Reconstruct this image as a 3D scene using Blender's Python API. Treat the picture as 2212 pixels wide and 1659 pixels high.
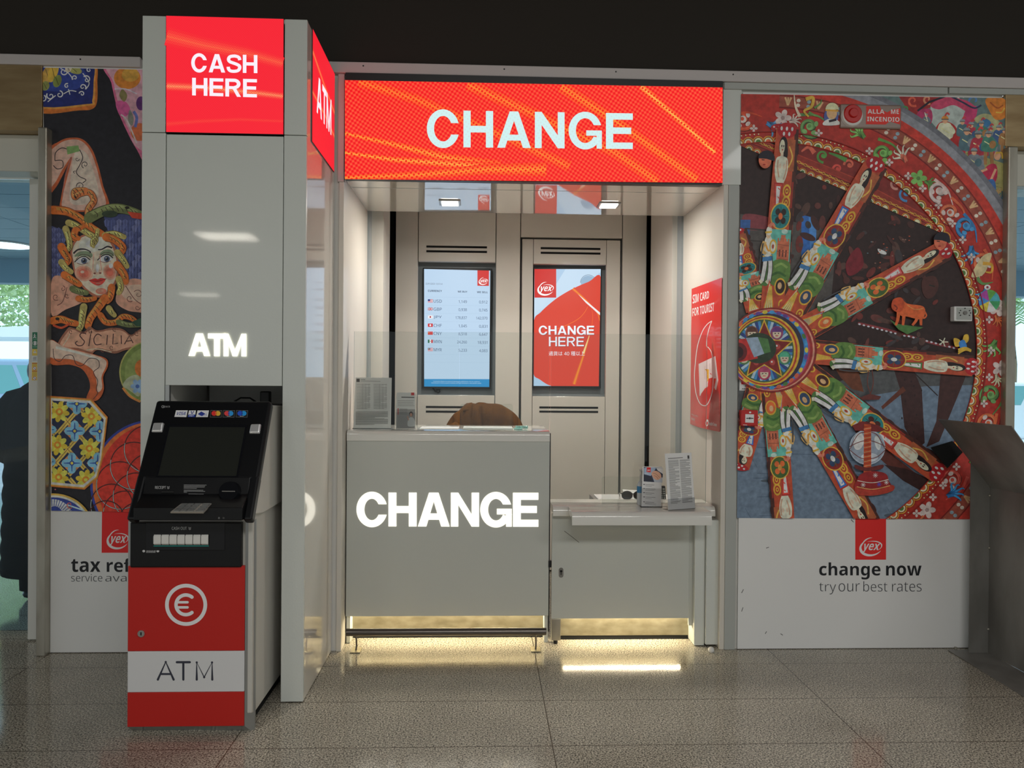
import bpy, bmesh, math, random
from math import sin, cos, pi, radians, hypot, atan2
from mathutils import Vector, Matrix
from mathutils.geometry import tessellate_polygon

for o in list(bpy.data.objects): bpy.data.objects.remove(o)
S = bpy.context.scene
COL = S.collection
rnd = random.Random(7)

# ------------------------------------------------------------------ camera
FPX, YAW, PITCH, ROLL = 1661.0, .038, .006, .008
CAMP = Vector((0, -3.958, 1.4))
Fw = Vector((sin(YAW)*cos(PITCH), cos(YAW)*cos(PITCH), -sin(PITCH)))
R0 = Vector((cos(YAW), -sin(YAW), 0)); U0 = R0.cross(Fw)
Rt = R0*cos(ROLL) + U0*sin(ROLL); Up = U0*cos(ROLL) - R0*sin(ROLL)
cam = bpy.data.cameras.new('camera'); camo = bpy.data.objects.new('camera', cam); COL.objects.link(camo)
cam.sensor_width = 36; cam.lens = 36*FPX/2212; cam.clip_start = .05; cam.clip_end = 300
camo.matrix_world = Matrix(((Rt.x, Up.x, -Fw.x, CAMP.x), (Rt.y, Up.y, -Fw.y, CAMP.y), (Rt.z, Up.z, -Fw.z, CAMP.z), (0, 0, 0, 1)))
S.camera = camo

def ray(u, v): return Fw + Rt*((u-1106)/FPX) - Up*((v-829.5)/FPX)
def on(u, v, P, N):
    d = ray(u, v); return CAMP + d*((P-CAMP).dot(N)/d.dot(N))
def at(u, v, Y=0.0):
    d = ray(u, v); return CAMP + d*((Y-CAMP.y)/d.y)
def atx(u, v, X):
    d = ray(u, v); return CAMP + d*(X/d.x)
def PX(u, v, Y=0.0): return at(u, v, Y).x
def PZ(u, v, Y=0.0): return at(u, v, Y).z

# ------------------------------------------------------------------ view, world, lights
S.cycles.transparent_max_bounces = 32
S.view_settings.view_transform = 'Standard'; S.view_settings.look = 'None'
S.view_settings.exposure = 0.0; S.view_settings.gamma = 1.0; S.view_settings.use_curve_mapping = False
w = bpy.data.worlds.new('world'); S.world = w; w.use_nodes = True
nt = w.node_tree; nt.nodes.clear()
wo = nt.nodes.new('ShaderNodeOutputWorld'); bg = nt.nodes.new('ShaderNodeBackground')
tc = nt.nodes.new('ShaderNodeTexCoord'); sp = nt.nodes.new('ShaderNodeSeparateXYZ')
mr = nt.nodes.new('ShaderNodeMapRange'); mr.inputs[1].default_value = -.05; mr.inputs[2].default_value = .12
mx = nt.nodes.new('ShaderNodeMix'); mx.data_type = 'RGBA'
mx.inputs[6].default_value = (.40, .43, .435, 1)      # the rest of the hall
mx.inputs[7].default_value = (1.7, 1.9, 2.0, 1)     # open sky outside the doors
L = nt.links.new
L(tc.outputs['Generated'], sp.inputs[0]); L(sp.outputs[1], mr.inputs[0]); L(mr.outputs[0], mx.inputs[0])
L(mx.outputs[2], bg.inputs[0]); L(bg.outputs[0], wo.inputs[0])

def area(name, loc, sx, sy, power, col=(1, 1, 1), rot=(0, 0, 0), spread=None):
    l = bpy.data.lights.new(name, 'AREA'); l.shape = 'RECTANGLE'; l.size = sx; l.size_y = sy; l.energy = power; l.color = col
    if spread: l.spread = spread
    o = bpy.data.objects.new(name, l); o.location = loc; o.rotation_euler = rot; COL.objects.link(o); return o
# lamps of the hall ceiling behind and above the camera
area('hall_lamp', (-5.3, -13.4, 4.3), 1.1, .8, 120, (1, .93, .8))
area('hall_lamp', (-5.7, -13.0, 3.05), .7, .5, 30, (1, .93, .8))
area('hall_lamp', (.6, -6.2, 4.4), 3.2, 1.2, 150, (1, .985, .95))
area('hall_lamp', (4.5, -6.2, 4.4), 2.5, 1.2, 100, (1, .99, .97))
sun = bpy.data.lights.new('sun', 'SUN'); sun.energy = 4.5; sun.angle = .01; sun.color = (1, .96, .88)
suno = bpy.data.objects.new('sun', sun); suno.rotation_euler = (radians(42), 0, radians(-20)); COL.objects.link(suno)

# ------------------------------------------------------------------ materials
def lin(c):
    r = []
    for x in c[:3]:
        x = x/255.0
        r.append(x/12.92 if x <= .04045 else ((x+.055)/1.055)**2.4)
    return tuple(r)
M = {}
def mat(name, c, rough=.5, metal=0, coat=0, spec=.5, emit=None, es=1.0):
    m = bpy.data.materials.new(name); m.use_nodes = True
    b = m.node_tree.nodes['Principled BSDF']
    b.inputs['Base Color'].default_value = (*lin(c), 1); b.inputs['Roughness'].default_value = rough
    b.inputs['Metallic'].default_value = metal; b.inputs['Coat Weight'].default_value = coat
    b.inputs['Coat Roughness'].default_value = .04; b.inputs['Specular IOR Level'].default_value = spec
    if emit: b.inputs['Emission Color'].default_value = (*lin(emit), 1); b.inputs['Emission Strength'].default_value = es
    M[name] = m; return m
def nodes(m): return m.node_tree.nodes, m.node_tree.links.new, m.node_tree.nodes['Principled BSDF']
def bumpy(m, scale, strength, dist=.002):
    n, l, b = nodes(m)
    t = n.new('ShaderNodeTexCoord'); z = n.new('ShaderNodeTexNoise'); z.inputs['Scale'].default_value = scale; z.inputs['Detail'].default_value = 2
    bp = n.new('ShaderNodeBump'); bp.inputs['Strength'].default_value = strength; bp.inputs['Distance'].default_value = dist
    l(t.outputs['Object'], z.inputs['Vector']); l(z.outputs['Fac'], bp.inputs['Height']); l(bp.outputs['Normal'], b.inputs['Normal'])
def streak(m, c2, scale, vec, lo=.35, hi=.65):
    n, l, b = nodes(m)
    c1 = tuple(b.inputs['Base Color'].default_value)
    t = n.new('ShaderNodeTexCoord'); mp = n.new('ShaderNodeMapping'); mp.inputs['Scale'].default_value = vec
    z = n.new('ShaderNodeTexNoise'); z.inputs['Scale'].default_value = scale; z.inputs['Detail'].default_value = 5
    r = n.new('ShaderNodeMapRange'); r.inputs[1].default_value = lo; r.inputs[2].default_value = hi
    x = n.new('ShaderNodeMix'); x.data_type = 'RGBA'; x.inputs[6].default_value = c1; x.inputs[7].default_value = (*lin(c2), 1)
    l(t.outputs['Object'], mp.inputs[0]); l(mp.outputs[0], z.inputs['Vector']); l(z.outputs['Fac'], r.inputs[0]); l(r.outputs[0], x.inputs[0]); l(x.outputs[2], b.inputs['Base Color'])

mat('white_panel', (218, 222, 216), .30, coat=.3); bumpy(M['white_panel'], 120, .12, .003)
mat('white_mirror', (226, 222, 212), .09, coat=.6)
mat('soffit_gloss', (214, 208, 196), .04, coat=1.0, spec=.9)
mat('white_matte', (228, 226, 220), .55)
mat('white_board', (240, 240, 238), .5)
mat('cream', (222, 216, 205), .4, coat=.2)
mat('grey_edge', (150, 158, 160), .4)
mat('counter_white', (232, 230, 222), .16, coat=.8)
mat('counter_front', (203, 206, 199), .3, coat=.25)
mat('black_wall', (58, 54, 50), .95, spec=.1)
mat('black_gap', (12, 12, 12), .9)
mat('trim_white', (206, 198, 196), .45)
mat('steel', (188, 184, 172), .38, metal=.6); streak(M['steel'], (160, 154, 140), 5, (2, 2, .6))
mat('dark_steel', (150, 148, 143), .5, metal=.4); streak(M['dark_steel'], (126, 124, 119), 4, (1.5, 1.5, .7))
mat('brass_steel', (184, 160, 120), .36, metal=.6); streak(M['brass_steel'], (158, 132, 94), 5, (.6, 1, 3))
mat('kick_steel', (168, 160, 138), .36, metal=.75); streak(M['kick_steel'], (140, 132, 110), 12, (1, 1, 2))
mat('rail_steel', (108, 101, 95), .28, metal=.8)
mat('chrome', (210, 210, 210), .08, metal=1)
mat('mirror_silver', (225, 225, 225), .25, metal=.55)
mat('alu', (176, 178, 178), .35, metal=.8)
mat('atm_black', (13, 14, 17), .38, spec=.35)
mat('atm_gloss', (24, 25, 29), .12, spec=.4)
mat('atm_red', (202, 34, 26), .45); mat('atm_white', (226, 226, 226), .45)
mat('atm_side', (206, 203, 194), .4)
mat('dark_plastic', (24, 24, 25), .4)
mat('key_metal', (190, 184, 174), .35, metal=.5)
mat('wire_black', (10, 10, 10), .6)
mat('brown_cloth', (108, 68, 22), .8, spec=.15); streak(M['brown_cloth'], (84, 50, 14), 14, (1, 1, 1)); bumpy(M['brown_cloth'], 30, .5, .01)
mat('grey_cloth', (70, 76, 84), .8)
mat('puffer_black', (10, 12, 14), .9, spec=.04)
mat('skin', (190, 140, 112), .6); mat('hair', (26, 20, 16), .6)
mat('green_tape', (126, 168, 112), .7)
mat('frame_grey', (182, 185, 180), .45); mat('stile_white', (222, 222, 216), .4)
mat('door_beige', (208, 206, 194), .45, coat=.1)
mat('panel_blue', (140, 178, 200), .5)
mat('ground', (196, 200, 205), .8)
mat('van_blue', (150, 176, 205), .25, coat=.6); mat('car_white', (220, 228, 235), .25, coat=.6); mat('car_glass', (110, 168, 172), .1); mat('tyre', (24, 24, 24), .8)
mat('canopy_white', (235, 238, 240), .6)
mat('teal_fence', (20, 160, 150), .6)
mat('bark', (128, 110, 84), .9)
mat('leaf', (206, 226, 168), .7); mat('palm_leaf', (140, 178, 104), .7)
mat('paper', (240, 239, 237), .6)
mat('alarm_red', (205, 28, 24), .35, coat=.3)
mat('letter_lit', (255, 250, 235), .5, emit=(255, 251, 236), es=1.12)
mat('strip_lit', (255, 240, 200), .5, emit=(255, 226, 160), es=5)
mat('lamp_lit', (255, 250, 240), .5, emit=(255, 250, 240), es=4)
mat('bottle_plastic', (225, 232, 235), .2); mat('label_blue', (70, 150, 205), .5)
mat('lens_dark', (22, 12, 8), .08, coat=.6)
mat('teal_plastic', (150, 210, 200), .2)

def attr_mat(name, rough, screen=0.0, mottle=0.0, coat=0.0):
    m = mat(name, (128, 128, 128), rough, coat=coat)
    n, l, b = nodes(m)
    a = n.new('ShaderNodeAttribute'); a.attribute_name = 'Col'
    if screen:
        b.inputs['Base Color'].default_value = (.01, .01, .01, 1)
        l(a.outputs['Color'], b.inputs['Emission Color']); b.inputs['Emission Strength'].default_value = screen
    elif mottle:
        t = n.new('ShaderNodeTexCoord'); z = n.new('ShaderNodeTexNoise'); z.inputs['Scale'].default_value = 38; z.inputs['Detail'].default_value = 4
        r = n.new('ShaderNodeMapRange'); r.inputs[1].default_value = .3; r.inputs[2].default_value = .7; r.inputs[3].default_value = 1-mottle; r.inputs[4].default_value = 1+mottle
        v = n.new('ShaderNodeVectorMath'); v.operation = 'SCALE'
        l(t.outputs['Object'], z.inputs['Vector']); l(z.outputs['Fac'], r.inputs[0]); l(a.outputs['Color'], v.inputs[0]); l(r.outputs[0], v.inputs['Scale']); l(v.outputs[0], b.inputs['Base Color'])
    else: l(a.outputs['Color'], b.inputs['Base Color'])
    return m
attr_mat('mural', .5, mottle=.22)
attr_mat('print', .5)
attr_mat('gloss_print', .22, coat=.3)
attr_mat('screen', .4, screen=1.0)

def led_mat(name, pitch, base, spot, spot2, strength):
    """LED matrix: the picture (vertex colours) over a visible grid of diodes"""
    m = mat(name, (10, 10, 10), .6); n, l, b = nodes(m)
    a = n.new('ShaderNodeAttribute'); a.attribute_name = 'Col'
    t = n.new('ShaderNodeTexCoord'); mp = n.new('ShaderNodeMapping'); mp.inputs['Rotation'].default_value = (0, radians(12), 0)
    l(t.outputs['Object'], mp.inputs[0]); s = n.new('ShaderNodeSeparateXYZ'); l(mp.outputs[0], s.inputs[0])
    def mth(op, x, y=None):
        q = n.new('ShaderNodeMath'); q.operation = op
        for i, k in enumerate((x, y)):
            if k is None: continue
            if isinstance(k, (int, float)): q.inputs[i].default_value = k
            else: l(k, q.inputs[i])
        return q.outputs[0]
    hx = mth('ADD', s.outputs[0], s.outputs[1])
    sx = mth('SINE', mth('MULTIPLY', hx, 2*pi/pitch)); sz = mth('SINE', mth('MULTIPLY', s.outputs[2], 2*pi/pitch))
    pr = mth('MULTIPLY', sx, sz)
    r = n.new('ShaderNodeMapRange'); l(pr, r.inputs[0]); r.inputs[1].default_value = .05; r.inputs[2].default_value = .45
    # diode dots only tint the saturated (low-green) part of the picture
    sc = n.new('ShaderNodeSeparateColor'); l(a.outputs['Color'], sc.inputs[0])
    lowb = n.new('ShaderNodeMapRange'); l(sc.outputs[2], lowb.inputs[0]); lowb.inputs[1].default_value = .25; lowb.inputs[2].default_value = .6; lowb.inputs[3].default_value = 1; lowb.inputs[4].default_value = .12
    f = mth('MULTIPLY', r.outputs[0], lowb.outputs[0])
    x = n.new('ShaderNodeMix'); x.data_type = 'RGBA'; l(f, x.inputs[0]); l(a.outputs['Color'], x.inputs[6]); x.inputs[7].default_value = (*lin(spot), 1)
    r2 = n.new('ShaderNodeMapRange'); l(pr, r2.inputs[0]); r2.inputs[1].default_value = -.05; r2.inputs[2].default_value = -.5
    f2 = mth('MULTIPLY', mth('MULTIPLY', r2.outputs[0], lowb.outputs[0]), .36)
    x2 = n.new('ShaderNodeMix'); x2.data_type = 'RGBA'; l(f2, x2.inputs[0]); l(x.outputs[2], x2.inputs[6]); x2.inputs[7].default_value = (*lin(spot2), 1)
    l(x2.outputs[2], b.inputs['Emission Color']); b.inputs['Emission Strength'].default_value = strength
led_mat('led_coarse', .025, None, (240, 12, 16), (255, 128, 60), 1.0)
led_mat('led_fine', .009, None, (244, 22, 44), (250, 60, 60), 1.0)

def glass_mat(name, tint, gl=.55):
    m = bpy.data.materials.new(name); m.use_nodes = True; n = m.node_tree.nodes; l = m.node_tree.links.new; n.clear()
    o = n.new('ShaderNodeOutputMaterial'); t = n.new('ShaderNodeBsdfTransparent'); t.inputs[0].default_value = (*tint, 1)
    g = n.new('ShaderNodeBsdfGlossy'); g.inputs['Roughness'].default_value = .01; g.inputs['Color'].default_value = (gl, gl, gl, 1)
    f = n.new('ShaderNodeFresnel'); f.inputs[0].default_value = 1.5; x = n.new('ShaderNodeMixShader')
    l(f.outputs[0], x.inputs[0]); l(t.outputs[0], x.inputs[1]); l(g.outputs[0], x.inputs[2]); l(x.outputs[0], o.inputs[0]); M[name] = m
glass_mat('glass', (.95, .965, .955)); glass_mat('acrylic', (.94, .94, .94)); glass_mat('door_glass', (.78, .92, 1.0))
mat('glass_edge', (150, 176, 168), .15, coat=.4)

# granite floor: speckle plus joints of 1.225 x 0.43 m slabs
m = mat('granite', (140, 128, 112), .115, spec=.42); n, l, b = nodes(m)
t = n.new('ShaderNodeTexCoord')
v1 = n.new('ShaderNodeTexNoise'); v1.inputs['Scale'].default_value = 150; v1.inputs['Detail'].default_value = 3; v1.inputs['Roughness'].default_value = .65
v2 = n.new('ShaderNodeTexNoise'); v2.inputs['Scale'].default_value = 3; v2.inputs['Detail'].default_value = 3
v3 = n.new('ShaderNodeTexVoronoi'); v3.inputs['Scale'].default_value = 190
for q in (v1, v2, v3): l(t.outputs['Object'], q.inputs['Vector'])
cr = n.new('ShaderNodeValToRGB'); e = cr.color_ramp.elements
e[0].position = .38; e[0].color = (*lin((58, 54, 49)), 1); e[1].position = .60; e[1].color = (*lin((220, 210, 186)), 1)
k = e.new(.46); k.color = (*lin((146, 138, 122)), 1); k = e.new(.53); k.color = (*lin((186, 176, 154)), 1)
l(v1.outputs['Fac'], cr.inputs[0])
mm = n.new('ShaderNodeMix'); mm.data_type = 'RGBA'; mm.blend_type = 'MULTIPLY'; mm.inputs[0].default_value = .25
l(cr.outputs[0], mm.inputs[6]); bwn = n.new('ShaderNodeRGBToBW'); l(v3.outputs['Color'], bwn.inputs[0]); l(bwn.outputs[0], mm.inputs[7])
hs = n.new('ShaderNodeHueSaturation'); hs.inputs['Saturation'].default_value = .8; l(mm.outputs[2], hs.inputs['Color'])
m2 = n.new('ShaderNodeMapRange'); m2.inputs[1].default_value = .3; m2.inputs[2].default_value = .7; m2.inputs[3].default_value = .9; m2.inputs[4].default_value = 1.12
l(v2.outputs['Fac'], m2.inputs[0]); l(m2.outputs[0], hs.inputs['Value'])
s = n.new('ShaderNodeSeparateXYZ'); l(t.outputs['Object'], s.inputs[0])
def joint(out, off, period, width):
    a_ = n.new('ShaderNodeMath'); a_.operation = 'ADD'; a_.inputs[1].default_value = off+100*period; l(out, a_.inputs[0])
    b_ = n.new('ShaderNodeMath'); b_.operation = 'MODULO'; b_.inputs[1].default_value = period; l(a_.outputs[0], b_.inputs[0])
    c_ = n.new('ShaderNodeMath'); c_.operation = 'LESS_THAN'; c_.inputs[1].default_value = width; l(b_.outputs[0], c_.inputs[0]); return c_.outputs[0]
jx = joint(s.outputs[0], -.275, 1.222, .004); jy = joint(s.outputs[1], .205, .416, .004)
mxx = n.new('ShaderNodeMath'); mxx.operation = 'MAXIMUM'; l(jx, mxx.inputs[0]); l(jy, mxx.inputs[1])
jm = n.new('ShaderNodeMix'); jm.data_type = 'RGBA'; l(mxx.outputs[0], jm.inputs[0]); l(hs.outputs[0], jm.inputs[6]); jm.inputs[7].default_value = (*lin((78, 68, 56)), 1)
l(jm.outputs[2], b.inputs['Base Color'])

# ------------------------------------------------------------------ mesh builder
def wloc(o):
    p = Vector((0, 0, 0))
    while o: p += o.location; o = o.parent
    return p
class MB:
    def __init__(s): s.v = []; s.f = []; s.m = []; s.c = []
    def add(s, vs, fs, m=0, c=None):
        b = len(s.v); s.v += [Vector(p) for p in vs]
        for f in fs: s.f.append([b+i for i in f]); s.m.append(m); s.c.append(c)
        return s
    def box(s, x0, x1, y0, y1, z0, z1, m=0, c=None):
        x0, x1 = min(x0, x1), max(x0, x1); y0, y1 = min(y0, y1), max(y0, y1); z0, z1 = min(z0, z1), max(z0, z1)
        return s.add([(x, y, z) for z in (z0, z1) for y in (y0, y1) for x in (x0, x1)],
                     [(0, 2, 3, 1), (4, 5, 7, 6), (0, 1, 5, 4), (2, 6, 7, 3), (0, 4, 6, 2), (1, 3, 7, 5)], m, c)
    def hexa(s, a, b, m=0, c=None):
        """two quads (4 points each, same order) joined into a closed solid"""
        return s.add(list(a)+list(b), [(3, 2, 1, 0), (4, 5, 6, 7), (0, 1, 5, 4), (1, 2, 6, 5), (2, 3, 7, 6), (3, 0, 4, 7)], m, c)
    def slab(s, pts, d, m=0, c=None):
        """polygon extruded by vector d"""
        d = Vector(d); n_ = len(pts); pts = [Vector(p) for p in pts]
        return s.add(pts+[p+d for p in pts], [tuple(range(n_))[::-1], tuple(range(n_, 2*n_))]+[(i, (i+1) % n_, n_+(i+1) % n_, n_+i) for i in range(n_)], m, c)
    def prof(s, yz, x0, x1, m=0): return s.slab([(x0, y, z) for y, z in yz], (x1-x0, 0, 0), m)
    def cyl(s, p0, p1, r, n=20, m=0, r1=None, cap=True):
        p0, p1 = Vector(p0), Vector(p1); r1 = r if r1 is None else r1
        d = (p1-p0).normalized(); a = d.orthogonal().normalized(); b = d.cross(a)
        vs = [p0+(a*cos(2*pi*i/n)+b*sin(2*pi*i/n))*r for i in range(n)]+[p1+(a*cos(2*pi*i/n)+b*sin(2*pi*i/n))*r1 for i in range(n)]
        fs = [(i, (i+1) % n, n+(i+1) % n, n+i) for i in range(n)]
        if cap: fs += [tuple(range(n))[::-1], tuple(range(n, 2*n))]
        return s.add(vs, fs, m)
    def tube(s, pts, r, n=8, m=0, rs=None):
        pts = [Vector(p) for p in pts]; vs = []; a = None
        for i, p in enumerate(pts):
            d = (pts[min(i+1, len(pts)-1)]-pts[max(i-1, 0)]).normalized()
            a = d.orthogonal().normalized() if a is None else (a-d*a.dot(d)).normalized()
            b = d.cross(a); q = rs[i] if rs else r
            vs += [p+(a*cos(2*pi*k/n)+b*sin(2*pi*k/n))*q for k in range(n)]
        fs = [(i*n+k, i*n+(k+1) % n, (i+1)*n+(k+1) % n, (i+1)*n+k) for i in range(len(pts)-1) for k in range(n)]
        fs += [tuple(range(n))[::-1], tuple(range((len(pts)-1)*n, len(pts)*n))]
        return s.add(vs, fs, m)
    def ball(s, c, r, nu=16, nv=10, m=0):
        c = Vector(c); r = (r, r, r) if isinstance(r, (int, float)) else r
        vs = [c+Vector((0, 0, -r[2]))]
        for j in range(1, nv):
            t = -pi/2+pi*j/nv
            vs += [c+Vector((r[0]*cos(t)*cos(2*pi*i/nu), r[1]*cos(t)*sin(2*pi*i/nu), r[2]*sin(t))) for i in range(nu)]
        vs.append(c+Vector((0, 0, r[2]))); e_ = len(vs)-1
        fs = [(0, 1+(i+1) % nu, 1+i) for i in range(nu)]
        for j in range(nv-2): fs += [(1+j*nu+i, 1+j*nu+(i+1) % nu, 1+(j+1)*nu+(i+1) % nu, 1+(j+1)*nu+i) for i in range(nu)]
        fs += [(e_, 1+(nv-2)*nu+i, 1+(nv-2)*nu+(i+1) % nu) for i in range(nu)]
        return s.add(vs, fs, m)
    def lathe(s, c, prof, n=24, m=0):
        c = Vector(c); vs = [c+Vector((r*cos(2*pi*i/n), r*sin(2*pi*i/n), z)) for r, z in prof for i in range(n)]
        fs = [(j*n+i, j*n+(i+1) % n, (j+1)*n+(i+1) % n, (j+1)*n+i) for j in range(len(prof)-1) for i in range(n)]
        fs += [tuple(range(n))[::-1], tuple(range((len(prof)-1)*n, len(prof)*n))]
        return s.add(vs, fs, m)
    def build(s, name, mats, parent=None, bevel=0, smooth=0, seg=2, recalc=True):
        me = bpy.data.meshes.new(name); o = bpy.data.objects.new(name, me); COL.objects.link(o)
        off = wloc(parent) if parent else Vector((0, 0, 0))
        me.from_pydata([tuple(p-off) for p in s.v], [], s.f)
        for q in (mats if isinstance(mats, (list, tuple)) else [mats]): me.materials.append(M[q])
        me.polygons.foreach_set('material_index', s.m)
        if any(c is not None for c in s.c):
            ca = me.color_attributes.new('Col', 'FLOAT_COLOR', 'CORNER'); i = 0; buf = []
            for f, c in zip(s.f, s.c):
                buf += [*(c or (.5, .5, .5)), 1.0]*len(f)
            ca.data.foreach_set('color', buf)
        elif recalc:
            bm = bmesh.new(); bm.from_mesh(me); bmesh.ops.recalc_face_normals(bm, faces=bm.faces); bm.to_mesh(me); bm.free()
        me.update()
        if smooth:
            me.polygons.foreach_set('use_smooth', [True]*len(me.polygons))
            try: me.set_sharp_from_angle(angle=radians(smooth))
            except Exception: pass
        if bevel:
            md = o.modifiers.new('bevel', 'BEVEL'); md.width = bevel; md.segments = seg; md.limit_method = 'ANGLE'; md.angle_limit = radians(40)
            if not smooth: me.polygons.foreach_set('use_smooth', [False]*len(me.polygons))
        if parent: o.parent = parent
        return o
def thing(name, loc, label, cat, group=None):
    o = bpy.data.objects.new(name, None); COL.objects.link(o); o.location = loc; o.empty_display_size = .1
    o['label'] = label; o['category'] = cat
    if group: o['group'] = group
    return o
def tag(o, label, cat, group=None):
    o['label'] = label; o['category'] = cat
    if group: o['group'] = group
    return o
def struct(o, label=None):
    o['kind'] = 'structure'
    if label: o['label'] = label
    return o

# ------------------------------------------------------------------ flat art and lettering
_tx = {}
def sans(s, bold):
    r = ''
    for ch in s:
        if 'A' <= ch <= 'Z': r += chr((0x1D5D4 if bold else 0x1D5A0)+ord(ch)-65)
        elif 'a' <= ch <= 'z': r += chr((0x1D5EE if bold else 0x1D5BA)+ord(ch)-97)
        elif '0' <= ch <= '9': r += chr((0x1D7EC if bold else 0x1D7E2)+ord(ch)-48)
        else: r += ch
    return r
def glyphs(s, bold=0.0, res=6):
    s = sans(s, bold >= .02); bold = min(bold, 0)
    res = 4 if len(s) < 12 else 2
    k = (s, bold, res)
    if k not in _tx:
        c = bpy.data.curves.new('t', 'FONT'); c.body = s; c.offset = bold; c.resolution_u = res
        o = bpy.data.objects.new('t', c)
        me = bpy.data.meshes.new_from_object(o)
        vs = [(v.co.x, v.co.y) for v in me.vertices]; fs = [tuple(p.vertices) for p in me.polygons]
        bpy.data.objects.remove(o); bpy.data.curves.remove(c); bpy.data.meshes.remove(me)
        xs = [p[0] for p in vs]; ys = [p[1] for p in vs]
        _tx[k] = (vs, fs, min(xs), max(xs), min(ys), max(ys))
    return _tx[k]
class Art(MB):
    """layers of flat colour on a plane; points are read off the photograph and set on that plane at real size"""
    EPS = 8e-6
    def __init__(s, P, N=(0, -1, 0), gain=1.0, m=0):
        super().__init__(); s.P = Vector(P); s.N = Vector(N).normalized(); s.k = 1; s.gain = gain; s.mi = m; s.o = (0, 0, 1.0); s.hold = False
    def to(s, ox, oy, sc): s.o = (ox, oy, sc); return s
    def col(s, c):
        return tuple(min(.92, x*s.gain) for x in lin(c)) if s.gain != 1 else lin(c)
    def pt(s, p, k=None):
        u = s.o[0]+p[0]*s.o[2]; v = s.o[1]+p[1]*s.o[2]
        return on(u, v, s.P+s.N*(s.EPS*(s.k if k is None else k)), s.N)
    clip = None
    def faces(s, P2, F, c):
        """put 2-D faces on the plane, cut to the convex clip outline if one is set"""
        if not s.hold: s.k += 1
        if s.clip:
            V, G = [], []; K = [((x-s.o[0])/s.o[2], (y-s.o[1])/s.o[2]) for x, y in s.clip]
            for f in F:
                q = [tuple(P2[i]) for i in f]
                for (x0, y0), (x1, y1) in zip(K, K[1:]+K[:1]):
                    r = []
                    for j in range(len(q)):
                        p, n_ = q[j], q[(j+1) % len(q)]
                        d0 = (x1-x0)*(p[1]-y0)-(y1-y0)*(p[0]-x0); d1 = (x1-x0)*(n_[1]-y0)-(y1-y0)*(n_[0]-x0)
                        if d0 >= 0: r.append(p)
                        if (d0 >= 0) != (d1 >= 0): t = d0/(d0-d1); r.append((p[0]+(n_[0]-p[0])*t, p[1]+(n_[1]-p[1])*t))
                    q = r
                    if len(q) < 3: break
                if len(q) >= 3: G.append(tuple(range(len(V), len(V)+len(q)))); V += q
            P2, F = V, G
        W = [s.pt(p) for p in P2]; O = []
        for f in F:
            n_ = Vector((0, 0, 0))
            for j in range(1, len(f)-1): n_ += (W[f[j]]-W[f[0]]).cross(W[f[j+1]]-W[f[0]])
            O.append(f if n_.dot(s.N) > 0 else tuple(f)[::-1])
        s.add(W, O, s.mi, s.col(c)); return s
    def poly(s, pts, c):
        return s.faces(pts, [tuple(t) for t in tessellate_polygon([[Vector((p[0], p[1], 0)) for p in pts]])], c)
    def rect(s, x0, y0, x1, y1, c): return s.poly([(x0, y0), (x1, y0), (x1, y1), (x0, y1)], c)
    def ell(s, cx, cy, rx, ry, c, rot=0, n=28, a0=0, a1=2*pi):
        full = abs(a1-a0-2*pi) < 1e-6; pts = []
        for i in range(n if full else n+1):
            t = a0+(a1-a0)*i/n; x = rx*cos(t); y = ry*sin(t)
            pts.append((cx+x*cos(rot)-y*sin(rot), cy+x*sin(rot)+y*cos(rot)))
        return s.poly(pts, c)
    def arc(s, cx, cy, r0, r1, a0, a1, c, n=24):
        P_ = [(cx+r1*cos(a0+(a1-a0)*i/n), cy+r1*sin(a0+(a1-a0)*i/n)) for i in range(n+1)]
        Q_ = [(cx+r0*cos(a0+(a1-a0)*i/n), cy+r0*sin(a0+(a1-a0)*i/n)) for i in range(n+1)]
        return s.faces(P_+Q_, [(i, i+1, n+2+i, n+1+i) for i in range(n)], c)
    def line(s, pts, wd, c, w1=None):
        """a brush stroke; width may taper from wd to w1"""
        n_ = len(pts); l_, r_ = [], []
        for i, p in enumerate(pts):
            a = pts[max(i-1, 0)]; b = pts[min(i+1, n_-1)]; dx, dy = b[0]-a[0], b[1]-a[1]; q = hypot(dx, dy) or 1
            h = (wd+((wd if w1 is None else w1)-wd)*i/max(1, n_-1))/2
            l_.append((p[0]-dy/q*h, p[1]+dx/q*h)); r_.append((p[0]+dy/q*h, p[1]-dx/q*h))
        return s.faces(l_+r_, [(i, i+1, n_+i+1, n_+i) for i in range(n_-1)], c)
    def curve(s, pts, wd, c, w1=None, n=6): return s.line(smooth_pts(pts, n), wd, c, w1)
    def blob(s, pts, c, n=5): return s.poly(smooth_pts(list(pts)+[pts[0]], n, True)[:-1], c)
    def curl(s, cx, cy, r, a0, turns, wd, c, w1=None):
        n_ = int(abs(turns)*18)+4
        return s.line([(cx+r*(1-i/n_*.85)*cos(a0+turns*2*pi*i/n_), cy+r*(1-i/n_*.85)*sin(a0+turns*2*pi*i/n_)) for i in range(n_+1)], wd, c, w1 if w1 is not None else wd*.6)
    def text(s, t, box, c, bold=0.0, quad=None, shear=0, res=6):
        vs, fs, a, b, d, e_ = glyphs(t, bold, res)
        q = quad or [(box[0], box[1]), (box[2], box[1]), (box[2], box[3]), (box[0], box[3])]
        P2 = []
        for x, y in vs:
            u = (x-a)/(b-a); v = (e_-y)/(e_-d); u += shear*(.5-v)
            P2.append([(q[0][i]*(1-u)+q[1][i]*u)*(1-v)+(q[3][i]*(1-u)+q[2][i]*u)*v for i in (0, 1)])
        return s.faces(P2, fs, c)
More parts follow.
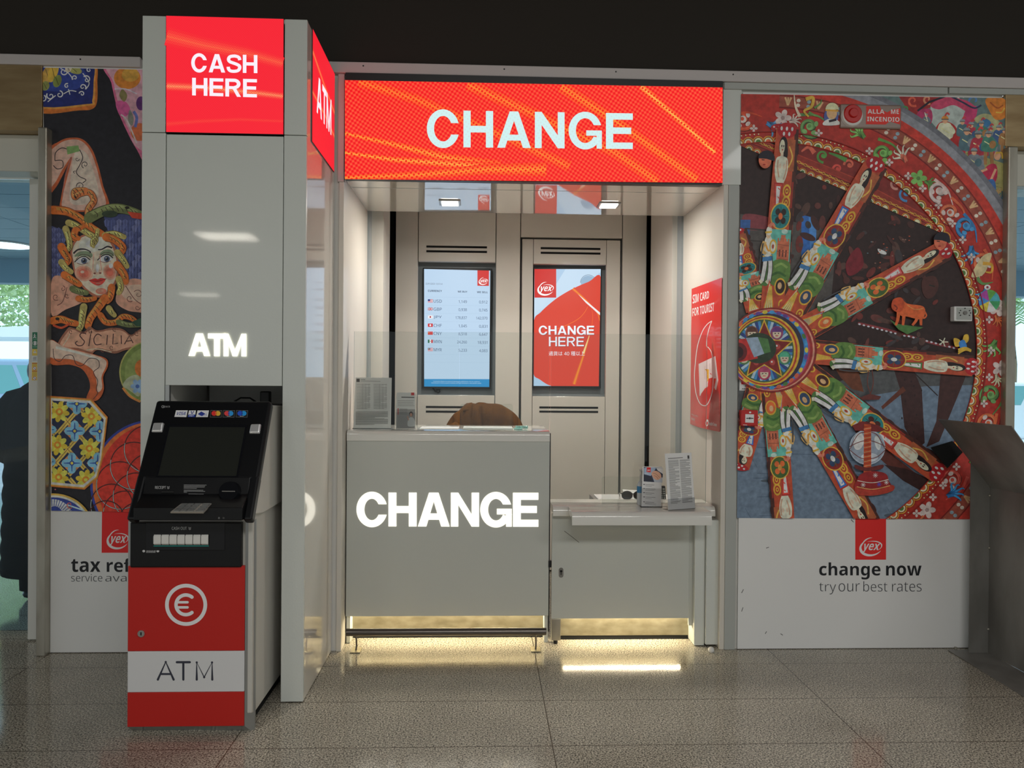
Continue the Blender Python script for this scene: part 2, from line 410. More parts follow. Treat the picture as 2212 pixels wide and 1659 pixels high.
    def bold(s, word, quad, c, t=.22, gap=.08):
        """heavy grotesque capitals fitted into a quad"""
        P2, F, x = [], [], 0
        for ch in word:
            if ch == ' ': x += .35; continue
            pl, w_ = heavy(ch, t)
            for p in pl:
                F.append(tuple(range(len(P2), len(P2)+len(p)))); P2 += [(x+a_, b_) for a_, b_ in p]
            x += w_+gap
        x -= gap; q = quad
        R = [[(q[0][i]*(1-u/x)+q[1][i]*u/x)*v+(q[3][i]*(1-u/x)+q[2][i]*u/x)*(1-v) for i in (0, 1)] for u, v in P2]
        return s.faces(R, F, c)
    def layer(s): s.k += 1; s.hold = True; return s
    def free(s): s.hold = False; return s
HW = dict(C=.92, H=.84, A=.95, N=.84, G=.94, E=.76, S=.84, R=.86, T=.78, M=1.0)
def heavy(ch, t):
    """a capital as convex pieces in a box one unit high; t = stem width"""
    w_ = HW[ch]; b_ = t*.88; R_ = lambda x0, y0, x1, y1: [(x0, y0), (x1, y0), (x1, y1), (x0, y1)]
    def band(cx, cy, rx, ry, o0, o1, i0, i1, n=20):
        r = []
        f = lambda k, a, b, x, y: (cx+x*cos(a+(b-a)*k/n), cy+y*sin(a+(b-a)*k/n))
        for k in range(n):
            r.append([f(k, o0, o1, rx, ry), f(k+1, o0, o1, rx, ry), f(k+1, i0, i1, rx-t, ry-b_), f(k, i0, i1, rx-t, ry-b_)])
        return r
    if ch in 'CG':
        q = []; ry = .525; yo = .655
        ao = math.asin((yo-.5)/ry); ai = math.asin(min(.98, (yo-.5)/(ry-b_)))
        if ch == 'C': q = band(w_/2, .5, w_/2, ry, ao, 2*pi-ao, ai, 2*pi-ai, 40)
        else: q = band(w_/2, .5, w_/2, ry, ao, 2*pi-radians(24), ai, 2*pi-radians(28), 40)+[R_(w_*.53, .36, w_, .36+b_*.82), R_(w_-t*.72, .0, w_, .37)]
        return q, w_
    if ch == 'H': return [R_(0, 0, t, 1), R_(w_-t, 0, w_, 1), R_(t, .5-b_/2, w_-t, .5+b_/2)], w_
    if ch == 'E': return [R_(0, 0, t, 1), R_(t, 0, w_, b_), R_(t, 1-b_, w_, 1), R_(t, .51-b_/2, w_*.94, .51+b_/2)], w_
    if ch == 'T': return [R_(0, 1-b_, w_, 1), R_(w_/2-t/2, 0, w_/2+t/2, 1-b_)], w_
    if ch == 'N': return [R_(0, 0, t*.94, 1), R_(w_-t*.94, 0, w_, 1), [(t*.94, 1), (t*.94, .64), (w_-t*.94, 0), (w_-t*.94, .36)]], w_
    if ch == 'A':
        m_ = w_/2; a_ = t*.6; yk = .74
        xi = lambda y: t*1.08+(m_-t*1.08)*y/yk
        return [[(0, 0), (t*1.08, 0), (m_, yk), (m_, 1), (m_-a_, 1)], [(w_-t*1.08, 0), (w_, 0), (m_+a_, 1), (m_, 1), (m_, yk)], [(xi(.2)-.01, .2), (w_-xi(.2)+.01, .2), (w_-xi(.2+b_*.9)+.01, .2+b_*.9), (xi(.2+b_*.9)-.01, .2+b_*.9)]], w_
    if ch == 'M': return [R_(0, 0, t*.86, 1), R_(w_-t*.86, 0, w_, 1), [(t*.86, 1), (t*.86, .55), (w_/2-t*.40, 0), (w_/2, 0), (w_/2, .28)], [(w_-t*.86, 1), (w_/2, .28), (w_/2, 0), (w_/2+t*.40, 0), (w_-t*.86, .55)]], w_
    if ch == 'R':
        xc = w_*.56; rb_ = .29
        return [R_(0, 0, t, 1), R_(t, 1-b_, xc, 1), R_(t, .42, xc, .42+b_*.9)]+band(xc, .71, w_*.97-xc, .29, -pi/2, pi/2, -pi/2, pi/2, 14)+[[(w_*.46, .44), (w_*.46+t, .44), (w_, 0), (w_-t*1.08, 0)]], w_
    if ch == 'S':
        c = smooth_pts([(w_*.90, .70), (w_*.84, .84), (w_*.66, .905), (w_*.46, .915), (w_*.22, .87), (w_*.125, .735), (w_*.2, .61), (w_*.42, .54), (w_*.66, .475), (w_*.86, .385), (w_*.885, .25), (w_*.77, .125), (w_*.52, .08), (w_*.26, .1), (w_*.13, .2), (w_*.105, .32)], 4)
        q = []; l_ = []
        for i, p in enumerate(c):
            a_, d_ = c[max(i-1, 0)], c[min(i+1, len(c)-1)]; dx, dy = d_[0]-a_[0], d_[1]-a_[1]; h = hypot(dx, dy)
            l_.append(((p[0]-dy/h*t*.47, p[1]+dx/h*b_*.47), (p[0]+dy/h*t*.47, p[1]-dx/h*b_*.47)))
        return [[l_[i][0], l_[i+1][0], l_[i+1][1], l_[i][1]] for i in range(len(l_)-1)], w_
def smooth_pts(p, n=6, closed=False):
    r = []; N_ = len(p)
    for i in range(N_-1):
        if closed: a, b, c, d = p[(i-1) % (N_-1)], p[i], p[i+1], p[(i+2) % (N_-1)]
        else: a, b, c, d = p[max(i-1, 0)], p[i], p[i+1], p[min(i+2, N_-1)]
        for k in range(n):
            t = k/n
            r.append(tuple(.5*(2*b[j]+(c[j]-a[j])*t+(2*a[j]-5*b[j]+4*c[j]-d[j])*t*t+(3*b[j]-a[j]-3*c[j]+d[j])*t**3) for j in (0, 1)))
    r.append(tuple(p[-1])); return r
def crescent(A, cx, cy, rx, ry, a0, a1, wmax, c, rot=0, n=26):
    """a tapering swoosh along an ellipse"""
    o_, i_ = [], []
    for k in range(n+1):
        t = a0+(a1-a0)*k/n; h = wmax*max(0, sin(pi*k/n))**.8
        for L_, f in ((o_, 0), (i_, h)):
            x = (rx-f)*cos(t); y = (ry-f*.8)*sin(t); L_.append((cx+x*cos(rot)-y*sin(rot), cy+x*sin(rot)+y*cos(rot)))
    A.poly(o_+i_[::-1], c)
def logo(A, x0, y0, x1, y1, fg=(255, 255, 255)):
    """the exchange office's mark: oval swoosh round slanted lettering"""
    w_, h_ = x1-x0, y1-y0; cx, cy = x0+w_*.5, y0+h_*.55
    crescent(A, cx, cy, w_*.5, h_*.42, radians(30), radians(245), w_*.13, fg, -.16)
    crescent(A, cx+w_*.06, cy-h_*.08, w_*.46, h_*.27, radians(-115), radians(60), w_*.055, fg, -.12)
    crescent(A, cx+w_*.02, cy-h_*.02, w_*.42, h_*.5, radians(190), radians(285), w_*.06, fg, -.1)
    A.text('yex', (x0+w_*.16, y0+h_*.33, x0+w_*.87, y0+h_*.80), fg, .03, shear=.18)
# ================================================================== SETTING
ZT = 3.0                                    # underside of the dark upper wall
struct(MB().box(-9, 9, -16, 10, -.05, 0).build('floor', 'granite'))
struct(MB().box(-14, 14, 10.0, 40, -.06, -.005).build('ground_outside', 'ground'), 'pale pavement outside the glass doors')
struct(MB().box(-9, 9, 0, .16, ZT, 4.6).build('wall_front', 'black_wall'), 'dark wall above the shopfronts')
struct(MB().box(-9, 9, -16, .16, 4.6, 4.7).build('ceiling', 'black_wall'), 'dark hall ceiling')
XL, XR = -.715, 1.243                       # inner faces of the booth
x92 = PX(92, 700); x112 = PX(112, 700); xmr = PX(2163, 700)
# walls carrying the murals
struct(MB().box(x92, XL-.025, .012, .16, 0, ZT-.001).build('wall_left', 'white_matte'), 'wall behind the left mural')
struct(MB().box(PX(1593, 1000), xmr, .012, .16, 0, ZT-.001).build('wall_right', 'white_matte'), 'wall behind the right mural')
# the aluminium fascia strip below the dark wall
tz1 = 3.005
tr = MB().box(-6, PX(306, 130), -.02, .012, tz1-.052, tz1).box(PX(660, 150), 6, -.02, .012, tz1-.056, tz1)
struct(tr.build('trim_1', 'trim_white', bevel=.004), 'pale metal strip below the dark wall')
sc_ = MB()
for u in (178, 786, 1089, 1329, 1581): sc_.cyl((PX(u, 160), -.0215, tz1-.02), (PX(u, 160), -.0195, tz1-.02), .004, 10)
struct(sc_.build('trim_2', 'dark_plastic'), 'screws in the pale metal strip')
struct(MB().box(PX(1563, 190), PX(2045, 190), -.012, .012, tz1-.092, tz1-.057).box(PX(2048, 190), 6, -.012, .012, tz1-.088, tz1-.057)
       .build('trim_3', 'frame_grey', bevel=.003), 'second grey metal strip above the wheel mural')

# ------------------------------------------------------------------ booth shell
zs = 2.42                                   # soffit height
YB = 1.62                                   # front of the back wall panels
ysb = .77
sf = MB().box(XL, XR, .0, ysb, zs, zs+.03)
struct(sf.build('soffit', 'soffit_gloss', bevel=.002), 'glossy white soffit with two downlights')
struct(MB().box(XL+.01, XR-.03, .188, .192, zs-.0006, zs).build('trim_4', 'grey_edge'), 'joint line in the soffit')
struct(MB().box(XL-.3, XR+.3, ysb-.02, ysb, zs+.03, 3.03).build('wall_soffit_back', 'white_matte'), 'upstand behind the soffit')
struct(MB().box(XL-.4, XR+.4, 0.16, 2.0, 3.03, 3.08).build('ceiling_booth', 'white_matte'), 'ceiling inside the booth')
# inner side walls
struct(MB().box(XL-.025, XL, 0, .80, 0, zs+.03).build('wall_booth_left', 'cream', bevel=.002), 'left side wall of the booth')
struct(MB().box(XR, XR+.025, .0, .80, 0, zs+.03).build('wall_booth_right', 'cream', bevel=.002), 'right side wall of the booth')
g = MB().box(XL, XL+.012, .80, .90, 0, zs+.6).box(XR-.012, XR, .80, .90, 0, zs+.6)
struct(g.build('trim_5', 'grey_edge'), 'grey aluminium jambs at the inner ends of the booth walls')
# inner jambs beside the back wall, with the dark gap behind
xb0, xb1 = PX(853, 600, YB), PX(1396, 600, YB)
lp = MB().box(XL-.30, PX(827, 600, .95), .92, .95, 0, 3.03).box(PX(827, 600, .95), PX(827, 600, .95)+.006, .92, 1.25, 0, 3.03)
struct(lp.build('wall_jamb_left', 'cream'), 'white jamb left of the back wall')
rp = MB().box(PX(1451, 600, .95), XR+.3, .92, .95, 0, 3.03).box(PX(1451, 600, .95)-.006, PX(1451, 600, .95), .92, 1.55, 0, 3.03)
struct(rp.build('wall_jamb_right', 'cream'), 'white jamb right of the back wall')
struct(MB().box(-1.4, 2.0, 1.86, 1.9, 0, 3.03).build('wall_gap_back', 'black_gap'), 'dark void behind the back wall')
struct(MB().box(XL-.32, XL-.3, .9, 1.9, 0, 3.03).box(XR+.3, XR+.32, .9, 1.9, 0, 3.03).build('wall_booth_sides', 'white_matte'), 'outer sides of the booth back room')

# back wall built of panels round two display recesses
def zb(v, u=1100): return PZ(u, v, YB)
def xb(u, v=700): return PX(u, v, YB)
bx = {k: xb(k) for k in (853, 902, 1070, 1123, 1151, 1309, 1338, 1396)}
zr0, zr1 = zb(853, 985), zb(566, 985); zq0, zq1 = zb(856, 1228), zb(571, 1228)
bw = MB(); D_ = .05; G_ = .0025
def pan(x0, x1, z0, z1): bw.box(x0+G_, x1-G_, YB, YB+D_, z0+G_, z1-G_)
pan(bx[853], bx[902], 0, 3.03); pan(bx[1070], bx[1123], 0, 3.03)
pan(bx[902], bx[1070], zr1, 3.03); pan(bx[902], bx[1070], 0, zr0)
zdoor = zb(517, 1230)
pan(bx[1123], bx[1343] if 1343 in bx else xb(1343), zdoor+.01, 3.03)
pan(xb(1343), bx[1396], 0, 3.03)
struct(bw.build('wall_back', 'cream', bevel=.003), 'beige panelled back wall of the booth')
bd = MB()
def pan2(x0, x1, z0, z1): bd.box(x0+.0015, x1-.0015, YB+.004, YB+D_, z0+.0015, z1-.0015)
xd0, xd1 = bx[1123]+.012, xb(1343)-.012
pan2(xd0, bx[1151], 0.01, zdoor); pan2(bx[1309], xd1, .01, zdoor)
pan2(bx[1151], bx[1309], zq1, zdoor); pan2(bx[1151], bx[1309], .01, zq0)
dr = bd.build('door_1', 'cream', bevel=.003); struct(dr, 'beige door with a display set into it')
struct(MB().box(xb0, xb1, YB+.135, YB+.15, 0, 3.03).box(xb0, xb0+.01, YB+.05, YB+.15, 0, 3.03).box(xb1-.01, xb1, YB+.05, YB+.15, 0, 3.03).build('wall_recess', 'grey_edge'), 'grey backing of the display recesses')
def slots(pts, par, y):
    for (u0, v0, u1, v1) in pts:
        o = MB(); a, b = at(u0, v0, y), at(u1, v1, y); z = (a.z+b.z)/2
        o.box(a.x, b.x, y-.0012, y+.004, z-.0075, z+.0075); o = o.build('vent_slot', 'black_gap', par)
wbk = bpy.data.objects['wall_back']
slots([(921, 532, 1052, 535), (921, 542, 1052, 545), (920, 879, 1052, 880), (920, 889, 1052, 890)], wbk, YB)
slots([(1168, 536, 1297, 538), (1168, 546, 1297, 548), (1165, 880, 1292, 881), (1165, 889, 1292, 890)], dr, YB+.004)

# ------------------------------------------------------------------ posts and pilasters
struct(MB().box(PX(729, 500), XL, -.006, .02, zs-.02, tz1-.057).build('trim_6', 'trim_white', bevel=.002), 'white post left of the lit sign')
struct(MB().box(PX(1561, 300), PX(1601, 300), -.004, .02, zs, tz1-.057).build('trim_7', 'white_panel', bevel=.002), 'white post right of the lit sign')
struct(MB().box(XR+.025, PX(1593, 800), -.004, .02, 0, zs+.0).build('trim_8', 'frame_grey', bevel=.002), 'grey edge strip beside the wheel mural')
# lower right casing with its castor
t = thing('lower_casing', (1.25, 0, 0), 'white boxed casing with a round castor at the right end of the low counter', 'casing')
zc = PZ(1550, 1124, .03)
MB().box(PX(1525, 1300, .03), PX(1556, 1300, .03), .03, .2, .014, zc).build('panel', 'white_panel', t, bevel=.003)
MB().box(PX(1557, 1300, .03), PX(1581, 1300, .03), .028, .2, .014, zc).build('panel', 'white_panel', t, bevel=.003)
MB().ball(tuple(at(1536, 1404, -.04)), .0165).build('castor', 'white_matte', t, smooth=60)
sx_ = at(1566, 1128, .0); MB().cyl((sx_.x, .0275, sx_.z), (sx_.x, .024, sx_.z), .005, 12).build('screw', 'dark_steel', t)

# steel edge posts beside the doors
pz = PZ(100, 281)
struct(MB().box(PX(92, 700), PX(111.5, 700), -.05, .012, 0, pz).build('trim_9', 'steel', bevel=.006), 'steel edge post left of the ceramics mural')
struct(MB().box(PX(2161, 700), PX(2181, 700), -.05, .012, 0, PZ(2175, 322)).build('trim_10', 'steel', bevel=.006), 'steel edge post right of the wheel mural')

# ------------------------------------------------------------------ left sliding door and its vestibule
zl0 = PZ(50, 283)
struct(MB().box(-6, x92-.002, -.012, .16, zl0, tz1-.052).box(-6, x92-.002, -.014, -.012, PZ(40, 152), PZ(40, 148)).build('wall_header_left', 'brass_steel', bevel=.002), 'brassy metal panel above the left door')
struct(MB().box(-6, x92-.002, .06, .3, PZ(40, 370, .06), PZ(40, 291, .06)).build('trim_11', 'door_beige', bevel=.004), 'beige operator casing above the left door')
struct(MB().box(-6, PX(66, 378, .18), .18, .24, PZ(30, 382.5, .18), PZ(30, 378, .18)).build('trim_12', 'lamp_lit'), 'lit strip above the left glass')
yst = .2
zst = PZ(70, 388, yst)
dl = MB().box(PX(66, 900, yst), PX(86, 900, yst), yst-.02, yst+.03, .008, zst).box(PX(86.5, 900, yst), PX(92, 900, yst), yst-.008, yst+.03, .02, zst)
door2 = struct(dl.build('door_2', 'stile_white', bevel=.003), 'grey aluminium stile of the left sliding door')
MB().box(-6, PX(66, 900, yst), yst+.0, yst+.008, .05, zst).build('glass', 'door_glass', door2)
MB().box(PX(89, 900, yst), PX(91.5, 900, yst), yst-.012, yst-.008, .1, 1.4).build('seal', 'panel_blue', door2)
def vestibule(sgn, x0, x1, zc_, yfar, nm, v_lintel):
    c = MB(); yy = .35; k = 0; nrow = 8
    while yy < yfar:
        ye = yy+(yfar-.35)/nrow
        for j in range(4):
            a = x0+(x1-x0)*j/4; c.box(a+.004, x0+(x1-x0)*(j+1)/4-.004, yy+.004, ye-.004, zc_, zc_+.03)
        yy = ye
    struct(c.build('ceiling_vestibule', 'panel_blue'), 'blue-grey ceiling panels of the vestibule beyond the '+nm+' door')
    struct(MB().box(x0, x1, .35, yfar, zc_+.02, zc_+.05).build('ceiling_backing', 'frame_grey'), 'ceiling above the '+nm+' vestibule')
vestibule(-1, -6.5, -2.2, PZ(30, 386, .35), 3.3, 'left', 0)
yfar = 3.3; zc_l = PZ(30, 386, .35)
struct(MB().box(-6.5, -2.0, yfar, yfar+.15, PZ(30, 611, yfar), zc_l+.1).build('wall_lintel_left', 'panel_blue'), 'lintel of the outer left doorway')
t = thing('ceiling_downlight', tuple(at(12, 539, 2.35)), 'round lit downlight in the vestibule ceiling beyond the left door', 'ceiling light')
p_ = at(10, 539, 2.5); p_.z = zc_l
t.location = p_
MB().lathe(p_+Vector((0, 0, -.012)), [(.20, 0), (.215, .006), (.215, .012)]).build('ring', 'alu', t, smooth=40)
MB().lathe(p_+Vector((0, 0, -.013)), [(.19, 0), (.19, .004)]).build('lens', 'lamp_lit', t)

# right doorway
xr0 = PX(2184, 700)
struct(MB().box(xmr+.002, 6, -.012, .16, PZ(2200, 318), tz1-.088).build('wall_header_right', 'brass_steel', bevel=.002), 'brassy metal panel above the right door')
struct(MB().box(xmr+.06, 6, .06, .3, PZ(2200, 402, .06), PZ(2200, 326, .06)).build('trim_13', 'door_beige', bevel=.004), 'beige operator casing above the right door')
struct(MB().box(PX(2181, 900, .1), PX(2188, 900, .1), .1, .16, 0, PZ(2190, 405, .1)).build('door_3', 'stile_white', bevel=.003), 'aluminium stile of the right door')
MB().box(PX(2188, 900, .1), 6, .12, .128, .05, PZ(2190, 405, .1)).build('glass', 'door_glass', bpy.data.objects['door_3'])
zc_r = PZ(2200, 421, .35)
vestibule(1, 2.75, 6.5, zc_r, 3.3, 'right', 0)
struct(MB().box(2.75, 6.5, yfar, yfar+.15, PZ(2200, 640, yfar), zc_r+.1).build('wall_lintel_right', 'panel_blue'), 'lintel of the outer right doorway')
struct(MB().box(PX(2181, 700, .16), PX(2183, 700, .16)+.02, .16, yfar, 0, zc_r).build('wall_vestibule_right', 'white_matte'), 'side wall of the right vestibule')
struct(MB().box(-2.16, -2.1, .16, yfar, 0, zc_l).build('wall_vestibule_left', 'white_matte'), 'side wall of the left vestibule')
struct(MB().box(-9, -6.3, 0, .16, 0, 3.03).box(6.3, 9, 0, .16, 0, 3.03).build('wall_outer', 'white_matte'), 'walls beyond the doors')
# ================================================================== LIT SIGN "CHANGE"
t = thing('led_sign', (.26, .0, zs), 'wide red lit sign reading CHANGE above the booth opening', 'sign')
YS = -.03
MB().box(PX(745, 280, YS), PX(1561, 280, YS), YS+.004, .015, PZ(1100, 392, YS), tz1-.058).build('housing', 'dark_plastic', t)
A = Art((0, YS, 0))
TLs, TRs, BRs, BLs = (745, 173), (1561, 189), (1561, 395), (745, 387)
A.poly([TLs, TRs, BRs, BLs], (250, 44, 44))
A.clip = [TLs, TRs, BRs, BLs]
def beam(pts, w0, w1, c0, c1, n=4):
    for i in range(n):
        f = i/(n-1); q = 1-f*.88
        A.line(pts, w0*q, tuple(c0[j]+(c1[j]-c0[j])*f for j in range(3)), w1*q)
OR, YE = (252, 78, 30), (255, 208, 110)
beam([(1385, 187), (1470, 262), (1545, 330)], 16, 13, OR, (255, 200, 90))
beam([(1212, 187), (1330, 262), (1505, 388)], 26, 22, (250, 72, 32), (255, 140, 45))
beam([(1010, 183), (1150, 245), (1330, 330), (1420, 392)], 26, 26, (250, 66, 32), (255, 132, 45))
beam([(775, 177), (900, 215), (1100, 300), (1230, 360)], 22, 24, (250, 66, 32), (255, 125, 44))
beam([(745, 288), (850, 312), (960, 340), (1080, 360)], 8, 26, OR, (255, 165, 60))
beam([(745, 330), (850, 345), (960, 353), (1080, 364)], 8, 24, OR, (255, 178, 70))
beam([(745, 384), (900, 378), (1050, 366), (1180, 366)], 10, 30, (250, 74, 30), (255, 150, 50))
A.bold('CHANGE', [(922, 237.5), (1367, 245), (1367, 322), (922, 317.5)], (206, 244, 244), .205, .115)
A.build('screen', 'led_coarse', t)

# ================================================================== ATM TOWER
YP = -.622
xa, xc_ = PX(306, 400, YP), PX(659, 800, YP); zp = PZ(486, 38, YP)
xi0, xi1 = PX(357.5, 500, YP), PX(611.5, 500, YP)
zled = PZ(486, 289, YP); zop = PZ(486, 833, YP)
t = thing('atm_tower', ((xa+xc_)/2, YP/2, 0), 'tall white column with red CASH HERE screen housing the cash machine', 'column')
g_ = .0016
MB().box(xa, xi0-g_, YP, YP+.02, zled+g_, zp).box(xa, xi0-g_, YP, YP+.02, 0.004, zled-g_).build('left_stile', 'white_panel', t, bevel=.002)
MB().box(xi1+g_, xc_, YP, YP+.02, zled+g_, zp).box(xi1+g_, xc_, YP, YP+.02, 0.004, zled-g_).build('right_stile', 'white_panel', t, bevel=.002)
MB().box(xi0+g_, xi1-g_, YP+.002, YP+.022, zop, zled-.006).build('door_panel', 'white_panel', t, bevel=.002)
MB().box(xa, xa+.02, YP+.02, 0, .004, zp).build('left_side', 'white_panel', t, bevel=.002)
zsd = PZ(728, 390, 0)
MB().box(xc_-.022, xc_-.0005, YP+.02, -.002, .004, zp-.004).build('right_side', 'white_mirror', t, bevel=.001)
MB().box(xa+.001, xc_-.001, YP+.001, 0, zp-.02, zp-.001).build('top', 'white_panel', t, bevel=.002)
# alcove behind the cash machine
al = MB().box(xi0+.02, xi1, -.14, -.12, 0, zop+.02).box(xi0-.02, xi0+.0, YP+.02, -.12, .004, zop).box(xi0, xi1, YP+.03, -.12, zop, zop+.02)
al.build('alcove', 'white_matte', t)
MB().box(xi0+.001, xi0+.018, YP+.004, YP+.02, 1.275, zop).build('alcove_strip', 'alu', t)
# front screen
A = Art((0, YP-.004, 0))
q0 = [(359, 34), (612.5, 41), (612, 290), (359, 285)]
A.poly(q0, (246, 28, 50))
def beam2(pts, w0, w1, c0, c1, n=4):
    for i in range(n):
        f = i/(n-1); q = 1-f*.9
        A.line(pts, w0*q, tuple(c0[j]+(c1[j]-c0[j])*f for j in range(3)), w1*q)
beam2([(360, 78), (440, 98), (530, 115), (611, 137)], 40, 26, (246, 40, 50), (252, 110, 70))
beam2([(360, 186), (450, 190), (530, 198), (611, 208)], 20, 16, (246, 50, 50), (255, 176, 110))
beam2([(360, 268), (430, 262), (520, 258), (611, 262)], 14, 8, (246, 34, 50), (248, 70, 56))
A.clip = q0
A.bold('CASH', [(413, 115.5), (556, 119), (556, 158), (413, 155.5)], (250, 246, 255), .205, .09)
A.bold('HERE', [(415, 168), (555, 171), (555, 210.5), (415, 206)], (250, 246, 255), .205, .11)
A.build('front_screen', 'led_fine', t)
MB().box(PX(358.6, 160, YP), PX(613, 160, YP), YP-.0035, YP+.02, zled, PZ(486, 36, YP)).build('front_screen_case', 'dark_plastic', t)
# side screen
XS = xc_+.004
A = Art((XS, 0, 0), (1, 0, 0))
qs = [(676, 68), (727.5, 164), (727.5, 377), (676, 309)]
qa = [atx(*p, XS) for p in qs]
zt1, zt0 = (qa[0].z+qa[1].z)/2, (qa[2].z+qa[3].z)/2; yq0, yq1 = qa[0].y, min(qa[1].y, -.03)
def SQ(a, b):   # fraction across, fraction down -> pixel-free point on the side screen
    return Vector((XS, yq0+(yq1-yq0)*a, zt1+(zt0-zt1)*b))
class Side(Art):
    def pt(s, p, k=None): v = SQ(*p); v.x += s.EPS*(s.k if k is None else k); return v
A = Side((XS, 0, 0), (1, 0, 0))
A.rect(0, 0, 1, 1, (246, 28, 50))
for i in range(3):
    q = 1-i*.4; c = [(248, 60, 50), (252, 100, 60), (255, 165, 95)][i]
    A.line([(0, .20), (.5, .31), (1, .40)], .07*q, c); A.line([(0, .56), (.5, .58), (1, .64)], .06*q, c)
A.bold('ATM', [(.17, .33), (.84, .33), (.84, .68), (.17, .68)], (250, 246, 255), .2, .05)
A.build('side_screen', 'led_fine', t)
MB().box(xc_, XS-.0005, yq0-.002, yq1+.002, zt0-.003, zt1+.003).build('side_screen_case', 'dark_plastic', t)
# lit letters
A = Art((0, YP-.002, 0)); A.bold('ATM', [(407, 720), (532, 721), (532, 770), (407, 769)], (255, 250, 235), .25, -.1)
A.build('lit_lettering', 'letter_lit', t)
# odds and ends on the alcove shelf above the cash machine
sh = MB().box(xi0+.01, xi1-.01, -.39, -.15, 1.262, 1.272); sh.build('shelf', 'dark_plastic', t)
o = thing('power_adapter', (PX(573, 850, -.3), -.3, 1.272), 'black plastic adapter standing behind the top of the cash machine', 'adapter')
xx = PX(574, 850, -.3); MB().box(xx-.022, xx+.022, -.32, -.28, 1.2725, PZ(574, 847, -.3)+.004).build('body', 'dark_plastic', o, bevel=.005)

wv = [at(500, 860, -.3), at(520, 857, -.29), at(540, 856, -.31), at(558, 861, -.28)]
wv = [Vector((p.x, p.y, 1.277+.03*sin(pi*i/3))) for i, p in enumerate(wv)]
tag(MB().tube(wv, .004).build('cable', 'wire_black', smooth=60), 'short black cable lying behind the top of the cash machine', 'cable')

# ================================================================== CASH MACHINE
YA = -.905
ax0, ax1 = PX(275.5, 1400, YA), PX(545, 1400, YA)
t = thing('cash_machine', ((ax0+ax1)/2, -.7, 0), 'freestanding cash machine, black touch fascia above a red cabinet marked ATM', 'cash machine')
za = PZ(400, 1222, YA); zf = PZ(400, 1126, YA)
yb_ = -.40
# cabinet body and plinth
prf = [(YA+.01, .075), (YA+.01, .84), (-.62, 1.26), (yb_, 1.26), (yb_, .06), (YA+.05, .06)]
cabx = max(ax0+.012, xi0+.004)
MB().prof(prf, cabx, ax1-.004).build('cabinet', 'atm_side', t, bevel=.004)
MB().prof([(YA+.06, .0), (YA+.06, .061), (yb_+.02, .061), (yb_+.02, .0)], cabx+.01, ax1-.03).build('plinth', 'black_gap', t)
z568 = PZ(400, 1569, YA)
ch = PX(529, 1400, YA)
# aluminium surround with chamfered right edge and bottom
su = MB()
su.hexa([(ch, YA, z568+.0), (ax1, YA+.035, z568-.045), (ax1, YA+.035, zf), (ch, YA, zf)], [(ch, YA+.04, z568+.0), (ax1, YA+.05, z568-.045), (ax1, YA+.05, zf), (ch, YA+.04, zf)])
su.hexa([(ax0, YA, z568), (ch, YA, z568), (ax1, YA+.035, z568-.045), (ax0+.012, YA+.05, z568-.045)], [(ax0, YA+.05, z568), (ch, YA+.05, z568), (ax1, YA+.06, z568-.045), (ax0+.012, YA+.06, z568-.045)])
su.box(ax0, ax0+.02, YA+.001, YA+.04, z568, zf)
su.build('aluminium_surround', 'alu', t)
zw0, zw1 = PZ(400, 1494, YA), PZ(400, 1406, YA)
MB().box(ax0+.002, ch-.001, YA-.004, YA+.03, z568+.001, zw0-.001).build('lower_red_panel', 'atm_red', t, bevel=.002)
MB().box(ax0+.002, ch-.001, YA-.004, YA+.03, zw0, zw1).build('white_band', 'atm_white', t, bevel=.002)
rp_ = MB().box(ax0+.002, ch-.001, YA-.004, YA+.03, zw1+.001, za).build('upper_red_panel', 'atm_red', t, bevel=.002)
A = Art((0, YA-.0045, 0), gain=2.0)
# rounded thin letters A T M drawn as strokes
def stroke(pts, w):
    A.line(pts, w, (38, 40, 50))
    for p in pts: A.ell(p[0], p[1], w/2, w/2, (38, 40, 50), n=14)
stroke([(341, 1468), (358, 1430), (375, 1468)], 4.8); stroke([(347, 1456), (369, 1456)], 4.2)
stroke([(382, 1430.5), (410, 1430.5)], 4.8); stroke([(396, 1430.5), (396, 1468)], 4.8)
stroke([(425, 1468), (425, 1431), (441, 1463), (458, 1431), (458.5, 1468)], 4.8)
A.build('band_lettering', 'print', t)
A = Art((0, YA-.0045, 0), gain=2.4)
A.arc(402, 1306.5, 37.5, 45.5, 0, 2*pi, (205, 205, 205), 48)
A.arc(401.5, 1306.5, 17.5, 25, radians(52), radians(308), (205, 205, 205), 30)
for a in (52, 308): A.ell(401.5+21.2*cos(radians(a)), 1306.5+21.2*sin(radians(a)), 3.8, 3.8, (205, 205, 205))
for y in (1301, 1312):
    A.line([(384, y), (405, y)], 5.4, (205, 205, 205)); A.ell(384, y, 2.7, 2.7, (205, 205, 205)); A.ell(405, y, 2.7, 2.7, (205, 205, 205))
A.build('euro_symbol', 'print', t)
lk = at(306, 1368, YA-.004); kl = MB().cyl((lk.x, YA-.0035, lk.z), (lk.x, YA-.010, lk.z), .0135, 20).build('lock', 'chrome', t, smooth=40)
MB().box(lk.x-.002, lk.x+.002, YA-.0108, YA-.0098, lk.z-.006, lk.z+.006).build('keyhole', 'black_gap', kl)
